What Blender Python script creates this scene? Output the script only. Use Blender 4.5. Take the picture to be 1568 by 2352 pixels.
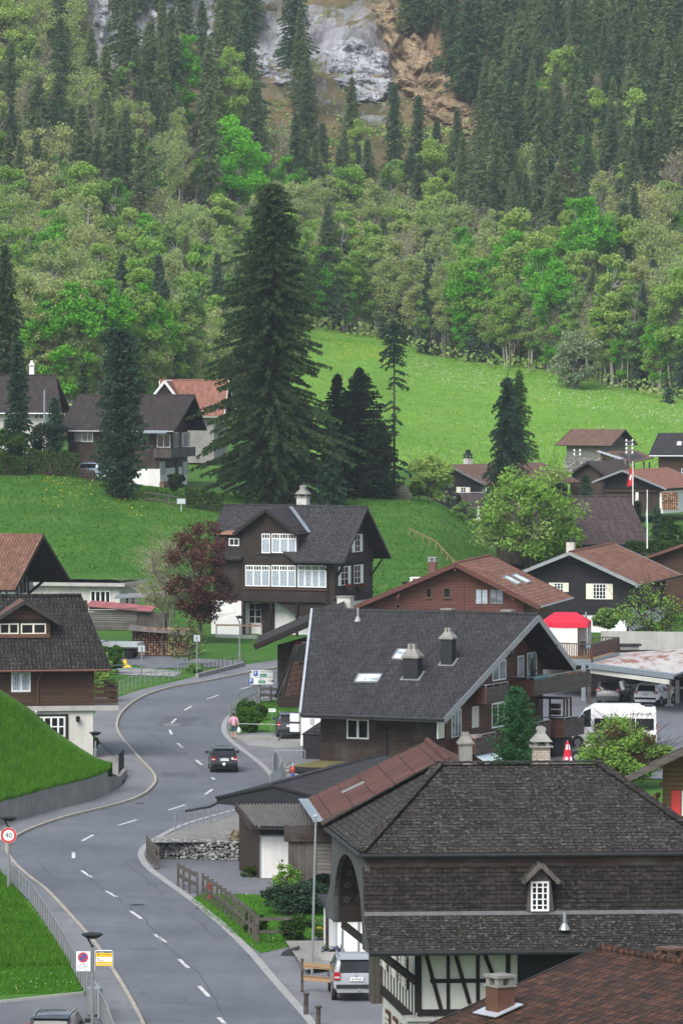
import bpy,bmesh,math,random
import numpy as np
from mathutils import Vector,Matrix,noise as mnoise
from mathutils.geometry import tessellate_polygon
for _o in list(bpy.data.objects):bpy.data.objects.remove(_o)
SC=bpy.context.scene
COL=SC.collection
R=math.radians
# ---------------------------------------------------------------- camera
# a level telephoto lens on a hillside 26 m above the valley road
F,CX,HY,CH=11700.0,784.0,780.0,26.0
cam=bpy.data.cameras.new('camera');camo=bpy.data.objects.new('camera',cam);COL.objects.link(camo)
camo.location=(0,0,CH);camo.rotation_euler=(R(90),0,0)
cam.sensor_fit='HORIZONTAL';cam.sensor_width=36;cam.lens=36*F/1568
cam.shift_y=-(1176-HY)/1568
cam.clip_start=1;cam.clip_end=6000
SC.camera=camo
# ---------------------------------------------------------------- light: bright overcast
SUN_EL,SUN_AZ=R(44),R(206)
w=bpy.data.worlds.new('World');SC.world=w;w.use_nodes= True
nt=w.node_tree;bg=nt.nodes['Background']
sky=nt.nodes.new('ShaderNodeTexSky');sky.sky_type='NISHITA';sky.sun_disc= False
sky.sun_elevation=SUN_EL;sky.sun_rotation=SUN_AZ;sky.air_density=1.0;sky.dust_density=2.0;sky.ozone_density=2.0;sky.altitude=800
hs=nt.nodes.new('ShaderNodeHueSaturation');hs.inputs['Saturation'].default_value=.5;nt.links.new(sky.outputs[0],hs.inputs['Color']);nt.links.new(hs.outputs[0],bg.inputs[0]);bg.inputs[1].default_value=0.155
sl=bpy.data.lights.new('sun','SUN');so=bpy.data.objects.new('sun',sl);COL.objects.link(so)
sl.energy=2.5;sl.angle=R(35);sl.color=(1.0,.96,.9)
so.rotation_euler=(R(90)-SUN_EL,0,R(180)-SUN_AZ)
SC.view_settings.view_transform='Standard';SC.view_settings.look='None'
SC.view_settings.gamma=1;SC.view_settings.exposure=0.88
SC.cycles.max_bounces=5;SC.cycles.diffuse_bounces=3;SC.cycles.glossy_bounces=2;SC.cycles.transparent_max_bounces=8
SC.cycles.use_denoising= True ;SC.cycles.volume_bounces=0;SC.cycles.volume_step_rate=10
# ---------------------------------------------------------------- helpers
def gz(px,py,z=0.0):
 Y=F*(CH-z)/(py-HY); return Vector(((px-CX)/F*Y,Y,z))
def at(px,py,Y): return Vector(((px-CX)/F*Y,Y,CH-(py-HY)/F*Y))
def tag(o,label= None ,cat= None ,group= None ,kind= None ):
 if label:o['label']=label
 if cat:o['category']=cat
 if group:o['group']=group
 if kind:o['kind']=kind
 return o
def empty(name,loc,rz=0,label= None ,cat= None ,group= None ):
 o=bpy.data.objects.new(name, None );COL.objects.link(o);o.empty_display_size=.3
 o.location=loc;o.rotation_euler=(0,0,rz); return tag(o,label,cat,group)
def copy_tree(o,parent= None ):
 c=o.copy();COL.objects.link(c)
 if parent is not None :c.parent=parent
 for ch in o.children:copy_tree(ch,c)
 return c
def V3(p): return Vector(p)
class MB:
 def __init__(s):s.v=[];s.f=[];s.m=[]
 def poly(s,pts,m=0):
  i=len(s.v);s.v+=[tuple(p) for p in pts];s.f.append(tuple(range(i,i+len(pts))));s.m.append(m)
 def hexa(s,p,m=0,mt= None ):
 # p: 8 points, bottom 0-3 counter-clockwise seen from above, top 4-7
  i=len(s.v);s.v+=[tuple(q) for q in p]
  for k,f in enumerate(((3,2,1,0),(4,5,6,7),(0,1,5,4),(1,2,6,5),(2,3,7,6),(3,0,4,7))):
   s.f.append(tuple(i+j for j in f));s.m.append(mt if (k==1 and mt is not None ) else m)
 def box(s,x0,x1,y0,y1,z0,z1,m=0,mt= None ):
  if x0>x1:x0,x1=x1,x0
  if y0>y1:y0,y1=y1,y0
  if z0>z1:z0,z1=z1,z0
  s.hexa([(x0,y0,z0),(x1,y0,z0),(x1,y1,z0),(x0,y1,z0),(x0,y0,z1),(x1,y0,z1),(x1,y1,z1),(x0,y1,z1)],m,mt)
 def bar(s,a,b,wx,wz,m=0):
  a=V3(a);b=V3(b);d=(b-a).normalized();u=Vector((0,0,1)) if abs(d.z)<.95 else Vector((1,0,0))
  h=d.cross(u).normalized()*wx/2;k=h.cross(d).normalized()*wz/2
  s.hexa([a-h-k,b-h-k,b+h-k,a+h-k,a-h+k,b-h+k,b+h+k,a+h+k],m)
 def extr(s,pts,d,m=0,mcap= None ):
 # polygon pts swept by vector d
  d=V3(d);n=len(pts);i=len(s.v);pts=[V3(p) for p in pts]
  s.v+=[tuple(p) for p in pts]+[tuple(p+d) for p in pts]
  c=m if mcap is None else mcap
  s.f.append(tuple(reversed(range(i,i+n))));s.m.append(c)
  s.f.append(tuple(range(i+n,i+2*n)));s.m.append(c)
  for k in range(n):
   j=(k+1)%n;s.f.append((i+k,i+j,i+n+j,i+n+k));s.m.append(m)
 def slab(s,pts,th,mt=0,ms=1,mb= None ):
 # roof plane: pts counter-clockwise seen from above, th straight below the plane
  pts=[V3(p) for p in pts];n=(pts[1]-pts[0]).cross(pts[2]-pts[0]).normalized()
  low=[p-n*th for p in pts];i=len(s.v);k=len(pts)
  s.v+=[tuple(p) for p in pts]+[tuple(p) for p in low]
  s.f.append(tuple(range(i,i+k)));s.m.append(mt)
  s.f.append(tuple(reversed(range(i+k,i+2*k))));s.m.append(ms if mb is None else mb)
  for a in range(k):
   b=(a+1)%k;s.f.append((i+b,i+a,i+k+a,i+k+b));s.m.append(ms)
 def tube(s,a,b,r0,r1= None ,n=8,m=0,caps= True ):
  a=V3(a);b=V3(b);r1=r0 if r1 is None else r1
  d=(b-a).normalized();u=Vector((0,0,1)) if abs(d.z)<.95 else Vector((1,0,0))
  h=d.cross(u).normalized();k=d.cross(h);i=len(s.v)
  for c,r in ((a,r0),(b,r1)):
   for q in range(n):
    t=2*math.pi*q/n;s.v.append(tuple(c+(h*math.cos(t)+k*math.sin(t))*r))
  for q in range(n):
   j=(q+1)%n;s.f.append((i+q,i+j,i+n+j,i+n+q));s.m.append(m)
  if caps:
   s.f.append(tuple(reversed(range(i,i+n))));s.m.append(m);s.f.append(tuple(range(i+n,i+2*n)));s.m.append(m)
 def path(s,pts,r,n=6,m=0):
  for a,b in zip(pts[:-1],pts[1:]):s.tube(a,b,r,r,n,m)
 def lathe(s,c,prof,n=16,m=0):
  c=V3(c);i=len(s.v);k=len(prof)
  for r,z in prof:
   for q in range(n):
    t=2*math.pi*q/n;s.v.append((c.x+r*math.cos(t),c.y+r*math.sin(t),c.z+z))
  for a in range(k-1):
   for q in range(n):
    j=(q+1)%n;s.f.append((i+a*n+q,i+a*n+j,i+(a+1)*n+j,i+(a+1)*n+q));s.m.append(m)
  s.f.append(tuple(reversed(range(i,i+n))));s.m.append(m);s.f.append(tuple(range(i+(k-1)*n,i+k*n)));s.m.append(m)
 def build(s,name,mats,parent= None ,smooth= False ,uv= True ):
  me=bpy.data.meshes.new(name);me.from_pydata(s.v,[],s.f)
  if not isinstance(mats,(list,tuple)):mats=[mats]
  for q in mats:me.materials.append(q)
  if len(mats)>1:me.polygons.foreach_set('material_index',s.m)
  if uv and len(s.f)<20000:planar_uv(me)
  if smooth:me.polygons.foreach_set('use_smooth',[ True ]*len(s.f))
  me.update();o=bpy.data.objects.new(name,me);COL.objects.link(o)
  if parent is not None :o.parent=parent
  return o
def planar_uv(me):
# metres along the horizontal and up the slope of every face
 uvl=me.uv_layers.new(name='UVMap').data
 for p in me.polygons:
  n=p.normal
  h=Vector((-n.y,n.x,0))
  h=Vector((1,0,0)) if h.length<.02 else h.normalized()
  s=n.cross(h)
  for li in p.loop_indices:
   c=me.vertices[me.loops[li].vertex_index].co;uvl[li].uv=(c.dot(h),c.dot(s))
def sheet(name,pts,mat,parent= None ,**kw):
 pts=[V3(p) for p in pts];tr=tessellate_polygon([pts]);mb=MB();mb.v=[tuple(p) for p in pts]
 for t in tr:
  a,b,c=(pts[k] for k in t);n=(b-a).cross(c-a)
  mb.f.append(tuple(t) if n.z>0 else tuple(reversed(t)));mb.m.append(0)
 o=mb.build(name,mat,parent); return tag(o,**kw) if kw else o
def npmesh(name,verts,nper,mats,parent= None ,midx= None ,smooth= False ):
# verts: (N*nper, 3), each face its own nper points
 me=bpy.data.meshes.new(name);n=len(verts);nf=n//nper
 me.vertices.add(n);me.vertices.foreach_set('co',np.asarray(verts,np.float32).ravel())
 me.loops.add(n);me.loops.foreach_set('vertex_index',np.arange(n,dtype=np.int32))
 me.polygons.add(nf);me.polygons.foreach_set('loop_start',np.arange(0,n,nper,dtype=np.int32))
 me.polygons.foreach_set('loop_total',np.full(nf,nper,np.int32))
 if not isinstance(mats,(list,tuple)):mats=[mats]
 for q in mats:me.materials.append(q)
 if midx is not None :me.polygons.foreach_set('material_index',np.asarray(midx,np.int32))
 me.update(calc_edges= True );me.validate()
 o=bpy.data.objects.new(name,me);COL.objects.link(o)
 if parent is not None :o.parent=parent
 return o
 # ---------------------------------------------------------------- materials
class NT:
 def __init__(s,name):
  s.m=bpy.data.materials.new(name);s.m.use_nodes= True ;s.t=s.m.node_tree;s.b=s.t.nodes['Principled BSDF'];s.o=s.t.nodes['Material Output']
 def n(s,typ,**kw):
  x=s.t.nodes.new('ShaderNode'+typ)
  for k,v in kw.items():
   if k.startswith('i_'):
    key=k[2:];key=int(key) if key.isdigit() else key.replace('_',' ')
    s.set(x.inputs[key],v)
   else :setattr(x,k,v)
  return x
 def set(s,inp,v):
  if hasattr(v,'bl_rna') and v.bl_rna.identifier.startswith('NodeSocket'):s.t.links.new(v,inp)
  elif isinstance(v,(tuple,list)) and len(v)==3 and inp.type=='RGBA':inp.default_value=(*v,1)
  else :inp.default_value=v
 def coord(s,which='UV',scale=(1,1,1),loc=(0,0,0),rot=(0,0,0)):
  c=s.n('TexCoord');mp=s.n('Mapping');s.t.links.new(c.outputs[which],mp.inputs[0])
  mp.inputs['Scale'].default_value=scale;mp.inputs['Location'].default_value=loc;mp.inputs['Rotation'].default_value=rot; return mp.outputs[0]
 def noise(s,vec,scale,detail=4,rough=.6,out=0):
  x=s.n('TexNoise',i_Scale=scale,i_Detail=detail,i_Roughness=rough);s.t.links.new(vec,x.inputs['Vector']); return x.outputs[out]
 def ramp(s,fac,stops,interp='LINEAR'):
  x=s.n('ValToRGB');s.t.links.new(fac,x.inputs[0]);cr=x.color_ramp;cr.interpolation=interp
  while len(cr.elements)<len(stops):cr.elements.new(.5)
  for e,(p,c) in zip(cr.elements,stops):
   e.position=p;e.color=(c,c,c,1) if isinstance(c,(int,float)) else (*c,1)
  return x.outputs[0]
 def mix(s,fac,a,b,mode='MIX'):
  x=s.n('Mix',data_type='RGBA',blend_type=mode);s.set(x.inputs[0],fac);s.set(x.inputs[6],a);s.set(x.inputs[7],b); return x.outputs[2]
 def math(s,op,a,b=0.0):
  x=s.n('Math',operation=op);s.set(x.inputs[0],a);s.set(x.inputs[1],b); return x.outputs[0]
 def bump(s,h,strength=.5,dist=.05):
  x=s.n('Bump',i_Strength=strength,i_Distance=dist);s.t.links.new(h,x.inputs['Height']);s.t.links.new(x.outputs[0],s.b.inputs['Normal'])
 def fin(s,col,rough=.8,spec=.3,metal=0.0):
  s.set(s.b.inputs['Base Color'],col);s.set(s.b.inputs['Roughness'],rough);s.b.inputs['Specular IOR Level'].default_value=spec;s.b.inputs['Metallic'].default_value=metal
  return s.m
def plain(name,c,rough=.6,spec=.4,metal=0.0,var=.25,scale=3.0):
 t=NT(name);v=t.coord('Object');n=t.noise(v,scale,5)
 c2=tuple(q*(1-var) for q in c);c3=tuple(min(1,q*(1+var*.6)) for q in c)
 return t.fin(t.ramp(n,[(.3,c2),(.7,c3)]),rough,spec,metal)
def tiles(name,c1,c2,gap,tw,th,lichen=.0,lcol=(.3,.3,.27),dots=0,moss=0.0,mcol=(.02,.022,.012),bump=.6,wave=0.0,rough=.75,mort=.018):
 t=NT(name);v=t.coord('UV')
 br=t.n('TexBrick',i_Color1=c1,i_Color2=c2,i_Mortar=gap,i_Scale=1.0,i_Mortar_Size=mort,i_Mortar_Smooth=.15,i_Bias=0.0,i_Brick_Width=tw,i_Row_Height=th)
 t.t.links.new(v,br.inputs['Vector']);br.offset=.5;br.squash=1
 col=br.outputs[0]
 n1=t.noise(v,1.3,5);col=t.mix(.55,col,t.ramp(n1,[(.3,(.62,.62,.62)),(.72,(1.35,1.33,1.3))]),'MULTIPLY')
 n3=t.noise(t.coord('UV',(1,.12,1)),3.0,3);col=t.mix(.8,col,t.ramp(n3,[(.35,(.68,.68,.68)),(.7,(1.25,1.24,1.22))]),'MULTIPLY')
 sep=t.n('SeparateXYZ');t.t.links.new(v,sep.inputs[0])
 rowf=t.math('FRACT',t.math('DIVIDE',sep.outputs[1],th))
 if wave:
  wv=t.math('SINE',t.math('MULTIPLY',sep.outputs[0],2*math.pi/tw))
  col=t.mix(t.math('MULTIPLY',t.math('ADD',t.math('MULTIPLY',wv,-.5),.5),wave),col,gap)
  h=t.math('ADD',t.math('MULTIPLY',wv,.5),t.math('MULTIPLY',rowf,-.6))
 else :
  h=t.math('SUBTRACT',t.math('MULTIPLY',rowf,-.7),br.outputs[1])
 if lichen:
  n2=t.noise(v,7.0,6,.75);m2=t.noise(v,.5,2)
  k=t.math('MULTIPLY',t.ramp(n2,[(.54,0.0),(.62,1.0)]),t.ramp(m2,[(.3,.4),(.65,1.0)]))
  col=t.mix(t.math('MULTIPLY',k,lichen),col,lcol)
 if moss:
  n2=t.noise(v,2.2,6,.8);m2=t.noise(v,.25,2)
  k=t.math('MULTIPLY',t.ramp(n2,[(.55,0.0),(.62,1.0)]),t.ramp(m2,[(.48,0.0),(.62,1.0)]))
  col=t.mix(t.math('MULTIPLY',k,moss),col,mcol)
 if dots:
  vo=t.n('TexVoronoi',i_Scale=1.0,i_Randomness=0.0);t.t.links.new(t.coord('UV',(1/dots,1/(dots*.9),1),rot=(0,0,.0)),vo.inputs['Vector'])
  col=t.mix(t.ramp(vo.outputs['Distance'],[(.09,.85),(.12,0.0)]),col,(.012,.012,.013))
 t.bump(h,bump,.04)
 return t.fin(col,.85,.12)
def planks(name,c1,c2,h=.16,vertical= False ,gap=(.008,.006,.005),weather=.35,wcol=(.16,.15,.14),rough=.75):
 t=NT(name);v=t.coord('UV',rot=(0,0,R(90)) if vertical else (0,0,0))
 br=t.n('TexBrick',i_Color1=c1,i_Color2=c2,i_Mortar=gap,i_Scale=1.0,i_Mortar_Size=.010,i_Mortar_Smooth=.2,i_Bias=0.0,i_Brick_Width=7.0,i_Row_Height=h)
 t.t.links.new(v,br.inputs['Vector'])
 mp=t.n('Mapping');t.t.links.new(v,mp.inputs[0]);mp.inputs['Scale'].default_value=(.25,6,1)
 g=t.noise(mp.outputs[0],2.2,6,.7)
 col=t.mix(.7,br.outputs[0],t.ramp(g,[(.3,(.55,.55,.55)),(.75,(1.5,1.45,1.4))]),'MULTIPLY')
 g2=t.noise(v,.6,4)
 col=t.mix(t.math('MULTIPLY',t.ramp(g2,[(.48,0.0),(.75,1.0)]),weather),col,wcol)
 t.bump(t.math('MULTIPLY',br.outputs[1],-1.0),.5,.02)
 return t.fin(col,rough,.25)
def plaster(name,c,stain=.3):
 t=NT(name);v=t.coord('Object');n=t.noise(v,.7,6,.7);n2=t.noise(t.coord('Object',(3,3,.35)),1.0,4)
 col=t.mix(stain,c,t.ramp(n,[(.3,(.62,.6,.56)),(.65,(1.05,1.05,1.05))]),'MULTIPLY')
 col=t.mix(stain*.8,col,t.ramp(n2,[(.35,(.7,.69,.66)),(.6,(1.03,1.03,1.03))]),'MULTIPLY')
 t.bump(t.noise(v,25,3),.15,.02); return t.fin(col,.9,.2)
def glass(name,c=(.012,.014,.016),rough=.06):
 t=NT(name);v=t.coord('Object');n=t.noise(v,1.2,3)
 m=t.fin(t.ramp(n,[(.35,tuple(q*.5 for q in c)),(.65,tuple(q*1.8 for q in c))]),rough,.3); return m
def leafmat(name,c1,c2,transl=.3,islands=.45,clump=.5):
 t=NT(name);oi=t.n('ObjectInfo');ge=t.n('NewGeometry')
 col=t.mix(oi.outputs['Random'],c1,c2)
 col=t.mix(islands,col,t.ramp(ge.outputs['Random Per Island'],[(0,(.45,.5,.45)),(.5,(1,1,1)),(1,(1.5,1.4,1.2))]),'MULTIPLY')
 n=t.noise(t.coord('Object'),.45,3);col=t.mix(clump,col,t.ramp(n,[(.35,(.6,.68,.6)),(.65,(1.25,1.2,1.1))]),'MULTIPLY')
 d=t.n('BsdfDiffuse',i_Color=col);tr=t.n('BsdfTranslucent',i_Color=t.mix(1.0,col,(1.1,1.15,.6),'MULTIPLY'));mx=t.n('MixShader',i_0=transl)
 t.t.links.new(d.outputs[0],mx.inputs[1]);t.t.links.new(tr.outputs[0],mx.inputs[2]);t.t.links.new(mx.outputs[0],t.o.inputs[0])
 t.t.nodes.remove(t.b); return t.m
def asphalt(name,c,crack= True ):
 t=NT(name);v=t.coord('Object');f=t.noise(v,40,3,.8);b=t.noise(v,.12,5,.65);b2=t.noise(t.coord('Object',(1,.15,1)),.9,4)
 col=t.mix(.5,c,t.ramp(f,[(.3,(.6,.6,.6)),(.7,(1.4,1.4,1.4))]),'MULTIPLY')
 col=t.mix(.8,col,t.ramp(b,[(.32,(.72,.73,.76)),(.68,(1.2,1.19,1.16))]),'MULTIPLY')
 col=t.mix(.4,col,t.ramp(b2,[(.35,(.8,.8,.82)),(.65,(1.15,1.14,1.1))]),'MULTIPLY')
 if crack:
  vo=t.n('TexVoronoi',feature='DISTANCE_TO_EDGE',i_Scale=.11);mx=t.n('Mix',data_type='VECTOR');
  nv=t.n('TexNoise',i_Scale=.8,i_Detail=4.0);t.t.links.new(v,nv.inputs['Vector'])
  mx.inputs[0].default_value=.04;t.t.links.new(v,mx.inputs[4]);sc=t.n('VectorMath',operation='SCALE');t.t.links.new(nv.outputs[1],sc.inputs[0]);sc.inputs['Scale'].default_value=60
  t.t.links.new(sc.outputs[0],mx.inputs[5]);t.t.links.new(mx.outputs[1],vo.inputs['Vector'])
  col=t.mix(t.ramp(vo.outputs[0],[(.0,.55),(.004,0.0)]),col,(.03,.03,.032))
 t.bump(f,.3,.01); return t.fin(col,.85,.25)
def stonemat(name,c1,c2,scale=3.0):
 t=NT(name);v=t.coord('Object');vo=t.n('TexVoronoi',feature='DISTANCE_TO_EDGE',i_Scale=scale);t.t.links.new(v,vo.inputs['Vector'])
 vc=t.n('TexVoronoi',i_Scale=scale);t.t.links.new(v,vc.inputs['Vector'])
 se=t.n('SeparateColor');t.t.links.new(vc.outputs['Color'],se.inputs[0])
 col=t.ramp(se.outputs[0],[(0,c1),(1,c2)]);col=t.mix(.5,col,t.ramp(t.noise(v,14,4),[(.3,(.6,.6,.6)),(.7,(1.3,1.3,1.3))]),'MULTIPLY')
 col=t.mix(t.ramp(vo.outputs[0],[(.0,1.0),(.07,0.0)]),col,(.02,.02,.02))
 t.bump(t.ramp(vo.outputs[0],[(.0,0.0),(.2,1.0)]),.8,.08); return t.fin(col,.9,.2)
def grassmat(name,c1,c2,c3,flowers= None ,fscale=6.0,famt=.6,big=.02):
 t=NT(name);v=t.coord('Object')
 n1=t.noise(v,.22,6,.7);n2=t.noise(v,2.5,5,.75);n0=t.noise(v,big,3)
 col=t.ramp(n1,[(.3,c1),(.5,c2),(.72,c3)])
 col=t.mix(.75,col,t.ramp(n2,[(.25,(.5,.52,.5)),(.75,(1.45,1.4,1.4))]),'MULTIPLY')
 col=t.mix(.6,col,t.ramp(n0,[(.35,(.75,.8,.8)),(.65,(1.2,1.12,1.1))]),'MULTIPLY')
 if flowers:
  for fc,off,lo in flowers:
   nf=t.noise(t.coord('Object',loc=(off,off*2,0)),fscale,2,.8);ng=t.noise(t.coord('Object',(.35,1,1),loc=(off,off,0)),.045,4,.6)
   k=t.math('MULTIPLY',t.ramp(nf,[(.60,0.0),(.68,1.0)]),t.ramp(ng,[(lo,0.0),(lo+.1,1.0)]))
   col=t.mix(t.math('MULTIPLY',k,famt),col,fc)
 t.bump(n2,.7,.1); return t.fin(col,.95,.1)
M={}
M['slate']=tiles('slate_roof',(.031,.031,.033),(.045,.0445,.047),(.009,.009,.010),.3,.3,lichen=.22,lcol=(.2,.2,.2),dots=.75)
M['slate_old']=tiles('old_slate_roof',(.028,.0275,.029),(.044,.043,.045),(.008,.008,.009),.3,.22,lichen=.55,lcol=(.25,.25,.26),dots=.8)
M['shingle']=tiles('grey_shingle_roof',(.021,.0185,.017),(.042,.038,.035),(.005,.005,.005),.36,.19,lichen=.42,lcol=(.26,.25,.23),moss=.4,bump=1.0,mort=.013)
M['shingle_wall']=tiles('brown_grey_shingle_cladding',(.0125,.0108,.0095),(.025,.0215,.0195),(.003,.003,.003),.36,.15,lichen=.25,lcol=(.2,.19,.18),moss=.2,bump=1.0,mort=.011)
M['shingle_moss']=tiles('mossy_shingle_roof',(.018,.017,.0165),(.038,.036,.035),(.004,.004,.004),.36,.125,lichen=.5,lcol=(.24,.23,.21),moss=.9,bump=1.0,mort=.011)
M['pantile_dark']=tiles('dark_pantile_roof',(.020,.018,.017),(.045,.042,.039),(.006,.006,.006),.24,.34,lichen=.4,lcol=(.2,.2,.185),wave=.45,bump=.9,mort=.03)
M['pantile_brown']=tiles('brown_pantile_roof',(.036,.029,.028),(.058,.047,.044),(.01,.009,.009),.26,.36,lichen=.3,wave=.5,bump=.8)
M['pantile_red']=tiles('red_pantile_roof',(.16,.082,.055),(.25,.135,.092),(.04,.02,.015),.26,.36,lichen=.3,lcol=(.3,.24,.2),wave=.5,bump=.8)
M['tile_red']=tiles('red_tile_roof',(.15,.072,.047),(.22,.108,.072),(.03,.014,.01),1.1,.42,lichen=.2,lcol=(.28,.2,.16),bump=.8)
M['tile_pink']=tiles('pink_tile_roof',(.22,.10,.07),(.28,.13,.095),(.10,.05,.04),.3,.42,lichen=.15,wave=.3,bump=.6)
M['tile_rust']=tiles('rusty_tile_roof',(.075,.033,.026),(.105,.048,.038),(.014,.007,.006),.8,1.1,lichen=.3,lcol=(.22,.15,.13),bump=.8)
M['tile_moss']=tiles('mossy_red_tile_roof',(.03,.021,.018),(.10,.042,.027),(.006,.005,.004),.3,.36,lichen=.4,lcol=(.15,.13,.1),moss=.5,wave=.3,bump=1.0)
M['tile_brown']=tiles('brown_flat_tile_roof',(.055,.041,.039),(.08,.06,.057),(.018,.013,.012),.32,.3,lichen=.3,lcol=(.25,.22,.21),dots=.8)
M['sheet_brown']=tiles('brown_sheet_roof',(.13,.08,.06),(.16,.10,.077),(.06,.038,.03),.22,6.0,lichen=.0,wave=.35,bump=.6)
M['sheet_rust']= None
M['corr']=tiles('corrugated_cement_roof',(.06,.056,.052),(.075,.07,.066),(.02,.019,.018),.177,1.3,lichen=.4,lcol=(.3,.29,.28),wave=.75,bump=.3)
M['wood_dark']=planks('dark_timber',(.028,.019,.014),(.042,.028,.02),.17)
M['wood_chalet']=planks('chalet_dark_boards',(.022,.016,.012),(.03,.021,.016),.16,vertical= True ,weather=.1)
M['wood_black']=planks('black_timber',(.010,.010,.012),(.014,.014,.016),.18,weather=.06)
M['wood_brown']=planks('brown_timber',(.05,.027,.017),(.075,.042,.026),.2,weather=.3,wcol=(.03,.02,.015))
M['wood_red']=planks('red_brown_boards',(.085,.033,.026),(.10,.04,.032),.22,weather=.15,wcol=(.09,.05,.04))
M['wood_redbal']=planks('stained_red_boards',(.07,.027,.017),(.095,.038,.024),.2,weather=.3,wcol=(.05,.03,.02))
M['wood_grey']=planks('weathered_grey_boards',(.10,.094,.088),(.16,.15,.14),.18,weather=.6,wcol=(.2,.19,.18))
M['wood_greyv']=planks('weathered_upright_boards',(.05,.043,.038),(.085,.075,.066),.2,vertical= True ,weather=.6,wcol=(.13,.12,.11))
M['wood_brownv']=planks('brown_upright_boards',(.035,.023,.017),(.05,.034,.025),.19,vertical= True ,weather=.4,wcol=(.07,.055,.045))
M['wood_balcony']=planks('balcony_grey_brown_boards',(.055,.042,.034),(.085,.066,.054),.19,weather=.5,wcol=(.11,.095,.085))
M['wood_ochre']=planks('ochre_timber',(.13,.082,.036),(.17,.11,.05),.22,weather=.2,wcol=(.1,.07,.035))
M['wood_light']=planks('light_new_timber',(.25,.155,.085),(.3,.19,.105),.2,weather=.1)
M['wood_rail']=planks('fence_rail_timber',(.06,.052,.045),(.09,.08,.07),.4,weather=.5,wcol=(.15,.14,.13))
M['beam']=plain('dark_beam',(.018,.014,.012),.8,.2)
M['fascia']=plain('dark_fascia',(.03,.025,.022),.6,.3)
M['soffit']=planks('soffit_boards',(.016,.011,.009),(.022,.015,.012),.15,weather=.0)
M['plaster_white']=plaster('white_plaster',(.66,.655,.64),.25)
M['plaster_grey']=plaster('pale_grey_plaster',(.50,.49,.45),.3)
M['plaster_dirty']=plaster('weathered_white_plaster',(.48,.47,.44),.6)
M['bright_white']=plain('white_paint',(.66,.66,.65),.5,.4,var=.05)
M['cream']=plain('cream_paint',(.62,.59,.48),.6,.3,var=.08)
M['frame_brown']=plain('brown_window_frame',(.09,.05,.03),.5,.3)
M['glass']=glass('window_glass',(.009,.0105,.012),.12)
M['glass_curtain']=glass('curtained_window_glass',(.17,.19,.22),.18)
M['glass_sky']=glass('skylight_glass',(.45,.52,.58),.1)
M['glass_teal']=glass('teal_windscreen',(.12,.3,.36),.1)  # teal-coloured glass for the camper van windscreen
M['lace']= None
M['metal_grey']=plain('galvanised_steel',(.24,.25,.26),.45,.5,.4,var=.15)
M['metal_light']=plain('light_sheet_metal',(.42,.45,.48),.4,.5,.3,var=.12)
M['metal_dark']=plain('dark_metal',(.018,.02,.022),.7,.2,0,var=.2)
M['flash']=plain('dull_flashing',(.13,.135,.14),.6,.3,0,var=.2)
M['metal_black']=plain('black_metal',(.012,.012,.013),.4,.4,0)
M['metal_bluegrey']=plain('blue_grey_sheet_metal',(.2,.235,.26),.45,.4,.2,var=.12)
M['copper']=plain('brown_copper',(.12,.055,.035),.45,.5,.3,var=.25)
M['copper_new']=plain('bright_copper',(.42,.2,.13),.4,.5,.4,var=.2)
M['concrete']=plaster('grey_concrete',(.24,.235,.22),.75)
M['concrete_light']=plaster('light_concrete',(.36,.355,.34),.5)
M['concrete_old']=plaster('old_concrete',(.21,.205,.19),.7)
M['kerb']=plain('pale_kerb_stone',(.31,.28,.23),.85,.2,var=.25,scale=2)
M['strip']=plain('pale_paver_strip',(.27,.27,.265),.85,.2,var=.2,scale=2)
M['asphalt']=asphalt('road_asphalt',(.108,.116,.132))
M['asphalt_walk']=asphalt('footway_asphalt',(.148,.152,.162))
M['asphalt_yard']=asphalt('yard_asphalt',(.125,.13,.142))
M['gravel']=asphalt('gravel',(.24,.235,.225), False )
M['pavers']=tiles('concrete_pavers',(.2,.195,.185),(.25,.245,.235),(.12,.115,.11),.2,.2,lichen=.2,bump=.3)
M['marking']=plain('worn_road_paint',(.5,.5,.49),.8,.2,var=.55,scale=3)
M['marking_yellow']=plain('yellow_road_paint',(.5,.38,.12),.7,.3,var=.3,scale=4)
M['stone']=stonemat('river_stone',(.1,.1,.1),(.3,.3,.29),2.2)
M['rubble']=stonemat('rubble_masonry',(.14,.14,.135),(.28,.275,.26),1.8)
M['brick']=tiles('chimney_brick',(.28,.24,.18),(.36,.31,.24),(.2,.19,.17),.25,.09,bump=.3)
M['black_paint']=plain('black_car_paint',(.008,.008,.009),.12,.6,var=.05)
M['tyre']=plain('tyre_rubber',(.012,.012,.012),.85,.2)
M['rim']=plain('alloy_rim',(.3,.3,.31),.35,.5,.7,var=.1)
M['plastic']=plain('black_plastic',(.018,.018,.02),.6,.3)
M['tail_red']=plain('red_tail_lamp',(.3,.012,.012),.2,.4,var=.1)
M['lamp_clear']=plain('clear_lamp_glass',(.5,.48,.46),.12,.6,var=.1)
M['red']=plain('red_paint',(.5,.035,.03),.45,.4,var=.1)
M['red_orange']=plain('hydrant_red',(.42,.06,.035),.5,.4,var=.15)
M['blue']=plain('blue_sign_paint',(.025,.08,.3),.4,.4,var=.05)
M['green_sign']=plain('green_sign_paint',(.01,.17,.11),.4,.4,var=.05)
M['yellow_sign']=plain('yellow_sign_paint',(.75,.42,.01),.4,.4,var=.05)
M['black']=plain('black_sign_paint',(.015,.015,.015),.5,.3)
M['white_cloth']=plain('white_cloth',(.62,.60,.56),.85,.2,var=.12,scale=1.2)
M['red_cloth']=plain('red_cloth',(.52,.022,.045),.8,.2,var=.1,scale=1)
M['pink_cloth']=plain('pink_knit',(.62,.32,.42),.9,.1,var=.1,scale=8)
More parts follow.
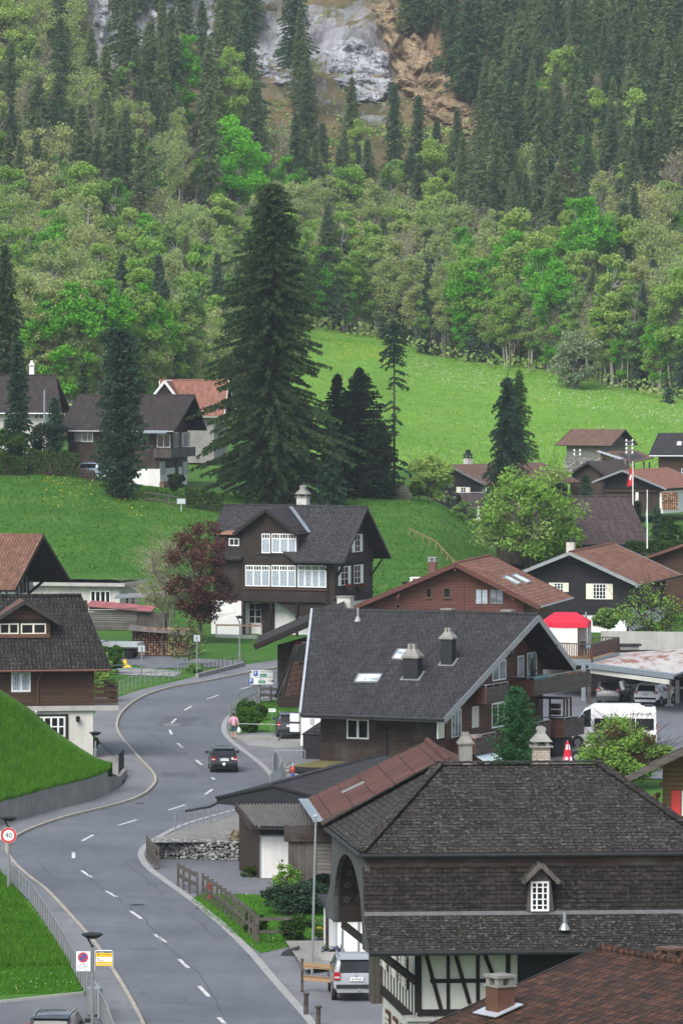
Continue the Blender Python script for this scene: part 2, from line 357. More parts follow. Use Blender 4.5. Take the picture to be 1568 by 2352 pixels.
M['denim']=plain('blue_denim',(.05,.08,.14),.9,.1,var=.2,scale=10)
M['skin']=plain('skin',(.42,.22,.15),.6,.3,var=.05)
M['hair']=plain('dark_hair',(.03,.02,.016),.7,.2)
M['bark']=plain('bark',(.06,.048,.038),.95,.1,var=.5,scale=5)
M['bark_grey']=plain('pale_grey_bark',(.26,.25,.22),.95,.1,var=.5,scale=4)
M['bark_dark']=plain('dark_bark',(.05,.042,.036),.95,.1,var=.4,scale=4)
M['firewood']=stonemat('stacked_log_ends',(.14,.075,.045),(.34,.21,.14),5.5)
def rustmat():
 t=NT('rust_streaked_sheet');v=t.coord('Object',(1,.25,1));n=t.noise(v,.9,6,.75);n2=t.noise(t.coord('Object'),5,4)
 col=t.ramp(n,[(.42,(.42,.40,.38)),(.52,(.36,.31,.28)),(.58,(.2,.08,.045)),(.7,(.26,.1,.05))])
 return t.fin(t.mix(.3,col,t.ramp(n2,[(.3,(.7,.7,.7)),(.7,(1.2,1.2,1.2))]),'MULTIPLY'),.6,.3)
M['sheet_rust']=rustmat()
def lacemat():
 t=NT('lace_curtain_behind_glass');v=t.coord('UV',(1,1,1));wv=t.n('TexWave',i_Scale=2.4,i_Distortion=3.0,i_Detail=2.0);t.t.links.new(v,wv.inputs['Vector'])
 n=t.noise(v,6,3);col=t.ramp(t.math('ADD',t.math('MULTIPLY',wv.outputs['Fac'],.4),t.math('MULTIPLY',n,.6)),[(.3,(.12,.15,.19)),(.65,(.42,.47,.52))])
 return t.fin(col,.25,.5)
M['lace']=lacemat()
def paint(name,c,rough=.22): return plain(name,c,rough,.55,var=.06)
M['lawn']=grassmat('lawn_grass',(.034,.12,.013),(.052,.155,.018),(.08,.18,.028),[((.5,.45,.04),3,.5),((.6,.6,.55),9,.58)],9.0,.5)
M['hillgrass']=grassmat('hillside_grass',(.030,.092,.013),(.046,.125,.017),(.085,.15,.032),[((.4,.42,.05),5,.6)],3.0,.3)
M['meadow']=grassmat('meadow_grass',(.095,.22,.03),(.12,.255,.036),(.17,.265,.048),[((.55,.57,.5),3,.55),((.36,.33,.03),13,.54)],1.3,.62)
def mountmat():
 t=NT('mountain_slope');v=t.coord('Object');ge=t.n('NewGeometry');sp=t.n('SeparateXYZ');t.t.links.new(ge.outputs['True Normal'],sp.inputs[0])
 n1=t.noise(v,.05,6,.7);n2=t.noise(v,.35,6,.7);n3=t.noise(t.coord('Object',(1,1,.25)),.22,7,.75)
 soil=t.ramp(n1,[(.3,(.035,.05,.018)),(.45,(.075,.075,.03)),(.6,(.16,.12,.06)),(.75,(.1,.085,.045))])
 soil=t.mix(.6,soil,t.ramp(n2,[(.3,(.5,.5,.5)),(.7,(1.4,1.4,1.4))]),'MULTIPLY')
 rock=t.ramp(n3,[(.3,(.045,.045,.048)),(.44,(.15,.15,.158)),(.62,(.29,.295,.31)),(.75,(.2,.17,.13))])
 tan=t.ramp(n3,[(.3,(.045,.032,.02)),(.5,(.16,.108,.06)),(.7,(.26,.185,.105))])
 sx=t.n('SeparateXYZ');t.t.links.new(v,sx.inputs[0]);east=t.math('ADD',t.math('MULTIPLY',sx.outputs[0],.05),t.math('MULTIPLY',t.math('SUBTRACT',n1,.5),3.0))
 rock=t.mix(t.ramp(east,[(.3,0.0),(.75,1.0)]),rock,tan)
 steep=t.ramp(t.math('ADD',sp.outputs[2],t.math('MULTIPLY',t.math('SUBTRACT',n2,.5),.5)),[(.70,1.0),(.86,0.0)])
 t.bump(n3,.9,1.5); return t.fin(t.mix(steep,soil,rock),.95,.15)
M['mountain']=mountmat()
# foliage
M['spruce']=leafmat('spruce_needles',(.034,.064,.03),(.05,.08,.038),.3)
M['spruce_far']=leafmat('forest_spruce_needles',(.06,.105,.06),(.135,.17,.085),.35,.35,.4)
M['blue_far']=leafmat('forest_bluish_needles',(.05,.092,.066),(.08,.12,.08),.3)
M['spruce_blue']=leafmat('blue_green_needles',(.028,.055,.038),(.042,.072,.048),.2)
M['spruce_dark']=leafmat('dark_needles',(.014,.024,.015),(.020,.032,.019),.12)
M['larch']=leafmat('fresh_larch_needles',(.05,.10,.03),(.06,.11,.035),.25)
M['leaf_fresh']=leafmat('fresh_green_leaves',(.20,.36,.075),(.30,.41,.12),.45,.28,.3)
M['leaf_vivid']=leafmat('vivid_green_leaves',(.12,.36,.035),(.14,.38,.045),.45,.3)
M['leaf_bright']=leafmat('brilliant_green_leaves',(.16,.46,.035),(.17,.48,.04),.45,.3,.4)
M['leaf_bud']=leafmat('budding_leaves',(.27,.36,.13),(.37,.40,.18),.45,.28,.3)
M['leaf_mid']=leafmat('mid_green_leaves',(.15,.28,.085),(.21,.32,.11),.4,.3,.35)
M['leaf_grey']=leafmat('silver_green_leaves',(.2,.25,.16),(.24,.28,.19),.3)
M['leaf_copper']=leafmat('copper_red_leaves',(.10,.042,.042),(.12,.055,.05),.35,.35)
M['leaf_box']=leafmat('clipped_hedge_leaves',(.03,.065,.016),(.05,.09,.022),.2)
M['leaf_boxlight']=leafmat('bright_shrub_leaves',(.045,.12,.02),(.06,.14,.025),.3)
M['twig']=plain('bare_twigs',(.24,.205,.165),.95,.1,var=.4,scale=1)
# ================================================================ terrain
PXC=np.array([-700,-300,0,170,300,450,640,850,940,1000,1060,1110,1160,1250,1400,1568,1900,2400.])
def _far(d0,z0,cliff= None ):
# mountain behind depth d0 / height z0
 r=[(d0,z0),(d0+60,z0+8),(d0+150,z0+34),(d0+240,z0+60)]
 if cliff:r+=[(cliff[0],cliff[1]),(cliff[0]+cliff[3],cliff[1]+cliff[2]),(cliff[0]+cliff[3]+120,cliff[1]+cliff[2]+55),(1500,cliff[1]+cliff[2]+130)]
 else :r+=[(d0+330,z0+88),(d0+430,z0+128),(1500,z0+200)]
 return r
PROF=[
[(60,6),(300,6),(400,5),(500,6),(555,16),(650,19),(700,20)]+_far(800,24),
[(60,2),(300,2),(420,1),(505,1),(555,13),(650,16),(700,18)]+_far(800,23),
[(60,0),(420,0),(503,.3),(515,1.5),(552,11.3),(600,12.5),(700,15)]+_far(820,20),
[(60,0),(430,0),(503,.3),(515,1.5),(552,11.0),(600,12.0),(700,15)]+_far(820,20,(1172,86,24,9)),
[(60,0),(440,0),(500,.3),(512,1.2),(552,9.6),(600,10.6),(700,14)]+_far(830,20,(1174,86,24,9)),
[(60,0),(440,0),(498,.5),(512,1.6),(550,8.6),(600,10.2),(700,13.5)]+_far(840,21,(1178,88,16,10)),
[(60,0),(450,0),(495,1.0),(512,2.5),(556,8.4),(600,9.4),(700,13),(800,20)]+_far(905,28,(1174,84,16,8)),
[(60,0),(440,0),(470,.8),(500,3.2),(560,8.6),(600,9.0),(690,10),(800,17.6)]+_far(915,26.2,(1160,75,22,6)),
[(60,0),(430,0),(470,.8),(500,3.2),(560,8.5),(600,8.4),(690,9.6),(800,15.5)]+_far(905,23.5,(1160,73,30,18)),
[(60,0),(430,0),(470,.8),(500,3.2),(558,8.3),(600,7.0),(640,5.6),(690,9.3),(800,15)]+_far(900,22.2,(1150,66,36,22)),
[(60,0),(430,0),(470,.6),(510,2.6),(555,6.4),(600,4.6),(640,4.6),(690,8.6),(800,14.2)]+_far(895,21.2,(1140,62,26,18)),
[(60,0),(430,0),(480,.6),(510,1.8),(550,4.3),(600,3.6),(640,4.2),(690,8.0),(800,13.6)]+_far(893,20.6,(1130,62,16,14)),
[(60,0),(430,0),(500,1.0),(560,2.6),(640,4.0),(690,7.8),(800,13.2)]+_far(890,20.0),
[(60,0),(430,0),(500,1.0),(560,2.4),(640,4.2),(690,7.7),(800,13)]+_far(885,19),
[(60,0),(430,0),(500,1.0),(560,2.4),(640,4.6),(690,7.4),(800,12.4)]+_far(870,16.8),
[(60,0),(430,0),(500,1.0),(560,2.4),(640,4.6),(690,7.0),(800,11.6)]+_far(860,14.6),
[(60,0),(430,0),(500,1.0),(560,2.0),(640,4.0),(690,6.0),(800,9.0)]+_far(850,11),
[(60,0),(430,0),(500,1.0),(560,2.0),(640,3.0),(690,4.0),(800,7.0)]+_far(840,9)]
GD=np.concatenate([np.arange(60,420,20),np.arange(420,900,5),np.arange(900,1500,3.0)])
GP=np.arange(-700,2401,10.0)
_cols=np.array([np.interp(GD,[d for d,z in p],[z for d,z in p]) for p in PROF])
_k=np.searchsorted(PXC,GP,side='right').clip(1,len(PXC)-1);_t=(GP-PXC[_k-1])/(PXC[_k]-PXC[_k-1])
_ts=(_t*_t*(3-2*_t))*.5+_t*.5
GZ=_cols[_k-1]*(1-_ts)[:, None ]+_cols[_k]*_ts[:, None ]
for _ in range(3):
 GZ[:,1:-1]=.25*GZ[:,:-2]+.5*GZ[:,1:-1]+.25*GZ[:,2:]
 GZ[1:-1]=.25*GZ[:-2]+.5*GZ[1:-1]+.25*GZ[2:]
_GXn=(GP[:, None ]-CX)/F*GD[ None ,:]
def _fbm(x,y,s,o): return mnoise.fractal(Vector((x*s,y*s,o)),.9,2.1,4)
for i in range(len(GP)):
 if GP[i]<-150 or GP[i]>1720: continue
 for j in range(len(GD)):
  d=GD[j]
  if d>440:
   amp=min(1,(d-440)/60)*.25
   if d>900:amp=.25+min(1,(d-900)/120)*2.6
   GZ[i,j]+=amp*_fbm(_GXn[i,j],d,.035 if d>900 else .05,3.1)
   if 1110<d<1290:GZ[i,j]+=2.4*mnoise.ridged_multi_fractal(Vector((_GXn[i,j]*.06,d*.06,GZ[i,j]*.05)),.9,2.2,5,1.0,2.0)-2.4
def ground_z(x,y):
 px=CX+F*x/y;i=np.clip((px-GP[0])/10.0,0,len(GP)-1.001);i0=int(i);fi=i-i0
 j0=int(np.clip(np.searchsorted(GD,y,side='right')-1,0,len(GD)-2));fj=min(1,max(0,(y-GD[j0])/(GD[j0+1]-GD[j0])))
 return float((GZ[i0,j0]*(1-fi)+GZ[i0+1,j0]*fi)*(1-fj)+(GZ[i0,j0+1]*(1-fi)+GZ[i0+1,j0+1]*fi)*fj)
def gp(px,D,up=0.0):
 x=(px-CX)/F*D; return Vector((x,D,ground_z(x,D)+up))
_V=np.stack([_GXn,np.broadcast_to(GD[ None ,:],GZ.shape),GZ-.06],-1).reshape(-1,3)
_i,_j=np.meshgrid(np.arange(len(GP)-1),np.arange(len(GD)-1),indexing='ij');_n=len(GD)
_Fc=np.stack([_i*_n+_j,(_i+1)*_n+_j,(_i+1)*_n+_j+1,_i*_n+_j+1],-1).reshape(-1,4)
me=bpy.data.meshes.new('ground');me.from_pydata(_V.tolist(),[],_Fc.tolist())
me.materials.append(M['hillgrass']);me.materials.append(M['meadow']);me.materials.append(M['mountain'])
_dd=GD[_j].ravel();_pp=GP[_i].ravel()
_top=np.interp(_pp,PXC,[np.array([800,800,640,640,640,660,905,915,905,900,895,893,890,885,870,860,850,840])[k]+12 for k in range(18)])
_mi=np.where(_dd>_top,2,np.where((_dd>660)&(_pp>640),1,0))
me.polygons.foreach_set('material_index',_mi.astype(np.int32));me.polygons.foreach_set('use_smooth',(_dd<1100));me.update()
ground=bpy.data.objects.new('ground',me);COL.objects.link(ground);tag(ground,kind='structure')
def ray_ground(px,py,d0=930):
 for D in np.arange(d0,1460,4.0):
  if HY-(gp(px,D).z-CH)*F/D<=py: return float(D)
 return 1460.0
def crag_mat(name,stops):
 t=NT(name);v=t.coord('Object');n3=t.noise(t.coord('Object',(1,1,.3)),.3,8,.75);n2=t.noise(v,1.4,6,.8);ck=t.math('ABSOLUTE',t.math('SUBTRACT',t.noise(t.coord('Object',(.8,1,1.5)),.22,5,.6),.5))
 col=t.mix(.7,t.ramp(n3,stops),t.ramp(n2,[(.3,(.5,.5,.5)),(.7,(1.4,1.4,1.4))]),'MULTIPLY');col=t.mix(t.ramp(ck,[(0,.85),(.022,0.0)]),col,(.03,.028,.026));t.bump(t.math('ADD',n2,n3),1.0,.6); return t.fin(col,.95,.1)
M['crag_grey']=crag_mat('grey_limestone',[(.3,(.06,.06,.065)),(.42,(.28,.285,.305)),(.55,(.48,.49,.52)),(.7,(.33,.32,.29))]);M['crag_tan']=crag_mat('tan_rock',[(.3,(.05,.036,.024)),(.45,(.26,.185,.115)),(.6,(.42,.33,.21)),(.75,(.15,.12,.09))])
def crag(poly,mat,bulge,seed):
 x0,x1=min(p[0] for p in poly),max(p[0] for p in poly);y0,y1=min(p[1] for p in poly),max(p[1] for p in poly);sx,sy=3.0,3.0;nx,ny=int((x1-x0+24)/sx),int((y1-y0+24)/sy);P2=[Vector((a,b,0)) for a,b in poly];idx={};mb=MB()
 for i in range(nx):
  for j in range(ny):
   a,b=x0-12+i*sx,y0-12+j*sy;q=Vector((a,b,0));dm=1e9
   for s_,e_ in zip(P2,P2[1:]+P2[:1]):u=max(0,min(1,(q-s_).dot(e_-s_)/max(1e-6,(e_-s_).length_squared)));dm=min(dm,(q-s_.lerp(e_,u)).length)
   sd=dm if inside(P2,a,b) else -dm
   sd+=9*mnoise.noise(Vector((a*.05,b*.05,seed)))
   if sd<-7: continue
   D=ray_ground(a,b);k=max(-1,min(1,sd/14));w_=at(a,b,D);r_=mnoise.ridged_multi_fractal(Vector((w_.x*.11,w_.z*.09,seed)),.9,2.1,6,1.0,2.0)
   off=bulge*k+(1.6*(r_-1.1)+.8*abs(math.sin(w_.z*.55+w_.x*.16+2*r_)))*max(.1,k+.3);idx[i,j]=len(mb.v);mb.v.append(tuple(at(a,b,D-off)))
 for (i,j) in list(idx):
  if all(t in idx for t in ((i+1,j),(i+1,j+1),(i,j+1))):mb.f.append((idx[i,j],idx[i,j+1],idx[i+1,j+1],idx[i+1,j]));mb.m.append(0)
 tag(mb.build('cliff',mat,uv= False ),kind='structure')
def inside(poly,x,y):
 c= False ;j=len(poly)-1
 for i in range(len(poly)):
  if (poly[i].y>y)!=(poly[j].y>y) and x<(poly[j].x-poly[i].x)*(y-poly[i].y)/(poly[j].y-poly[i].y)+poly[i].x:c= not c
  j=i
 return c
crag([(212,-30),(265,-30),(258,60),(240,112),(222,105),(214,55)],M['crag_grey'],3,1);crag([(335,-25),(425,10),(436,88),(402,122),(362,118),(345,70)],M['crag_grey'],3.5,2);crag([(560,120),(640,100),(700,130),(720,190),(650,205),(590,175)],M['crag_grey'],2.0,3)
crag([(742,118),(790,82),(850,95),(895,120),(912,190),(885,238),(815,244),(775,195),(745,165)],M['crag_grey'],4.5,4);crag([(845,15),(895,0),(945,48),(990,108),(1045,188),(1116,296),(1088,335),(1020,295),(960,250),(908,200),(888,118)],M['crag_tan'],5,5)
crag([(440,60),(520,20),(560,70),(530,130),(470,150)],M['crag_tan'],1.2,6);crag([(1205,140),(1250,125),(1285,190),(1270,245),(1215,230)],M['crag_tan'],1.4,7);crag([(0,300),(40,310),(75,345),(60,395),(10,380)],M['crag_tan'],1.4,8);crag([(1440,300),(1490,330),(1520,380),(1450,370)],M['crag_tan'],1.2,9)
# ---------------------------------------------------------------- road
KERB=[(360,2420),(331,2352),(317,2324),(293,2280),(271,2244),(253,2216),(220,2167),(190,2134),(157,2097),(110,2046),(73,2020),(40,1991),(24,1970),(17,1953),(22,1936),(44,1921),(77,1905),(146,1881),(220,1863),(289,1846),(330,1830),(353,1811),(362,1795),(355,1777),(330,1753),(300,1718),(282,1698),(272,1680),(270,1666),(276,1645),(297,1622),(333,1599),(396,1579),(459,1570),(512,1559),(571,1547),(637,1536),(760,1518)]
STRIP=[(755,2420),(701,2344),(657,2294),(612,2243),(574,2196),(513,2134),(454,2084),(403,2046),(359,2015),(333,1995),(319,1976),(315,1962),(322,1947),(341,1934),(366,1918),(403,1899),(458,1881),(513,1866),(549,1857),(590,1843),(618,1826),(630,1810),(625,1794),(607,1768),(578,1743),(548,1721),(525,1703),(510,1686),(507,1670),(514,1653),(530,1638),(552,1622),(590,1606),(640,1594),(760,1572)]
WALK=[(262,2420),(235,2352),(200,2291),(157,2214),(121,2152),(73,2079),(22,2029),(-30,1985),(-60,1940),(-40,1905),(0,1893),(40,1887),(121,1865),(205,1844),(253,1824),(282,1808),(293,1790),(288,1765),(262,1740),(235,1715),(215,1690),(205,1665),(211,1648),(237,1622),(270,1605),(326,1586),(415,1566),(452,1556),(517,1539),(565,1529),(637,1519),(760,1503)]
def smooth_line(pts,z,step=1.0,it=2):
 P=[gz(a,b,0) for a,b in pts];P=[Vector((p.x,p.y,z)) for p in P]
 for _ in range(it):
  Q=[P[0]]
  for a,b in zip(P[:-1],P[1:]):Q+=[a.lerp(b,.25),a.lerp(b,.75)]
  P=Q+[P[-1]]
 return P
def ribbon(name,A,B,mat,m= None ):
# resample both lines to the same number of stations by matching along B
 def res(P,n):
  d=[0]
  for a,b in zip(P[:-1],P[1:]):d.append(d[-1]+(b-a).length)
  out=[]
  for k in range(n):
   t=d[-1]*k/(n-1);i=min(len(P)-2,int(np.searchsorted(d,t,side='right')-1));i=max(0,i)
   out.append(P[i].lerp(P[i+1],(t-d[i])/max(1e-6,d[i+1]-d[i])))
  return out
 A=res(A,200);B=res(B,200);mb=MB()
 for k in range(199):mb.poly([A[k],B[k],B[k+1],A[k+1]])
 return mb.build(name,mat)
kl=smooth_line(KERB,0.0);sl_=smooth_line(STRIP,0.0);wl=smooth_line(WALK,0.0)
def polysheet(name,pts,mat,z,**kw):
 return sheet(name,[(p.x,p.y,z) for p in pts],mat,**kw)
road=polysheet('road',kl+list(reversed(sl_)),M['asphalt'],0.0,kind='structure')
walk=polysheet('pavement',wl+list(reversed(kl)),M['asphalt_walk'],0.10,kind='structure')
def strip_mesh(name,P,wd,z0,z1,mat,side=1,kind='structure',jag=0.0):
 mb=MB();n=len(P)
 def nrm(k):
  a=P[max(0,k-1)];b=P[min(n-1,k+1)];d=(b-a);d.z=0;d.normalize(); return Vector((-d.y,d.x,0))*side
 prev= None
 for k in range(n):
  q=nrm(k)*wd;cur=(P[k],P[k]+q)
  if prev:
   a,b=prev;c,d=cur
   v=[(p.x,p.y,zz) for zz in (z0,z1) for p in (a,c,d,b)]
   if side>0:mb.hexa(v)
   else :mb.hexa([v[k2] for k2 in (3,2,1,0,7,6,5,4)])
  prev=cur
 o=mb.build(name,mat);tag(o,kind=kind); return o
strip_mesh('kerb',kl,.16,-.05,.125,M['kerb'],1)
strip_mesh('gutter_strip',sl_,.34,-.05,.022,M['strip'],-1)
# ground of the yards east of the road
EAST=[(800,2420),(900,2420),(900,2250),(860,2000),(800,1900),(700,1850),(760,1760),(760,1690),(760,1640),(760,1570)]
el=[gz(a,b,0) for a,b in EAST]
polysheet('yard_asphalt',sl_+[gz(a,b) for a,b in reversed([(790,2420),(1000,2300),(1000,2050),(900,1900),(820,1800),(820,1600),(800,1560)])],M['asphalt_walk'],-.018,kind='structure')
polysheet('car_park',[gz(a,b) for a,b in [(1180,1790),(1700,1790),(1700,1560),(1350,1560),(1180,1600)]],M['asphalt_yard'],.004,kind='structure')
polysheet('side_lane',[gz(a,b) for a,b in [(420,2058),(470,2092),(640,2050),(660,2020),(640,1990),(560,1960),(340,1972),(335,1990)]],M['asphalt_yard'],-.010,kind='structure')
sheet('paver_yard',[gz(*q) for q in [(345,1936,.9),(368,1924,.5),(405,1909,.1),(470,1889,.08),(530,1873,.08),(560,1869,.08),(620,1890,.6),(620,1934,.9),(545,1934,.9)]],M['pavers'],kind='structure')
polysheet('gravel_yard',[gz(a,b) for a,b in [(540,1690),(570,1712),(640,1718),(720,1712),(720,1668),(640,1690),(580,1688)]],M['gravel'],-.010,kind='structure')
LAWN1=[(455,2086),(528,2142),(598,2190),(652,2178),(760,2140),(760,2040),(640,2058),(470,2052),(437,2068)]
polysheet('lawn',[gz(a,b) for a,b in LAWN1],M['lawn'],-.004,kind='structure')
polysheet('small_lawn',[gz(a,b) for a,b in [(524,1678),(545,1636),(600,1612),(690,1600),(690,1640),(640,1684),(600,1682),(545,1686)]],M['lawn'],-.004,kind='structure')
polysheet('driveway_apron',[gz(a,b) for a,b in [(-80,2300),(0,2305),(190,2287),(205,2292),(250,2380),(275,2480),(-80,2480)]],M['asphalt_yard'],.02,kind='structure')
mb=MB();mb.bar(gz(-60,2307)+Vector((0,0,.06)),gz(2,2306)+Vector((0,0,.06)),.12,.14);mb.bar(gz(2,2306)+Vector((0,0,.06)),gz(192,2286)+Vector((0,0,.06)),.12,.14)
tag(mb.build('edging_kerb',M['concrete_light']),kind='structure')
polysheet('bus_stop_mark',[gz(a,b) for a,b in [(195,2231),(208,2231),(208,2234),(195,2234)]],M['marking_yellow'],.106,kind='structure')
polysheet('left_lawn',[gz(a,b) for a,b in [(-200,1960),(-60,1960),(-10,2005),(22,2031),(73,2080),(121,2153),(157,2215),(190,2282),(0,2303),(-200,2303)]],M['lawn'],.03,kind='structure')
# yard around the timber shed and upper pavement edges
polysheet('garden_path',[gz(a,b) for a,b in [(270,1520),(350,1535),(560,1530),(560,1517),(440,1512),(300,1498)]],M['asphalt_yard'],-.02,kind='structure')
polysheet('garden_soil',[gz(a,b) for a,b in [(250,1548),(400,1554),(420,1542),(330,1534),(255,1534)]],M['gravel'],-.014,kind='structure')
polysheet('house_forecourt',[gz(a,b) for a,b in [(197,1740),(225,1765),(292,1795),(285,1760),(235,1715),(205,1690),(197,1700)]],M['concrete'],.06,kind='structure')
# ---------------------------------------------------------------- centre line
DASH=[((457,2266),(480,2290)),((502,2338),(516,2352)),((411.5,2204),(433,2224)),((356,2147),(380,2165)),((300,2093),(325,2111)),((244,2047),(268,2061)),((187.5,2000),(210,2016)),((168.6,1958),(169,1972)),((189,1932),(214,1918)),((272,1896),(315,1883)),((387,1861),(425,1849)),((471,1825),(488,1813)),((487,1786),(492,1791)),((450,1746),(463,1757)),((408,1707),(420,1718)),((389.5,1677),(394,1687)),((394,1661),(404,1651)),((423,1632),(440,1622)),((475,1606),(501,1597)),((553,1583),(586,1575))]
mb=MB()
for a,b in DASH:
 p=gz(*a,.004);q=gz(*b,.004);d=(q-p).normalized();h=Vector((-d.y,d.x,0))*.085
 mb.poly([p-h,q-h,q+h,p+h])
tag(mb.build('centre_line_marking',M['marking']),kind='structure')
mb=MB()
for a,b in [((374,1663),(414,1669))]:
 pass
mb.poly([gz(375,1668,.003),gz(411,1668,.003),gz(413,1662.5,.003),gz(379,1662,.003)])
tag(mb.build('road_patch',M['asphalt_walk']),kind='structure')
mb=MB()
for (px,py) in [(315,2046),(497,2079)]:
 pass
for (cx,cy) in [(348,1996),(454,2087),(575,2197),(312,1846)]:
 p=gz(cx+14,cy,.005);mb.poly([p+Vector((-.35,-.2,0)),p+Vector((.1,-.2,0)),p+Vector((.1,.3,0)),p+Vector((-.35,.3,0))])
p=gz(315,2079,.005);mb.poly([p+Vector((.35*math.cos(k),.35*math.sin(k),0)) for k in np.linspace(0,2*math.pi,16)[:-1]])
tag(mb.build('drain_cover',M['metal_dark']),kind='structure')
mb=MB();rng=random.Random(6)
for line in ([(520,870),(580,985),(700,1060),(790,1130),(900,1215),(985,1310),(1060,1400),(1160,1480),(1260,1590),(1350,1720),(1420,1850)],[(790,870),(850,920),(940,990),(1060,1090)],[(1180,1180),(1260,1250),(1400,1370)],[(860,0),(950,60),(1040,150),(1190,200)],[(230,850),(300,930),(380,1000)],[(1090,60),(1180,190),(1320,330)]):
 P=[gz(x*.3662,1665.1+y*.3662,.006) for x,y in line]
 Q=[p.lerp(q,k/5)+Vector((rng.uniform(-.09,.09),rng.uniform(-.2,.2),0)) for p,q in zip(P[:-1],P[1:]) for k in range(5)]
 for p,q in zip(Q[:-1],Q[1:]):mb.poly([p+Vector((-.022,0,0)),p+Vector((.022,0,0)),q+Vector((.022,0,0)),q+Vector((-.022,0,0))])
tag(mb.build('road_crack',plain('tar_seam',(.065,.067,.07),.8,.2)),kind='structure')
mb=MB()
for q in ([(370,1775),(454,1775),(448,1784),(376,1784)],[(352,1671),(430,1668),(462,1647),(380,1646)],[(240,2300),(300,2296),(340,2352),(352,2400),(330,2400)]):mb.poly([gz(x,y,.002) for x,y in q])
tag(mb.build('asphalt_patch',asphalt('dark_asphalt_patch',(.088,.092,.102))),kind='structure')
# ---------------------------------------------------------------- left bank and retaining
WB=[(-160,1940),(24,1893),(112,1867),(190,1848),(247,1826)]
WT=[(-160,1.34),(24,1.34),(112,1.34),(190,1.32),(247,1.28)]
base=[gz(a,b) for a,b in WB]
mb=MB()
for k in range(len(base)-1):
 a,b=base[k],base[k+1];d=(b-a).normalized();nn=Vector((-d.y,d.x,0));nn=nn if nn.y>0 else -nn
 g=d*.012
 a2,b2=a+g,b-g;f=-nn*.12;o=nn*.28;h=Vector((0,0,1.36));z=Vector((0,0,.02))
 mb.hexa([a2+f+z,b2+f+z,b2+o+z,a2+o+z,a2+h,b2+h,b2+o+h,a2+o+h])
a=base[-1];b=gz(276,1806);c=gz(288,1785)
mb.hexa([a+Vector((.05,-.1,0)),b+Vector((0,-.1,0)),b+Vector((.1,.25,0)),a+Vector((.05,.3,0)),a+Vector((.05,-.05,1.0)),b+Vector((0,-.05,.55)),b+Vector((.1,.25,.55)),a+Vector((.05,.3,1.0))])
mb.hexa([b,c+Vector((.1,0,0)),c+Vector((-.15,0,0)),b+Vector((-.2,.1,0)),b+Vector((0,0,.55)),c+Vector((.1,0,.5)),c+Vector((-.15,0,.5)),b+Vector((-.2,.1,.55))])
rw=mb.build('retaining_wall',M['concrete_old']);tag(rw,'long weathered grey concrete retaining wall holding the steep grass bank','wall')
CR=[(-160,1500,3),(0,1605,33),(60,1645,29),(110,1690,22),(170,1732,12),(210,1757,5),(247,1769,2)]
bl=[]
for px in np.linspace(-160,247,60):
 yb=np.interp(px,[p[0] for p in WB],[p[1] for p in WB]);b=gz(px,yb);zt=1.30
 cy=np.interp(px,[c[0] for c in CR],[c[1] for c in CR]);dy=np.interp(px,[-160,0,60,110,170,210,247],[36,33,29,23,13,6,2])
 b2=b+Vector((0,.2,zt));D=b.y+dy;t=at(px,cy,D);t.z=max(t.z,zt)
 row=[]
 for k in range(13):
  s=k/12;p=b2.lerp(t,s);p.z=b2.z+(t.z-b2.z)*(s**.9)+.12*mnoise.noise(Vector((p.x*.6,p.y*.6,0)))*(1 if 0<k<12 else 0);row.append(p)
 q=t+Vector((0,6,-.1));row.append(q);row.append(q+Vector((0,3,-5)))
 bl.append(row)
mb=MB()
for a,b in zip(bl[:-1],bl[1:]):
 for k in range(len(a)-1):mb.poly([a[k],b[k],b[k+1],a[k+1]])
bank=mb.build('grass_bank',M['hillgrass'],smooth= True );tag(bank,kind='structure')
def bank_pt(u,v):
 i=u*(len(bl)-1.001);i0=int(i);k=v*11.99;k0=int(k)
 return bl[i0][k0].lerp(bl[i0+1][k0],i-i0).lerp(bl[i0][k0+1].lerp(bl[i0+1][k0+1],i-i0),k-k0)
 # ---------------------------------------------------------------- grass blades (nobody co
def tufts(name,pts,hgt,wid,mat,rng):
 P=np.array(pts);n=len(P);a=rng.uniform(0,2*np.pi,n);h=hgt*rng.uniform(.5,1.4,n);l=rng.normal(0,.35,(n,2))*h[:, None ]
 ww=wid*rng.uniform(.6,1.4,n);dx=np.cos(a)*ww;dy=np.sin(a)*ww
 v=np.zeros((n,4,3));v[:,:,:]=P[:, None ,:]
 v[:,0,0]-=dx;v[:,0,1]-=dy;v[:,1,0]+=dx;v[:,1,1]+=dy
 v[:,2,0]+=dx*.3+l[:,0];v[:,2,1]+=dy*.3+l[:,1];v[:,2,2]+=h
 v[:,3,0]+=-dx*.3+l[:,0];v[:,3,1]+=-dy*.3+l[:,1];v[:,3,2]+=h
 o=npmesh(name,v.reshape(-1,3),4,mat);tag(o,kind='stuff'); return o
M['blade']=leafmat('grass_blades',(.065,.18,.02),(.075,.19,.024),.35,.6,.5)
_r=np.random.default_rng(5);pts=[]
def inside(poly,x,y):
 c= False ;j=len(poly)-1
 for i in range(len(poly)):
  if (poly[i].y>y)!=(poly[j].y>y) and x<(poly[j].x-poly[i].x)*(y-poly[i].y)/(poly[j].y-poly[i].y)+poly[i].x:c= not c
  j=i
 return c
def fill(polypx,n,z):
 P=[gz(a,b) for a,b in polypx];x0=min(p.x for p in P);x1=max(p.x for p in P);y0=min(p.y for p in P);y1=max(p.y for p in P);out=[]
 while len(out)<n:
  x=_r.uniform(x0,x1);y=_r.uniform(y0,y1)
  if inside(P,x,y):out.append((x,y,z))
 return out
pts+=fill([(-40,2225),(163,2222),(22,2031),(-40,1975)],26000,.03)
tufts('long_grass',pts,.22,.018,M['blade'],_r)
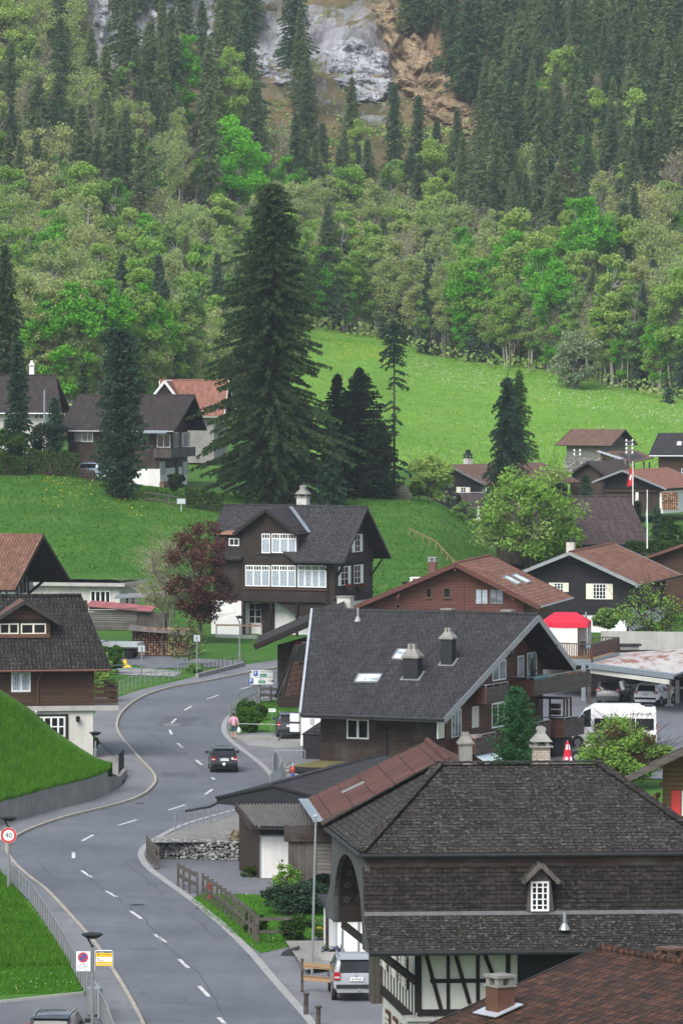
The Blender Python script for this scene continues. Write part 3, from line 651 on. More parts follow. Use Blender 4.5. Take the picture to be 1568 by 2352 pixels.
pts=fill([(-40,2290),(192,2283),(163,2222),(-40,2225)],9000,.03)+fill(LAWN1,14000,0)+fill([(524,1678),(545,1636),(600,1612),(690,1600),(640,1682)],4000,0)
tufts('mown_grass',pts,.07,.016,M['blade'],_r)
pts=[]
for _ in range(26000):
 p=bank_pt(_r.uniform(.3,1),_r.uniform(0,1));pts.append((p.x,p.y,p.z-.02))
for _ in range(1500):
 p=bank_pt(_r.uniform(.3,1),0);pts.append((p.x,p.y-.15,p.z))
for _ in range(1600):
 p=bank_pt(_r.uniform(.3,1),_r.uniform(.88,1));pts+=[(p.x+_r.normal(0,.1),p.y,p.z+.06)]*1
tufts('bank_grass',pts,.34,.02,M['blade'],_r)
M['petal_y']=plain('yellow_petals',(.6,.48,.03),.8,.1,var=.1);M['petal_w']=plain('white_petals',(.7,.7,.66),.8,.1,var=.1)
pts=fill([(-40,2225),(163,2222),(60,2080),(-40,2050)],130,.2)
for _ in range(110):
 p=bank_pt(_r.uniform(.35,1),_r.uniform(0,1));pts.append((p.x,p.y,p.z+.18))
tufts('yellow_flowers',pts,.035,.022,M['petal_y'],_r)
tufts('white_flowers',fill([(-40,2290),(185,2275),(150,2222),(-40,2225)],90,.05)+fill(LAWN1,40,.05),.03,.025,M['petal_w'],_r)
def slope(n,px0,px1,d0,d1,up=0):
 out=[]
 while len(out)<n:
  px=_r.uniform(px0,px1);p=gp(px,_r.uniform(d0(px),d1(px)),up-.08);out.append((p.x,p.y,p.z))
 return out
top_= lambda px:float(np.interp(px,[600,760,850,1000,1250,1568,1700],[900,905,913,900,885,860,850]))
M['blade_far']=leafmat('meadow_blades',(.15,.32,.04),(.19,.34,.055),.4,.6,.5);M['blade_hill']=leafmat('hill_blades',(.045,.13,.018),(.07,.16,.026),.4,.8,.7)
tufts('meadow_grass',slope(30000,640,1680, lambda p:690,top_),.20,.08,M['blade_far'],_r)
tufts('hill_grass',slope(34000,-80,1120, lambda p:470 if p>700 else 500, lambda p:566),.17,.06,M['blade_hill'],_r)
tufts('meadow_white_flowers',slope(1300,930,1640, lambda p:top_(p)-48, lambda p:top_(p)-4,.3)+slope(420,960,1640, lambda p:690,top_,.25)+slope(200,1180,1290, lambda p:672, lambda p:700,.3),.09,.09,plain('umbel_petals',(.5,.54,.46),.9,.1),_r)
tufts('meadow_yellow_flowers',slope(500,760,900, lambda p:top_(p)-50, lambda p:top_(p)-12,.25)+slope(500,950,1600, lambda p:700,top_,.25)+slope(200,100,330, lambda p:540, lambda p:556,.2),.07,.07,M['petal_y'],_r)
# ================================================================ houses
ZONE={'A':(.3662,0,689.0),'B':(.3296,459.3,1090.9),'C':(.3775,976.1,918.7),'D':(.3296,0,1177),'E':(.3662,0,1665.1),'F':(.2930,401.9,1521.6),'G':(.4508,861.3,1320.6),'H':(.6339,574.2,1837.4),'d':(1,0,0),'K':(.2494,1177.1,918.7),'P':(.2563,976.1,1435.4),'Q':(.1831,574.2,1665.1),'N':(.1648,717.7,2009.6),'S':(.1761,1291.9,1435.4),'T':(.1648,976.1,1004.8)}
def zp(k,x,y):s,a,b=ZONE[k]; return x*s+a,y*s+b
class House:
 def __init__(s,name,label,cat,x,y,rot,z0,group= None ):
  s.o=empty(name,(x,y,z0),R(rot),label,cat,group);s.x,s.y,s.r,s.z0=x,y,R(rot),z0
  s.c,s.s=math.cos(s.r),math.sin(s.r)
 def loc(s,p):dx,dy=p[0]-s.x,p[1]-s.y; return Vector((dx*s.c+dy*s.s,-dx*s.s+dy*s.c,p[2]-s.z0))
 def wor(s,p): return Vector((s.x+p[0]*s.c-p[1]*s.s,s.y+p[0]*s.s+p[1]*s.c,p[2]+s.z0))
 def ray(s,k,px,py):
  px,py=zp(k,px,py);o=s.loc((0,0,CH));e=s.loc(((px-CX)/F,1,CH-(py-HY)/F)); return o,e-o
 def plane(s,p0,n,k,px,py):
  o,d=s.ray(k,px,py);t=(Vector(p0)-o).dot(Vector(n))/d.dot(Vector(n)); return o+d*t
 def on(s,face,k,px,py):
  if face[0]=='F':p=s.plane((0,face[1],0),(0,1,0),k,px,py); return p.x,p.z
  p=s.plane((face[1],0,0),(1,0,0),k,px,py); return p.y,p.z
 def P(s,face,a,t,z):
  return Vector((a,face[1]-t,z)) if face[0]=='F' else Vector((face[1]+(t if face[0]=='R' else -t),a,z))
 def fbox(s,mb,face,a0,a1,t0,t1,z0,z1,m=0):
  if a0>a1:a0,a1=a1,a0
  p,q=s.P(face,a0,t0,z0),s.P(face,a1,t1,z1);mb.box(p.x,q.x,p.y,q.y,p.z,q.z,m)
 def rect(s,face,k,x0,y0,x1,y1):
  a0,z1=s.on(face,k,x0,y0);a1,z0=s.on(face,k,x1,y1); return min(a0,a1),max(a0,a1),min(z0,z1),max(z0,z1)
 def win(s,face,rc,nx=2,nz=1,frame= None ,pane= None ,shut= None ,sw= None ,sides=(1,1),sill= False ,fr=.07,bar=.04,top= None ,proud=.05,slats= False ,name='window',hole= None ):
  a0,a1,z0,z1=rc;frame=frame or M['bright_white'];pane=pane or M['glass']
  mb=MB();f0=.012
  for b in ((a0,a1,z0,z0+fr),(a0,a1,z1-fr,z1),(a0,a0+fr,z0+fr,z1-fr),(a1-fr,a1,z0+fr,z1-fr)):s.fbox(mb,face,b[0],b[1],f0,proud,b[2],b[3])
  for i in range(1,nx):
   c=a0+(a1-a0)*i/nx;s.fbox(mb,face,c-bar*.8,c+bar*.8,f0,proud*.9,z0+fr,z1-fr)
  for i in range(1,nz):
   c=z0+(z1-z0)*i/nz;s.fbox(mb,face,a0+fr,a1-fr,f0,proud*.7,c-bar/2,c+bar/2)
  if top:
   c=z1-(z1-z0)*top[0];s.fbox(mb,face,a0+fr,a1-fr,f0,proud*.85,c-bar*.6,c+bar*.6)
   for i in range(1,top[1]):
    q=a0+(a1-a0)*i/top[1];s.fbox(mb,face,q-bar*.4,q+bar*.4,f0,proud*.7,c,z1-fr)
  o=mb.build(name,frame,s.o)
  pb=MB();s.fbox(pb,face,a0+fr*.6,a1-fr*.6,f0,f0+.012,z0+fr*.6,z1-fr*.6);pb.build('pane',pane,o)
  if top:
   pb=MB();c=z1-(z1-z0)*top[0];s.fbox(pb,face,a0+fr*.6,a1-fr*.6,f0+.012,f0+.016,c,z1-fr*.6);pb.build('pane',M['glass'],o)
  if shut:
   sw=sw or (a1-a0)/2
   for k,(b0,b1) in enumerate(((a0-sw-.02,a0-.02),(a1+.02,a1+sw+.02))):
    if not sides[k]: continue
    sb=MB();s.fbox(sb,face,b0,b1,.015,.05,z0,z1)
    if slats:
     n=9
     for i in range(n):zz=z0+(z1-z0)*(i+.5)/n;s.fbox(sb,face,b0+.06,b1-.06,.05,.075,zz-.03,zz+.03,1)
    else :
     for zz in (z0+(z1-z0)*.18,z0+(z1-z0)*.82):s.fbox(sb,face,b0+.03,b1-.03,.05,.068,zz-.05,zz+.05)
     s.fbox(sb,face,(b0+b1)/2-.03,(b0+b1)/2+.03,.05,.056,z0+(z1-z0)*.62,z0+(z1-z0)*.66,1)
    sb.build('shutter',[shut,slats if slats else M['black']],o)
  if sill:
   sb=MB();s.fbox(sb,face,a0-.06,a1+.06,f0,.14,z0-.06,z0-.002);sb.build('sill',frame,o)
  return o
 def roof(s,hr,ur,near,far,th=.18,top= None ,fascia= None ,cap= None ,name='roof',under= None ,gutter= None ,capr=.11,barge=.22,bargemat= None ):
 # near / far: (v, z, u0, u1) of the eaves
  top=top or M['slate'];fascia=fascia or M['fascia'];z=s.z0
  mb=MB();(vn,hn,n0,n1),(vf,hf,f0,f1)=near,far
  A=Vector((ur[0],0,hr-z));B=Vector((ur[1],0,hr-z));N0=Vector((n0,vn,hn-z));N1=Vector((n1,vn,hn-z));F0=Vector((f0,vf,hf-z));F1=Vector((f1,vf,hf-z))
  mb.slab([N0,N1,B,A],th,0,1,2);mb.slab([F1,F0,A,B],th,0,1,2)
  r=mb.build(name,[top,fascia,under or M['soffit']],s.o)
  if cap:
   cb=MB();n=max(2,int((ur[1]-ur[0])/.4));d=(B-A)/n
   for i in range(n):cb.tube(A+d*i+Vector((0,0,.01)),A+d*(i+1.08)+Vector((0,0,.03)),capr*.92,capr,8)
   cb.build('ridge_cap',cap,r)
  if barge:
   bm_=bargemat or fascia
   for p0,p1,sg in ((B,N1,1),(B,F1,1),(A,N0,-1),(A,F0,-1)):
    bb=MB();o_=Vector((sg*.035,0,-barge/2+.03));bb.bar(p0+o_,p1+o_,.05,barge);bb.build('bargeboard',bm_,r)
  if gutter:
   gb=MB();gb.tube(N0+Vector((0,-.07,-.08)),N1+Vector((0,-.07,-.08)),.075,.075,8);gb.build('gutter',gutter,r)
   gb=MB();gb.tube(F0+Vector((0,.07,-.08)),F1+Vector((0,.07,-.08)),.075,.075,8);gb.build('gutter',gutter,r)
  return r
 def body(s,u0,u1,v0,v1,zb,hr,hn,vn,hf,vf,mat,th=.24,name='timber_wall'):
 # prism filling the gable under the roof planes
  z=s.z0;zn=hr-th-(hr-hn)/abs(vn)*abs(v0);zf=hr-th-(hr-hf)/abs(vf)*abs(v1)
  prof=[(v0,zb-z),(v1,zb-z),(v1,zf-z),(0,hr-th-z),(v0,zn-z)]
  mb=MB();mb.extr([(u0,v,q) for v,q in prof],(u1-u0,0,0)); return mb.build(name,mat,s.o)
 def block(s,name,u0,u1,v0,v1,z0,z1,mat,parent= None ):
  mb=MB();mb.box(u0,u1,v0,v1,z0-s.z0,z1-s.z0); return mb.build(name,mat,parent or s.o)
 def purlins(s,ua,ub,vs,hr,slope,th=.2,mat= None ,w=.2,parent= None ):
  for v in vs:
   mb=MB();zz=hr-s.z0-abs(v)*slope-th-.12;mb.box(ua,ub,v-w/2,v+w/2,zz-.13,zz+.1);mb.box(ub-.5,ub-.2,v-w/3,v+w/3,zz-.28,zz-.13);mb.build('purlin',mat or M['beam'],parent or s.o)
 def chimney(s,u,v,zb,w,d,zt,mat,cap= None ,style='slab',parent= None ,flash= True ):
  z=s.z0;mb=MB();mb.box(u-w/2,u+w/2,v-d/2,v+d/2,zb-z,zt-z)
  o=mb.build('chimney',mat,parent or s.o);cap=cap or M['concrete_old'];cb=MB()
  k_=min(1,w/.9)
  if style=='bell':
   a=.09;cb.box(u-w/2-a,u+w/2+a,v-d/2-a,v+d/2+a,zt-z,zt-z+.14*k_)
   b=[(u+sx*(w/2+.06),v+sy*(d/2+.06),zt-z+.14*k_) for sx,sy in ((-1,-1),(1,-1),(1,1),(-1,1))]
   t=[(u+sx*w*.27,v+sy*d*.3,zt-z+.55*k_) for sx,sy in ((-1,-1),(1,-1),(1,1),(-1,1))];cb.hexa(b+t)
   cb.box(u-w*.25,u-.03,v-d*.28,v+d*.28,zt-z+.55*k_,zt-z+.85*k_);cb.box(u+.03,u+w*.25,v-d*.28,v+d*.28,zt-z+.55*k_,zt-z+.84*k_)
  elif style=='hood':
   a=.1;cb.box(u-w/2-a,u+w/2+a,v-d/2-a,v+d/2+a,zt-z,zt-z+.08*k_);mm=MB()
   for sx in (-1,1):
    for sy in (-1,1):cb.box(u+sx*w*.36-.06,u+sx*w*.36+.06,v+sy*d*.3-.06,v+sy*d*.3+.06,zt-z+.08*k_,zt-z+.3*k_)
   b=[(u+sx*(w/2+.13*k_),v+sy*(d/2+.1*k_),zt-z+.3*k_) for sx,sy in ((-1,-1),(1,-1),(1,1),(-1,1))]
   t=[(u+sx*w*.26,v+sy*d*.3,zt-z+.72*k_) for sx,sy in ((-1,-1),(1,-1),(1,1),(-1,1))];cb.hexa(b+t)
   c=zt-z+.72*k_;cb.box(u-w*.24,u+w*.24,v-d*.26,v+d*.26,c,c+.22*k_)
   prof=[(u+w*.3*math.cos(q),v-d*.26,c+.22*k_+.18*k_*math.sin(q)) for q in np.linspace(0,math.pi,9)];cb.extr(prof,(0,d*.52,0))
  elif style=='vent':
   cb.box(u-w/2-.05,u+w/2+.05,v-d/2-.05,v+d/2+.05,zt-z,zt-z+.05)
   for sx in (-1,1):
    for sy in (-1,1):cb.box(u+sx*(w/2-.1)-.09,u+sx*(w/2-.1)+.09,v+sy*(d/2-.1)-.09,v+sy*(d/2-.1)+.09,zt-z+.05,zt-z+.27)
   cb.box(u-w/2-.04,u+w/2+.04,v-d/2-.04,v+d/2+.04,zt-z+.27,zt-z+.35)
  else :
   cb.box(u-w/2-.07,u+w/2+.07,v-d/2-.07,v+d/2+.07,zt-z,zt-z+.09)
  cb.build('chimney_cap',cap,o)
  if flash:
   fb=MB();fb.box(u-w/2-.1,u+w/2+.1,v-d/2-.14,v+d/2+.1,zb-z,zb-z+.06);
  return o
def pipe(H,pts,r=.05,mat= None ,name='downpipe'):
 mb=MB();mb.path(pts,r,8); return mb.build(name,mat or M['fascia'],H.o)
def skylight(H,corners,roofn,parent):
# corners on the roof plane; frame and pane lie on it
 c=[V3(p) for p in corners];n=(c[1]-c[0]).cross(c[2]-c[0]).normalized();n=n if n.z>0 else -n;ctr=sum(c,Vector())/4
 mb=MB();
 for i in range(4):mb.bar(c[i]+n*.06,c[(i+1)%4]+n*.06,.09,.1)
 o=mb.build('skylight',M['metal_grey'],parent);pb=MB();q=[ctr+(p-ctr)*.97+n*.06 for p in c]
 pb.poly(q);pb.build('pane',M['glass_sky'],o); return o
 # ---- H9: dark brown chalet in the middle
h=House('chalet','dark brown chalet in mid picture with white-framed veranda windows and a slate cross gable','house',-4.1,451.42,-22.75,0)
hr,hn,vn=11.25,6.62,5.42;sl=(hr-hn)/vn;U=6.9
rf=h.roof(hr,(-U,U),(-vn,hn,h.on(('F',-vn),'B',668,600)[0],U),(vn,hn,-U,U),.2,M['slate_old'],cap=M['slate_old'],gutter= None )
mb=MB();z_c=9.0;vc=-(hr-z_c)/sl
mb.slab([(-U,vc,z_c),(-1.5,vc,z_c),(-1.5,-.02,hr-.02),(-U,-.02,hr-.02)],.2,0,1,2);mb.build('roof_slope',[M['slate_old'],M['fascia'],M['soffit']],rf)
VF=-4.35
h.body(-U+.9,U-1.25,VF+.02,4.35,2.95,hr,hn,vn,hn,vn,M['wood_chalet'],.26)
FF=('F',VF)
# front block with the cross gable
ul,_z=h.on(FF,'B',303,500);ur_,_z=h.on(FF,'B',688,500);uc,za=h.on(FF,'B',482,235);el_,zel=h.on(FF,'B',258,400);er_,zer=h.on(FF,'B',702,415)
ze=(zel+zer)/2;za=min(za,hr-.12);VB=VF-.12;Z=0
mb=MB();mb.extr([(ul,VB,2.98),(ur_,VB,2.98),(ur_,VB,ze+.25),(uc,VB,za-.32),(ul,VB,ze+.25)],(0,3.2,0));xg=mb.build('cross_gable',M['wood_chalet'],h.o)
vr_=-(hr-za)/sl;ve_=-(hr-ze)/sl;vo=VB-.75
mb=MB();mb.slab([(el_,vo,ze),(uc,vo,za),(uc,vr_,za),(el_,ve_+.3,ze)],.16,0,1,2);mb.slab([(er_,ve_+.3,ze),(uc,vr_,za),(uc,vo,za),(er_,vo,ze)],.16,0,1,2)
mb.build('cross_gable_roof',[M['slate_old'],M['fascia'],M['soffit']],xg)
for e in (el_,er_):
 bb=MB();bb.bar((uc,vo-.03,za-.1),(e,vo-.03,ze-.1),.06,.28);bb.build('bargeboard',M['beam'],xg)
vb=MB();vb.bar((uc+.3,vr_-.1,za+.06),(er_+.1,ve_-.05,ze+.1),.34,.05);vb.build('valley_flashing',M['metal_bluegrey'],xg)
# right part of the veranda below the main eave
u1,_z=h.on(FF,'B',880,700);mb=MB();mb.box(ur_+.002,u1,VB+.01,VF+1,2.98,6.1);mb.build('veranda',M['wood_chalet'],h.o)
# left bay with copper roof
ub0,zb0=h.on(FF,'B',150,600);mb=MB();mb.box(-U+.95,ul-.004,VB+.05,VF+1.6,2.98,h.on(FF,'B',200,418)[1]);mb.build('side_bay',M['wood_chalet'],h.o)
p0,z1=h.on(FF,'B',135,405);p1,z2=h.on(FF,'B',258,408)
mb=MB();mb.slab([(p0,VB-.5,z1),(p1+.1,VB-.5,z1),(p1+.1,vc+.4,z_c+.12),(p0,vc+.4,z_c+.12)],.1);mb.build('copper_roof',M['copper_new'],h.o)
p0,z1=h.on(FF,'B',165,575);p1,z2=h.on(FF,'B',305,575);mb=MB();mb.slab([(p0-.5,VB-.7,z1-.1),(p1,VB-.7,z1-.1),(p1,VB+.05,z1+.22),(p0-.5,VB+.05,z1+.22)],.12,0,1);mb.build('pent_roof',[M['slate'],M['fascia']],h.o)
FV=('F',VB)
for a,b,n in ((316,487,3),(497,668,3),(680,880,4)):h.win(FV,h.rect(FV,'B',a,628,b,778+(b-487)*.02),n,1,pane=M['lace'],top=(.24,n*3),fr=.09,bar=.08)
for a,b,n in ((430,490,1),(500,671,3)):h.win(FV,h.rect(FV,'B',a,408,b,546),n,1,pane=M['lace'],top=(.26,n*3),fr=.08,bar=.08)
h.win(('F',VB+.05),h.rect(FV,'B',200,440,272,496),2,1,fr=.1)
s0,z0=h.on(FV,'B',308,790);s1,z1=h.on(FV,'B',884,778);h.block('sill_board',s0,s1,VB-.12,VB,z0-.06,z0+.02,M['copper'])
s0,z0=h.on(FV,'B',390,548);s1,z1=h.on(FV,'B',690,548);h.block('sill_board',s0,s1,VB-.1,VB,z0-.05,z0+.01,M['fascia'])
# plaster ground floor, set back, with the porch
h.block('plaster_wall',-U+.75,h.on(FF,'B',290,1000)[0],VF-.1,4.0,0,2.98,M['plaster_white'])
h.block('plaster_wall',-3,U-1.4,VF+1.5,4.0,0,2.96,M['plaster_white'])
GF=('F',VF+1.5)
h.win(GF,h.rect(GF,'B',340,890,430,1038),2,3,frame=M['plaster_white'],fr=.07);rc=h.rect(GF,'B',428,892,520,1095)
mb=MB();h.fbox(mb,GF,rc[0],rc[1],.01,.09,0,rc[3]);d_=mb.build('door',M['wood_chalet'],h.o);mb=MB();h.fbox(mb,GF,rc[0]+.2,rc[0]+.26,.09,.14,1.0,1.1);mb.build('handle',M['metal_grey'],d_)
for x in (303,490,672,880):
 u,_z=h.on(FV,'B',x,900);mb=MB();mb.box(u-.1,u+.1,VB+.02,VB+.22,0,2.98);mb.build('porch_post',M['beam'],h.o)
u0,_z=h.on(FV,'B',590,1000);u2,_z=h.on(FV,'B',880,1000);mb=MB()
a=h.on(FV,'B',520,870);b=h.on(FV,'B',668,985);mb.extr([(a[0],VB+.3,2.96),(u2,VB+.3,2.96),(u2,VB+.3,1.2),(b[0],VB+.3,b[1])],(0,.08,0));mb.build('stair_screen',M['wood_chalet'],h.o)
# right gable face
RF=('R',U-1.25)
CREAMW=M['bright_white']
h.win(RF,h.rect(RF,'B',978,640,1030,766),2,3,shut=CREAMW,sw=.5,fr=.06,sides=(1,1));h.win(RF,h.rect(RF,'B',1070,630,1116,755),2,3,shut=CREAMW,sw=.55,sides=(0,1));h.win(RF,h.rect(RF,'B',1074,415,1112,535),2,3,shut=CREAMW,sw=.55)
s0,zz=h.on(RF,'B',955,845);s1,z2=h.on(RF,'B',1160,820)
for z_ in (zz,h.on(RF,'B',1060,607)[1]):
 mb=MB();h.fbox(mb,RF,VF,4.35,.01,.12,z_-.1,z_+.06);mb.build('floor_beam',M['beam'],h.o)
for x in (1020,1110):
 s_,z_=h.on(RF,'B',x,790);mb=MB();h.fbox(mb,RF,s_-.7,s_+.7,.1,.35,z_-.12,z_+.12);fb=mb.build('flower_box',M['wood_dark'],h.o)
 rng=np.random.default_rng(int(x));c=np.stack([U-1.25+.22+rng.normal(0,.08,60),rng.uniform(s_-.7,s_+.7,60),z_+.14+rng.uniform(0,.25,60)],1);d=rng.normal(0,.05,(60,2,3))
 v=np.stack([c-d[:,0],c+d[:,1],c+d[:,0],c-d[:,1]],1);npmesh('flowers',v.reshape(-1,3),4,[M['red_cloth'],M['leaf_box']],fb,rng.integers(0,2,60))
h.purlins(U-1.3,U-.1,(-3.6,3.6,0),hr,sl,parent=rf)
for q0,q1 in (((U-1.2,-3.7,5.4),(U-.3,-4.4,6.6)),((U-1.2,3.7,5.0),(U-.3,4.3,6.5))):
 br=MB();br.bar(q0,q1,.16,.16);br.build('roof_brace',M['beam'],rf)
h.roof
p=h.plane((0,0,hr),(0,-sl,1),'B',718,205);h.chimney(h.on(('F',.6),'B',718,190)[0],.6,hr-.8,.95,.8,hr+.75,M['plaster_dirty'],M['concrete_old'],'hood',rf)
gb=MB();e0=h.on(('F',-vn),'B',668,605)[0];gb.tube((e0,-vn-.07,hn-.1),(U,-vn-.07,hn-.1),.08,.08,8);gb.build('gutter',M['metal_dark'],rf)
u_,_z=h.on(FV,'B',883,800);pipe(h,[(u_+.05,-vn-.05,hn-.2),(u_+.05,VB-.08,hn-.9),(u_+.05,VB-.08,0.3)])
# ---- H16: chalet on the hill
h=House('chalet','dark chalet with white ground floor and wooden balcony on the hill behind the slim pine','house',-23.3,575,-14.5,9.0)
hr,hn,hf=19.75,15.85,15.85;vn=vf=6.6;sl=(hr-hn)/vn;UL,UR=-6.6,6.5
rf=h.roof(hr,(UL,UR+.5),(-vn,hn,UL-.6,UR),(vf,hf,UL,UR),.22,M['pantile_brown'],cap=M['pantile_brown'],gutter=M['metal_grey'])
h.body(UL+.4,UR-1.9,-5.4,5.4,11.6,hr,hn,vn,hf,vf,M['wood_dark'],.26)
h.block('plaster_wall',UL+.45,UR-1.95,-5.35,5.35,7.5,11.6,M['plaster_white'])
FF=('F',-5.4);RF=('R',UR-1.9)
h.win(FF,h.rect(FF,'A',512,826,584,890),2,1,shut=M['metal_grey'],sw=.85,sides=(1,0),pane=M['glass_curtain'])
# loggia with balcony at the near right corner
s0,zb=h.on(FF,'A',968,990);mb=MB();zt=h.on(FF,'A',968,930)[1]
mb.box(s0,UR-.6,-5.75,-5.62,zb,zt);mb.box(UR-.72,UR-.6,-5.62,4.2,zb,zt);mb.box(s0,UR-.62,-5.62,-5.38,zb,zb+.12);mb.box(UR-1.95,UR-.7,-5.38,4.2,zb,zb+.12)
mb.build('balcony',M['wood_greyv'],h.o)
h.win(FF,h.rect(FF,'A',985,842,1068,925),2,1);h.win(RF,h.rect(RF,'A',1088,830,1118,922),2,1);h.win(RF,h.rect(RF,'A',1150,830,1175,920),2,1,shut=M['metal_bluegrey'],sw=.9);h.win(RF,h.rect(RF,'A',1112,710,1128,738),1,1)
s0,z0=h.on(('F',-6.9),'A',1080,835);mb=MB();q=UR-1.9
mb.slab([(q-1.6,-7.2,z0+.0),(q+1.2,-7.2,z0),(q+1.2,-5.5,z0+.75),(q-1.6,-5.5,z0+.75)],.05);mb.build('awning',M['metal_bluegrey'],h.o)
for x in (1018,1160):
 h.win(RF,h.rect(RF,'A',x-16,1015,x+16,1092),1,1,frame=M['metal_bluegrey'],pane=M['metal_bluegrey'],fr=.1)
rc=h.rect(RF,'A',1100,1010,1116,1145);mb=MB();h.fbox(mb,RF,rc[0],rc[1],.01,.08,9.0-9.0,rc[3]);mb.build('door',M['wood_dark'],h.o)
h.purlins(UR-1.95,UR+.2,(-4.6,4.6,0),hr,sl,parent=rf)
mb=MB();s0,z0=h.on(RF,'A',1030,1120);h.fbox(mb,RF,s0-2.2,s0+2.2,.1,.6,0.0,1.15);mb.build('firewood_stack',M['firewood'], None );_o=bpy.data.objects['firewood_stack'];_o.matrix_world=h.o.matrix_world if False else Matrix.Translation((h.x,h.y,h.z0))@Matrix.Rotation(h.r,4,'Z');tag(_o,'low stack of split firewood against the white ground floor of the hill chalet','firewood')
# ---- H17, H18: houses behind
h=House('house','brown-roofed house half hidden behind slim conifers at far left of the hill','house',at(60,900,610).x,610,-6,12)
hr=at(100,862,610).z;hn=at(100,948,604).z;rf=h.roof(hr,(-9,at(128,862,610).x-h.x),(-6,hn,-9,at(155,948,604).x-h.x),(6,hn,-9,4.5),.2,M['pantile_brown'],cap=M['pantile_brown'],gutter=M['metal_light'])
h.body(-8,3.2,-5,5,12,hr,hn,6,hn,6,M['plaster_dirty']);h.win(('F',-5),h.rect(('F',-5),'A',215,712,275,745),2,1)
h.chimney(h.on(('F',0.4),'A',200,440)[0],.4,hr-.4,.55,.55,hr+1.1,M['plaster_white'],M['plaster_white'],'hood',rf)
h=House('house','house with pink tiled roof and white verge behind the hill chalet','house',at(440,900,625).x,625,-8,11)
hr=at(420,873,625).z;hn=at(420,956,618).z;rf=h.roof(hr,(-4.0,4.6),(-6,hn,-2.2,5.0),(6,hn,-4,4.6),.22,M['tile_pink'],fascia=M['plaster_white'],cap=M['tile_pink'],bargemat=M['plaster_white'],barge=.4)
h.body(-2.6,3.6,-5,5,11,hr,hn,6,hn,6,M['concrete'])
mb=MB();q=h.on(('F',-5.5),'A',962,598);qa=h.on(('F',-5.5),'A',1032,510);qb=h.on(('F',-5.5),'A',1098,598)
mb.bar((q[0],-5.5,q[1]),(qa[0],-5.5,qa[1]),.1,.28);mb.bar((qb[0],-5.5,qb[1]),(qa[0],-5.5,qa[1]),.1,.28);mb.build('gable_verge',M['bright_white'],h.o)
mb=MB();mb.extr([(q[0]+.3,-5.3,q[1]),(qb[0]-.3,-5.3,qb[1]),(qa[0],-5.3,qa[1]-.3)],(0,3,0));mb.build('front_gable',M['beam'],h.o)
mb=MB();mb.slab([(q[0],-5.6,q[1]+.1),(qa[0],-5.6,qa[1]+.14),(qa[0],-.6,qa[1]+.14),(q[0],-3.2,q[1]+.1)],.12,0,1);mb.slab([(qb[0],-3.2,qb[1]+.1),(qa[0],-.6,qa[1]+.14),(qa[0],-5.6,qa[1]+.14),(qb[0],-5.6,qb[1]+.1)],.12,0,1);mb.build('front_gable_roof',[M['tile_pink'],M['bright_white']],h.o)
# ---- H13: tiled gable house upper left
h=House('house','white half-timbered house with reddish tiled roof and deep dark gable at the left border','house',-30.6,408.7,-12.2,0.0)
hr,hn=10.37,6.39;vn=8.2;UR=6.9;sl=(hr-hn)/vn
rf=h.roof(hr,(-8,UR),(-vn,hn,-8,UR),(vn,hn,-8,UR),.2,M['pantile_red'],cap=M['pantile_red'],gutter= None ,barge=.3,bargemat=M['beam'])
h.body(-7,UR-3.4,-6.6,6.0,3.2,hr,hn,vn,hn,vn,M['plaster_white']);h.block('plaster_wall',-7,UR-3.45,-6.5,5.9,0,3.2,M['plaster_white'])
RF=('R',UR-3.4);h.win(RF,h.rect(RF,'D',132,410,205,560),3,1,shut=M['metal_bluegrey'],sw=.9,frame=M['bright_white'])
mb=MB();h.fbox(mb,RF,-6.6,6,.01,.1,8.3,8.5)
for s_ in (-5.2,-2.2,1.2,4.4):h.fbox(mb,RF,s_-.1,s_+.1,.01,.1,3.2,7.2 if abs(s_)>3 else 8.3)
mb.build('timber_frame',M['beam'],h.o);h.purlins(UR-3.4,UR-.1,(-6.2,-3,0,3,5.8),hr,sl,parent=rf)
for s_ in (-6.2,5.8):
 mb=MB();mb.bar((UR-3.4,s_,4.9),(UR-.8,s_,hr-abs(s_)*sl-.5),.2,.2);mb.build('roof_brace',M['beam'],rf)
 # ---- H12: dark tiled house lower left
h=House('house','dark timber house with pale-lichened tiled roof and dormer beside the road bend','house',-16.33,319.0,9,0.0)
hr,hn,vn=9.95,5.68,4.95;sl=(hr-hn)/vn
rf=h.roof(hr,(-14,0),(-vn,hn,-14,1.35),(vn,hn,-14,.8),.2,M['pantile_dark'],cap=M['pantile_dark'],capr=.14,gutter=M['copper'])
VF=-3.95;UR=.42
h.body(-13.5,UR,VF,3.9,3.35,hr,hn,vn,hn,vn,M['wood_brown'],.28);h.block('plaster_wall',-13.5,UR-.06,VF+.06,3.8,0,3.05,M['plaster_grey'])
FF=('F',VF);h.block('floor_slab',-13.5,UR+1.5,VF-.18,3.8,3.05,3.35,M['concrete_light'])
h.win(FF,h.rect(FF,'D',78,1110,213,1252),2,1,pane=M['lace'],fr=.12,bar=.1)
h.win(('F',VF+.06),h.rect(FF,'D',258,1425,455,1565),4,2,fr=.1,bar=.07,frame=M['bright_white']);rc=h.rect(FF,'D',256,1422,458,1568)
mb=MB()
for b in ((rc[0]-.16,rc[0],rc[2]-.1,rc[3]+.12),(rc[1],rc[1]+.16,rc[2]-.1,rc[3]+.12),(rc[0],rc[1],rc[3],rc[3]+.12),(rc[0],rc[1],rc[2]-.1,rc[2])):h.fbox(mb,('F',VF+.06),b[0],b[1],.01,.08,b[2],b[3])
mb.build('window_surround',M['beam'],h.o);h.win(('F',VF+.06),h.rect(FF,'D',150,1425,228,1490),2,1)
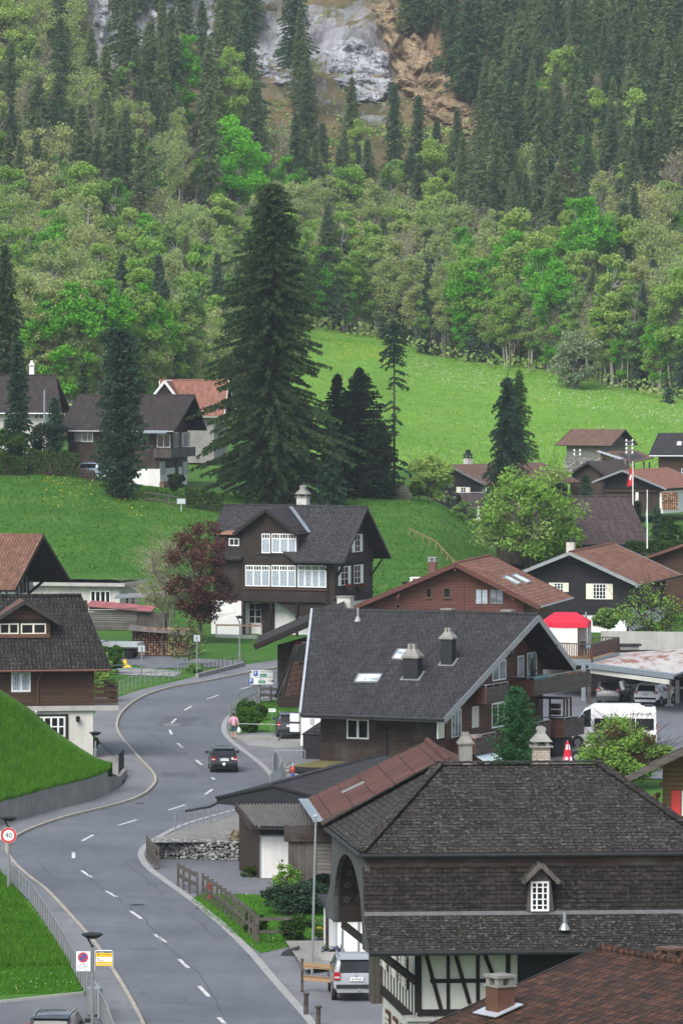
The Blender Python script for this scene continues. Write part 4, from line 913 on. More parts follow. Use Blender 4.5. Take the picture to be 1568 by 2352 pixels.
s_,_z=h.on(FF,'D',262,1200);pipe(h,[(s_+.2,-vn-.05,hn-.15),(s_,VF-.1,hn-.7),(s_,VF-.1,3.4)],.06,M['copper']);s_,_z=h.on(FF,'D',248,1500);pipe(h,[(s_,VF-.25,3.05),(s_,VF-.05,2.6),(s_,VF-.05,.4)],.06,M['plaster_white'])
s_,z_=h.on(FF,'D',541,1440);mb=MB();mb.box(s_-.03,s_+.03,VF-.22,VF,z_+.1,z_+.16);mb.lathe((s_,VF-.2,z_-.2),[(.05,0),(.12,.06),(.14,.26),(.16,.3),(.02,.42)],8);mb.build('wall_lantern',M['metal_black'],h.o)
mb=MB()
for k in range(3):mb.box(UR+.02,UR+1.45,VF-.1,VF-.04,3.5+k*.36,3.5+k*.36+.26);mb.box(UR+1.4,UR+1.46,VF-.04,3,3.5+k*.36,3.76+k*.36)
mb.box(UR,UR+1.5,VF-.13,VF+.02,4.62,4.7);mb.box(UR+1.38,UR+1.46,VF-.12,VF-.02,3.36,4.6);mb.build('balcony',M['wood_brown'],h.o)
# dormer
pf=h.plane((0,0,hr),(0,-sl,1),'D',200,880);VD=pf.y;DF=('F',VD);uc,za=h.on(DF,'D',165,598);ue,ze=h.on(DF,'D',415,765);hw=ue-uc;uw=h.on(DF,'D',350,800)[0]-uc
mb=MB();zb=pf.z-.1;mb.extr([(uc-uw,VD,zb),(uc+uw,VD,zb),(uc+uw,VD,ze+.25),(uc,VD,za-.25),(uc-uw,VD,ze+.25)],(0,4,0));dm=mb.build('dormer',M['wood_brown'],h.o)
vr_=-(hr-za)/sl;ve_=-(hr-ze)/sl;vo=VD-.7;za=min(za,hr-.1)
mb=MB();mb.slab([(uc-hw,vo,ze),(uc,vo,za),(uc,vr_,za),(uc-hw,ve_+.2,ze)],.14,0,1,2);mb.slab([(uc+hw,ve_+.2,ze),(uc,vr_,za),(uc,vo,za),(uc+hw,vo,ze)],.14,0,1,2);mb.build('dormer_roof',[M['sheet_brown'],M['fascia'],M['soffit']],dm)
for e in (-hw,hw):
 bb=MB();bb.bar((uc,vo-.03,za-.08),(uc+e,vo-.03,ze-.08),.06,.22);bb.build('bargeboard',M['fascia'],dm)
for a,b in ((-150,-10),(-2,130),(145,320)):
 rc=h.rect(DF,'D',a,775,b,848);h.win(DF,rc,2,1,fr=.08,bar=.07,pane=M['glass'],frame=M['cream'])
rc=h.rect(DF,'D',-160,850,345,872);h.block('dormer_sill',rc[0],rc[1],VD-.14,VD,rc[2],rc[3],M['copper'])
rc=h.rect(DF,'D',-160,745,345,772);h.block('dormer_lintel',rc[0],rc[1],VD-.1,VD,rc[2]+.05,rc[3],M['beam'])
# ---- H14: flat bungalow with a grass roof
p=at(200,1370,470);h=House('bungalow','low white flat-roofed bungalow with grass growing on its roof','house',p.x,470,-14,1.0)
zt=at(200,1335,470).z
mb=MB();mb.box(-5.5,3.9,-2.6,3.4,-2,zt-1.3);mb.build('wall',M['plaster_dirty'],h.o)
mb=MB();mb.box(-6,4.6,-3.4,4.2,zt-1.3,zt-1.0);rf=mb.build('roof',M['concrete_light'],h.o)
mb=MB();n=14
for i in range(n):
 for j in range(8):
  q=[(-5.8+10.2*(i+a)/n,-3.2+7.2*(j+b)/8) for a,b in ((0,0),(1,0),(1,1),(0,1))];mb.poly([(x,y,zt-1.0+.22+.4*max(0,1-(abs(x+.7)/5.4)**4)*max(0,1-(abs(y-.3)/3.9)**4)+.1*mnoise.noise(Vector((x*.8,y*.8,2)))) for x,y in q])
mb.build('grass_roof',M['hillgrass'],rf,smooth= True )
FF=('F',-2.6);RF=('R',3.9);rc=h.rect(FF,'D',630,545,770,640);h.win(FF,(max(-5,min(3.6,rc[0])),min(3.7,rc[1]),rc[2],rc[3]),4,1,fr=.1,bar=.08);h.win(FF,h.rect(FF,'D',305,565,400,610),2,1)
mb=MB();a=h.on(FF,'D',560,600)[0];mb.box(a,3.85,-2.75,-2.6,0,zt-1.35);
# ---- H10: red-brown gable house
h=House('house','red-brown boarded house with wide tiled gable roof behind the big slate roof','house',10.53,405.1,77.3,0)
hr,hn=8.55,5.25;vn=6.7;vf=9.2;UA=-7.4;sl=(hr-hn)/vn
hf=hr-sl*vf*.86
rf=h.roof(hr,(UA,7),(-vn,hn,UA,7),(vf,hf,UA,7),.2,M['tile_red'],cap=M['tile_red'],gutter=M['metal_grey'],barge=.34,bargemat=M['wood_red'])
h.body(UA+1.0,6.2,-5.2,8.0,0,hr,hn,vn,hf,vf,M['wood_red'],.26)
LF=('L',UA+1.0)
for a,b,cur in ((305,382,M['lace']),(393,476,M['glass_curtain'])):h.win(LF,h.rect(LF,'C',a,1150,b,1245),2,1,frame=M['frame_brown'],pane=cur,fr=.06)
for a,b in ((110,155),(4,40)):h.win(LF,h.rect(LF,'C',a,1142,b,1205),1,1,frame=M['frame_brown'],sill= True )
h.win(LF,h.rect(LF,'G',104,148,130,172),1,1,frame=M['frame_brown'])
s_,z_=h.on(LF,'C',233,1200);mb=MB();h.fbox(mb,LF,s_-.06,s_+.06,.01,.06,1,hr-1.2);mb.build('corner_board',M['wood_red'],h.o)
h.purlins(UA+1.05,UA+.15,(-4.6,0,4.6,7.5),hr,sl,parent=rf,mat=M['wood_red'])
np_= lambda k,x,y:h.plane((0,0,hr),(0,-sl,1),k,x,y)
for q in (((470,1080),(495,1072),(580,1118),(556,1126)),((525,1070),(550,1062),(640,1108),(615,1118))):
 c=[np_('C',*a) for a in q];c=[Vector((a.x,a.y,a.z-h.z0)) for a in c];skylight(h,c, None ,rf)
h.chimney(-3.6,2.6,hr-sl*2.6-.3,.75,.6,at(991,1290,402).z,M['copper'],M['metal_grey'],'vent',rf)
h.chimney(UA+2.2,3.6,hr-3,.8,.8,hr-1.6,M['plaster_white'],M['plaster_white'],'vent',rf)
# ---- H11: black house
h=House('house','black timber house with red tiled roof and cream shutters behind the red tent','house',22.5,457.6,75.7,0.3)
hr,hn,vn,vf=7.32,4.5,6.3,8.5;sl=(hr-hn)/vn;UA=-10;hf=hr-sl*vf*.9
rf=h.roof(hr,(UA,10),(-vn,hn,UA,10),(vf,hf,UA,10),.18,M['tile_red'],cap=M['tile_red'],gutter=M['metal_dark'],barge=.3,bargemat=M['metal_grey'])
h.body(UA+1.2,9,-5.0,7,1.75,hr,hn,vn,hf,vf,M['wood_black'],.22);h.block('plaster_wall',UA+1.3,8.9,-4.9,6.9,0.0,1.75,M['plaster_white'])
LF=('L',UA+1.2);CRM=M['cream']
h.win(LF,h.rect(LF,'C',1020,1118,1100,1213),4,4,shut=CRM);h.win(LF,h.rect(LF,'C',783,1112,842,1168),3,3,shut=CRM);h.win(LF,h.rect(LF,'C',1018,1318,1100,1372),2,2,frame=M['wood_dark'])
for a,b in ((825,848),(975,996)):h.win(LF,h.rect(LF,'C',a,1000,b,1032),1,1,frame=M['wood_black'])
mb=MB()
for k in range(9):s_=-4.6+k*1.3;h.fbox(mb,LF,s_-.1,s_+.1,.0,.2,1.45,1.7)
mb.build('joist_ends',M['beam'],h.o);h.purlins(UA+1.2,UA+.2,(-4.4,0,4.4),hr,sl,parent=rf)
h.chimney(UA+5,.9,hr-.9,.7,.7,hr+.7,M['plaster_dirty'],M['metal_dark'],'vent',rf)
s_,z_=h.on(LF,'C',1210,1200);mb=MB();h.fbox(mb,LF,-5.1,-4.9,.0,.15,.0,4);mb.build('corner_post',M['beam'],h.o)
# ---- H24: partial house at the right border
p=at(1560,1300,470);h=House('house','brown house gable with rusty roof edge at the right border behind the black house','house',p.x+4,480,75,.5)
hr=at(1568,1252,470).z+.5;rf=h.roof(hr,(-8,4),(-8,hr-2.6,-8,4),(8,hr-2.8,-8,4),.18,M['tile_red'],barge=.25,bargemat=M['copper']);h.body(-7,3,-7,7,.5,hr,hr-2.6,8,hr-2.8,8,M['wood_brown'])
# ---- H19: chalet right of the hill
h=House('chalet','black chalet with cream shutters and brown sheet roof behind the drooping spruce','house',18.3,629.5,42.8,4.0)
hr,hn,vn=10.7,8.35,6.9;sl=(hr-hn)/vn;UA=-7.1
rf=h.roof(hr,(UA,9),(-vn,hn,UA,9),(vn,hn,UA+.5,9),.16,M['sheet_brown'],barge=.3,bargemat=M['wood_grey']);h.body(UA+.9,8,-5.6,5.6,4.0,hr,hn,vn,hn,vn,M['wood_black'],.2)
LF=('L',UA+.9)
for a,b,c in ((498,572,(1,1)),(785,840,(1,0))):h.win(LF,h.rect(LF,'T',a,690,b,775),2,2,shut=M['cream'],sw=.7,sides=c)
h.chimney(h.on(('F',.3),'C',261,370)[0],.3,hr-.4,.8,.8,hr+.75,M['plaster_dirty'],M['metal_dark'],'hood',rf)
# its porch roof
h2=House('garden_pavilion','open timber pavilion with scalloped shingle roof in front of the black chalet','pavilion',at(1105,1200,612).x,612,4,3.6)
zt=at(1100,1132,614).z;ze=at(1100,1186,609).z
mb=MB();q= lambda x,y,D:Vector((at(x,y,D).x-h2.x,at(x,y,D).y-h2.y,at(x,y,D).z-h2.z0))
A=q(1056,1132,614);A2=q(1160,1132,614);B1=q(1075,1186,609.5);B2=q(1165,1186,609.5);mb.slab([B1,B2,A2,A],.14,0,1);A3,A4=A+Vector((0,3.5,-1.3)),A2+Vector((0,3.5,-1.3));mb.slab([A2+Vector((0,3.5,-1.3)),A+Vector((0,3.5,-1.3)),A,A2],.14,0,1);r_=mb.build('roof',[M['tile_brown'],M['fascia']],h2.o)
mb=MB();mb.bar(A+Vector((0,0,.06)),A2+Vector((0,0,.06)),.16,.08);mb.build('ridge_cap',M['metal_light'],r_)
for x in (1092,1112):
 b=q(x,1190,610);mb=MB();mb.box(b.x-.1,b.x+.1,b.y-.1,b.y+.1,0,b.z);mb.build('post',M['wood_light'],h2.o)
mb=MB();b=q(1085,1190,610);mb.box(b.x-.5,b.x+5,b.y-.08,b.y+.08,b.z-.25,b.z);mb.build('eave_beam',M['wood_light'],h2.o);mb=MB();mb.box(B1.x+.2,B2.x,3,3.2,0,B1.z);mb.build('back_wall',M['wood_black'],h2.o)
# ---- H20: large brown roof behind the maple
h=House('house','house under a broad brown shingle roof partly hidden by the leafy maple','house',26.5,540.2,13,2.4)
hr,hn,vn=9.35,4.6,6.67;rf=h.roof(hr,(-10,4),(-vn,hn,-10,4.6),(vn,hn,-10,4),.22,M['tile_brown'],cap=M['tile_brown'],gutter=M['metal_dark']);h.body(-9,2.8,-5.4,5.4,2.4,hr,hn,vn,hn,vn,M['wood_dark'])
# ---- H21 barn
h=House('barn','old grey log barn with brown corrugated metal roof on the meadow','barn',35.05,694.7,-30,8.6)
hr=at(1370,985.5,694).z;hn=at(1340,1023,691).z;vn=4.2;sl=(hr-hn)/vn
uR=h.on(('F',0),'K',1035,270)[0];uL=h.on(('F',0),'K',545,266)[0];nL=h.on(('F',-vn),'K',395,412)[0];nR=h.on(('F',-vn),'K',905,415)[0]
rf=h.roof(hr,(uL,uR),(-vn,hn,nL,nR),(vn,hn,uL,uR-.2),.1,M['sheet_brown'],barge=.15);h.body(uL+.9,uR-1.4,-3.3,3.3,10.0,hr,hn,vn,hn,vn,M['wood_grey'],.14);h.block('stone_base',uL+.7,uR-1.3,-3.5,3.4,8.0,10.0,M['rubble'])
RF=('R',uR-1.4);mb=MB()
for k in range(12):h.fbox(mb,RF,-2.2+k*.36,-2.06+k*.36,.05,.1,hn-8.6-.2,hn-8.6+.5)
h.fbox(mb,RF,-2.5,2.4,.04,.14,hn-8.6-.35,hn-8.6-.2);mb.build('slat_gallery',M['wood_grey'],h.o);h.purlins(uR-1.4,uR-.1,(-3.4,0,3.4),hr,sl,parent=rf,mat=M['wood_grey'],th=.1)
h2=House('lean_to','low brown lean-to roof on posts attached beside the log barn','shed',at(1440,1080,686).x,686,-12,8.2)
q= lambda x,y,D:h2.loc(at(x,y,D))
mb=MB();mb.slab([q(1444,1063,681),q(1502,1051,681),q(1462,1034,689),q(1395,1036,689)],.1,0,1);mb.build('roof',[M['sheet_brown'],M['fascia']],h2.o)
mb=MB();mb.slab([q(1370,1036,680),q(1425,1054,679),q(1432,1052,681),q(1375,1034.5,682)],.08);mb.build('tin_roof',M['metal_light'],h2.o)
a=q(1403,1080,681);b=q(1442,1078,682);mb=MB();mb.box(a.x,b.x,a.y,a.y+3,0,q(1420,1055,681).z-.1);mb.build('board_wall',M['wood_grey'],h2.o)
for x in (1455,1478,1491):
 b=q(x,1080,681);mb=MB();mb.box(b.x-.1,b.x+.1,b.y-.1,b.y+.1,0,q(x,1059,681).z-.1);mb.build('post',M['wood_dark'],h2.o)
def woodpile(name,label,c0,c1,D,h_,rz=0,mat='firewood',zz= None ):
 a=at(c0[0],c0[1],D);b=at(c1[0],c1[1],D);mb=MB();rng=random.Random(int(D+c0[0]));n=max(6,int((b.x-a.x)/.22));m=max(3,int(h_/.2))
 L=b.x-a.x
 for i in range(n):
  for j in range(m):
   x=(i+.5)/n*L+rng.uniform(-.03,.03);z=(j+.5)/m*h_+rng.uniform(-.03,.03)
   mb.tube((x,rng.uniform(-.06,.03),z),(x,.9,z),rng.uniform(.09,.125), None ,6,rng.randint(0,2))
 mb.box(.05,L-.05,.05,.85,.02,h_-.12,3)
 o=mb.build(name,[M['log_a'],M['log_b'],M['log_c'],M['beam']]);o.location=(a.x,a.y,a.z if zz is None else zz);o.rotation_euler=(0,0,R(rz));tag(o,label,'woodpile'); return o
M['log_a']=plain('split_log_tan',(.26,.15,.09),.9,.1,var=.3,scale=6);M['log_b']=plain('split_log_brown',(.17,.09,.055),.9,.1,var=.3,scale=6);M['log_c']=plain('split_log_pale',(.34,.23,.15),.9,.1,var=.3,scale=6)
woodpile('woodpile','small stack of grey split logs under the tin roof beside the barn',(1378,1066),(1402,1066),682,1.6,0)
woodpile('woodpile','loose heap of logs in front of the lean-to by the barn',(1407,1080),(1430,1080),676,.8)
# ---- H22: garage buildings
h=House('garage_building','dark boarded garage building with faded pink sheet roof near the flagpoles','building',37.0,622,64,5.0)
hr=at(1429,1079,616).z;sl=.33;UA=h.on(('F',0),'K',1010,646)[0];hn=hr-7.4*sl*.9
rc= None ;LF=('L',UA)
sR,zR=h.on(LF,'K',1415,815);sLf,zL=h.on(LF,'K',725,752)
h.roof(hr,(UA,UA+14),(sR,zR+5,UA,UA+14),(sLf,zL+5,UA,UA+14),.16,M['sheet_pink'] if 'sheet_pink' in M else M['tile_pink'],barge=.25,bargemat=M['metal_grey'])
h.body(UA+1.3,UA+13,sR+1.2,sLf-1.2,7.9,hr,zR+5,sR,zL+5,sLf,M['wood_black'],.2);h.block('lower_wall',UA+1.4,UA+12.9,sR+1.25,sLf-1.3,5.0,7.9,M['wood_brownv'])
LF=('L',UA+1.3);a=h.on(LF,'K',790,835);b=h.on(LF,'K',1350,845);mb=MB();h.fbox(mb,LF,sR+1.2,sLf-1.2,.0,.15,a[1]-.1,a[1]+.12);mb.build('floor_beam',M['wood_brown'],h.o)
for x0,x1 in ((1132,1160),(1355,1385)):rc=h.rect(LF,'K',x0,850,x1,1015);mb=MB();h.fbox(mb,LF,rc[0],rc[1],.02,.12,0,rc[3]);mb.build('white_pillar',M['plaster_white'],h.o)
mb=MB();mb.box(UA+1.42,UA+13,sR+1.1,sR+1.24,0,2.7);mb.build('white_side_wall',M['plaster_white'],h.o)
h2=House('shed','small brown gabled shed beside the pink-roofed garage','shed',at(1350,1085,632).x,632,62,6.0)
hr=at(1349,1062,626).z;UA=h2.on(('F',0),'K',690,590)[0];LF=('L',UA);a=h2.on(LF,'K',855,690);b=h2.on(LF,'K',450,725)
h2.roof(hr,(UA,UA+9),(a[0],a[1]+6,UA,UA+9),(b[0],b[1]+6,UA,UA+9),.16,M['tile_brown'],barge=.25);h2.body(UA+.8,UA+8,a[0]+.8,b[0]-.8,5.0,hr,a[1]+6,a[0],b[1]+6,b[0],M['wood_brownv'])
woodpile('woodpile','stack of pale firewood against the white side wall of the garage',(1520,1172),(1558,1172),606,2.2)
# ---- H23: house at right border on the meadow
h=House('house','brown timber house with dark slate roof and skylight at the right border below the meadow','house',at(1540,1100,672).x+4,676,-6,6.0)
hr=at(1520,994,676).z;hn=at(1510,1046,671).z;uL=at(1513,994,676).x-h.x;nL=at(1500,1046,670).x-h.x
rf=h.roof(hr,(uL,7),(-5,hn,nL,7.5),(5,hn,uL,7),.2,M['slate'],gutter=M['metal_light']);h.body(nL+1.2,6.5,-4,4,6.0,hr,hn,5,hn,5,M['wood_brown']);h.win(('F',-4),h.rect(('F',-4),'K',1552,632,1590,705),2,2)
c=[h.plane((0,0,hr-6),(0,-(hr-hn)/5,1),'K',x,y) for x,y in ((1507,420),(1552,420),(1556,386),(1516,386))];skylight(h,c, None ,rf)
# ---- H7: the big slate roof with balconies
p=at(1235.5,1413,312);h=House('apartment_house','large brown house with broad slate roof, two dark chimneys and stacked wooden balconies','house',p.x,p.y,-24,0.0)
hr=p.z;b1,b2=11.6,7.4;hn=3.55;sl=(hr-hn)/b1;hf=hr-sl*b2
NP= lambda k,x,y:h.plane((0,0,hr),(0,-sl,1),k,x,y)
uL=h.on(('F',0),'d',718,1401)[0];nL=h.on(('F',-b1),'d',691,1642)[0];nR=h.on(('F',-b1),'d',1019,1648)[0];fR=h.on(('F',b2),'d',1320,1542)[0]
rf=h.roof(hr,(uL,0),(-b1,hn,nL,nR),(b2,hf,uL+1,min(fR,0)),.3,M['slate'],fascia=M['metal_grey'],cap=M['slate'],capr=.13,barge=.4,bargemat=M['metal_grey'],under=M['soffit'])
gb=MB();gb.tube((nL,-b1-.06,hn-.1),(nR,-b1-.06,hn-.1),.09,.09,8);gb.build('gutter',M['metal_dark'],rf)
UW=-2.1;VN=-9.6;VFAR=b2-1.3
wl_=h.on(('F',VN),'F',1140,700)[0]
zn=hr-.34+sl*VN
mb=MB();mb.extr([(wl_,VN,0),(wl_,VN,zn),(wl_,0,hr-.34),(wl_,VFAR,hr-.34-sl*VFAR),(wl_,VFAR,0)],(nR-.75-wl_,0,0));mb.build('timber_wall',M['wood_dark'],h.o)
# the gable wall steps out towards the ridge
mb=MB();mb.extr([(nR-.75,VN+.02,-.0),(nR-.75,VN+.02,zn-.02),(nR-.75,0,hr-.36),(nR-.75,VFAR-.02,hr-.36-sl*VFAR),(nR-.75,VFAR-.02,0)],(UW-nR+.75,0,0));mb.build('gable_wall',M['wood_redbal'],h.o) if UW>nR-.75 else None
UW=max(UW,nR-.75)
FF=('F',VN);RF=('R',UW)
h.win(FF,h.rect(FF,'F',1347,442,1520,604),2,1,fr=.09,bar=.09,proud=.06,frame=M['bright_white'])
pipe(h,[(h.on(FF,'G',45,740)[0],-b1,hn-.15),(h.on(FF,'G',60,770)[0],VN-.08,hn-.9),(h.on(FF,'G',62,860)[0],VN-.08,.3)],.06,M['metal_dark'])
def balcony(name,k,corner_top,corner_bot,inner_x,end_x,ub,mat= None ,rail= True ):
 face=('R',ub);s0,zt=h.on(face,k,*corner_top);_,zb=h.on(face,k,*corner_bot);s1,_=h.on(face,k,end_x[0],end_x[1])
 mb=MB();mb.box(ub-.06,ub,s0,s1,zb,zt);f=mb.build('balcony',M['wood_balcony'],h.o)
 mb=MB();mb.box(UW,ub-.06,s0,s0+.06,zb,zt-.02);mb.build('side_panel',M['wood_redbal'],f)
 mb=MB();mb.box(UW,ub-.06,s1-.06,s1,zb,zt-.02);mb.build('side_panel',M['wood_redbal'],f)
 mb=MB();mb.box(UW,ub-.07,s0+.06,s1-.06,zb+.02,zb+.2);mb.build('floor',M['concrete'],f)
 if rail:
  mb=MB();mb.tube((ub-.03,s0,zt+.16),(ub-.03,s1,zt+.16),.035);mb.tube((ub-.03,s0+.02,zt+.16),(UW,s0+.02,zt+.16),.035)
  n=int((s1-s0)/1.2)+1
  for i in range(n+1):v=s0+(s1-s0)*i/n;mb.box(ub-.05,ub-.01,v-.02,v+.02,zt,zt+.16)
  mb.build('handrail',M['metal_grey'],f)
 return f,s0,s1,zb,zt
B1=balcony('b','P',(985,497),(985,636),765,(1478,440),UW+1.65)
B2=balcony('b','P',(550,566),(550,712),350,(745,515),UW+1.5)
B3=balcony('b','P',(455,1018),(455,1162),275,(635,970),UW+1.5)
B4=balcony('b','P',(1253,858),(1253,1013),1000,(1425,800),UW+2.0)
B5=balcony('b','P',(960,905),(960,1045),700,(1126,885),UW+1.4)
for rc,nx in (((825,280,880,465),1),((598,330,720,488),2)):h.win(RF,h.rect(RF,'P',*rc),nx,1,fr=.08,bar=.08,pane=M['glass_curtain'])
h.win(RF,h.rect(RF,'P',910,252,995,480),2,1,fr=.09,bar=.09,pane=M['glass_curtain'],name='balcony_door');h.win(RF,h.rect(RF,'P',592,705,758,900),3,1,fr=.1,bar=.07);h.win(RF,h.rect(RF,'P',232,765,318,1000),3,1,fr=.08,pane=M['glass_curtain'],name='balcony_door')
for rc in ((416,735,474,915),(103,862,165,1012)):
 a=h.rect(RF,'P',*rc);o=h.win(RF,a,1,1,fr=.08,pane=M['cream']);mb=MB()
 for i in range(16):z_=a[2]+.08+(a[3]-a[2]-.16)*i/15;h.fbox(mb,RF,a[0]+.07,a[1]-.07,.03,.05,z_-.025,z_+.02)
 mb.build('roller_blind',M['cream'],o)
 # glazed box on the lower balcony
s0,s1,zb,zt=B4[1:];mb=MB();u1=UW+1.9;top=h.on(('R',u1),'P',1240,670)[1]
se=h.on(('R',u1),'P',1305,700)[0]
for u,v in ((UW+.1,s0+.1),(u1,s0+.1),(u1,se),(UW+.95,s0+.1),(u1,(s0+se)/2)):mb.box(u-.05,u+.05,v-.05,v+.05,zt,top)
mb.box(UW,u1+.05,s0+.05,s0+.15,top,top+.1);mb.box(u1-.05,u1+.05,s0+.15,se+.05,top,top+.1);mb.box(UW,u1-.05,s0+.15,se,top+.03,top+.08);mb.build('glazed_enclosure',M['wood_dark'],h.o)
mb=MB();a=s0+.6
for k in range(3):mb.box(u1-1.2,u1-.55,a,a+.35,zt-.1+k*.38,zt+.2+k*.38)
o=mb.build('crate_shelf',M['wood_dark']);o.matrix_world=h.o.matrix_world if False else Matrix.Translation((h.x,h.y,h.z0))@Matrix.Rotation(h.r,4,'Z');tag(o,'dark stack of wooden crates inside the glazed balcony box','crates')
# things on the balconies
s0,s1,zb,zt=B3[1:];v0=(s0+s1)/2;HM=Matrix.Translation((h.x,h.y,h.z0))@Matrix.Rotation(h.r,4,'Z')
def table(name,label,u,v,z,rx,ry,cloth,rot=0,drop=.25):
 mb=MB();n=28
 ring=[(math.cos(2*math.pi*i/n),math.sin(2*math.pi*i/n)) for i in range(n)]
 mb.poly([(u+rx*a,v+ry*b,z) for a,b in ring])
 for i in range(n):
  a,b=ring[i];c,d=ring[(i+1)%n];w1=1.02+.035*math.sin(i*2.3);w2=1.02+.035*math.sin((i+1)*2.3)
  mb.poly([(u+rx*a,v+ry*b,z),(u+rx*c,v+ry*d,z),(u+rx*c*w2,v+ry*d*w2,z-drop),(u+rx*a*w1,v+ry*b*w1,z-drop)])
 r=empty('table',(0,0,0),0,label,'table');r.matrix_world=HM;mb.build('tablecloth',cloth,r)
 for sx in (-1,1):
  for sy in (-1,1):lb=MB();lb.tube((u+sx*rx*.6,v+sy*ry*.6,z-.74),(u+sx*rx*.6,v+sy*ry*.6,z-.01),.025);lb.build('leg',M['metal_grey'],r)
 return r
M['pale_pink']=plain('pale_checked_cloth',(.5,.36,.36),.9,.1,var=.2,scale=8);M['teal']=plain('teal_cloth',(.08,.25,.27),.8,.2,var=.3,scale=6)
table('table','oval table with pale pink cloth on the lowest wooden balcony',UW+.8,s0+1.0,zt+.1,.6,.95,M['pale_pink'])
s0,s1,zb,zt=B1[1:];table('table','table with teal cloth on the topmost wooden balcony under the gable',UW+.9,s0+2.6,zt+.12,.45,1.1,M['teal'],drop=.3)
mb=MB();rng=random.Random(3)
for k in range(26):a=Vector((UW+.9+rng.gauss(0,.12),s0+1.5+rng.gauss(0,.2),zt+.25+rng.gauss(0,.12)));mb.tube(a,a+Vector((rng.uniform(-.1,.1),rng.uniform(-.1,.1),rng.uniform(.02,.1))),.05,.03,5,rng.randint(0,1))
pl=empty('potted_flowers',(0,0,0),0,'pot of purple flowers beside the teal table on the top balcony','plant');pl.matrix_world=HM;mb.build('flowers',[plain('purple_petals',(.12,.1,.22),.8),M['leaf_box']],pl)
mb=MB();mb.lathe((UW+.9,s0+1.5,zb+.2),[(.16,0),(.2,zt-zb-.1)],10);mb.build('pot',M['plastic'],pl)
def patio_umbrella(label,loc,H_,cloth,mat2= None ,r=.16,M0= None ,pole=M['metal_light']):
 r_=empty('parasol',(0,0,0),0,label,'parasol');r_.matrix_world=(M0 or Matrix())@Matrix.Translation(loc)
 mb=MB();n=16
 pr=[(.04,H_),(r*.45,H_*.88),(r*.7,H_*.7),(r*1.0,H_*.45),(r*1.25,H_*.3)]
 for k in range(len(pr)-1):
  for i in range(n):
   f= lambda q,i:(pr[q][0]*(1+.22*(i%2))*math.cos(2*math.pi*i/n),pr[q][0]*(1+.22*(i%2))*math.sin(2*math.pi*i/n),pr[q][1]-(.06*(i%2) if q==len(pr)-1 else 0))
   mb.poly([f(k+1,i),f(k+1,(i+1)%n),f(k,(i+1)%n),f(k,i)],1 if (mat2 and k in (1,3) and i%3) else 0)
 mb.build('canopy',[cloth,mat2 or cloth],r_);mb=MB();mb.tube((0,0,0),(0,0,H_+.06),.025);mb.build('pole',pole,r_); return r_
patio_umbrella('folded grey parasol on the topmost balcony behind the teal table',(UW+.6,s0+2.2,zb+.2),2.0,plain('dark_grey_cloth',(.06,.055,.06),.9),r=.14,M0=HM)
# lower storey and posts under the balconies
for ub,s in ((UW+1.9,B4[1]+.3),):
 mb=MB();mb.box(ub-.12,ub,s-.1,s+.1,0,(B4[3] if s<B4[2]-.0 and ub>UW+1.7 else B1[3]));mb.build('balcony_post',M['wood_dark'],h.o)
mb=MB();a=B3[1]+.2;b=B3[2]-.1
for i in range(14):v=a+(b-a)*i/14;w_=(b-a)/14;mb.poly([(UW+1.35,v,B3[3]-.1),(UW+1.35,v+w_,B3[3]-.1),(UW+2.0,v+w_,B3[3]-.45),(UW+2.0,v,B3[3]-.45)],i%2);mb.poly([(UW+2.0,v,B3[3]-.45),(UW+2.0,v+w_,B3[3]-.45),(UW+2.0,v+w_,B3[3]-.6),(UW+2.0,v,B3[3]-.6)],i%2)
mb.build('striped_awning',[M['bright_white'],plain('teal_stripe',(.2,.36,.4),.8)],h.o)
h.block('entrance_shade_block',UW+.02,UW+1.2,B4[1]+.2,B4[2]-.1,0,B4[3],M['wood_black'])  # solid black block standing in for the shade of the entrance
# chimneys, skylights, vent on the near slope
def roof_uv(k,x,y):q=NP(k,x,y); return q
for (k,x,y,w_,d_,top,) in (('G',178,535,.95,.8,(178,425)),('G',362,462,.72,.65,(365,328))):
 q=NP(k,x,y);pt=h.plane((0,q.y,0),(0,1,0),k,*top);h.chimney(q.x,q.y+d_/2,q.z-.25,w_,d_,pt.z,M['metal_dark'],M['concrete'],'bell',rf)
 fb=MB();fb.slab([(q.x-w_/2-.16,q.y-.12,q.z-.06+.05),(q.x+w_/2+.16,q.y-.12,q.z-.01),(q.x+w_/2+.16,q.y+d_+.1,q.z+(d_+.1)*sl+.06),(q.x-w_/2-.16,q.y+d_+.1,q.z+(d_+.1)*sl+.06)],.03);fb.build('chimney_flashing',M['metal_grey'],rf)
sk=[NP('F',*a) for a in ((1410,158),(1590,158),(1625,100),(1440,98))];skylight(h,sk, None ,rf)
sk=[NP('G',*a) for a in ((88,430),(150,433),(170,385),(118,383))];skylight(h,sk, None ,rf)
q=NP('B',1100,1010);mb=MB();mb.tube((q.x,q.y,q.z-.1),(q.x,q.y,q.z+.75),.08,.08);mb.lathe((q.x,q.y,q.z-.1),[(.26,0),(.1,.3)],10);mb.build('vent_pipe',M['metal_grey'],rf)
mb=MB();mb.bar(Vector((uL-.06,0,hr)),Vector((nL-.06,-b1,hn)),.14,.22);mb.build('verge_flashing',M['metal_light'],rf)
h.purlins(UW,-.15,(-3.5,0,3.5),hr,sl,th=.3,parent=rf)
h.chimney(-6.5,1.2,hr-.8,.6,.6,hr+.12,M['concrete'], None ,'slab',rf);h.chimney(-2.5,1.2,hr-.8,.6,.6,hr+.12,M['concrete'], None ,'slab',rf)
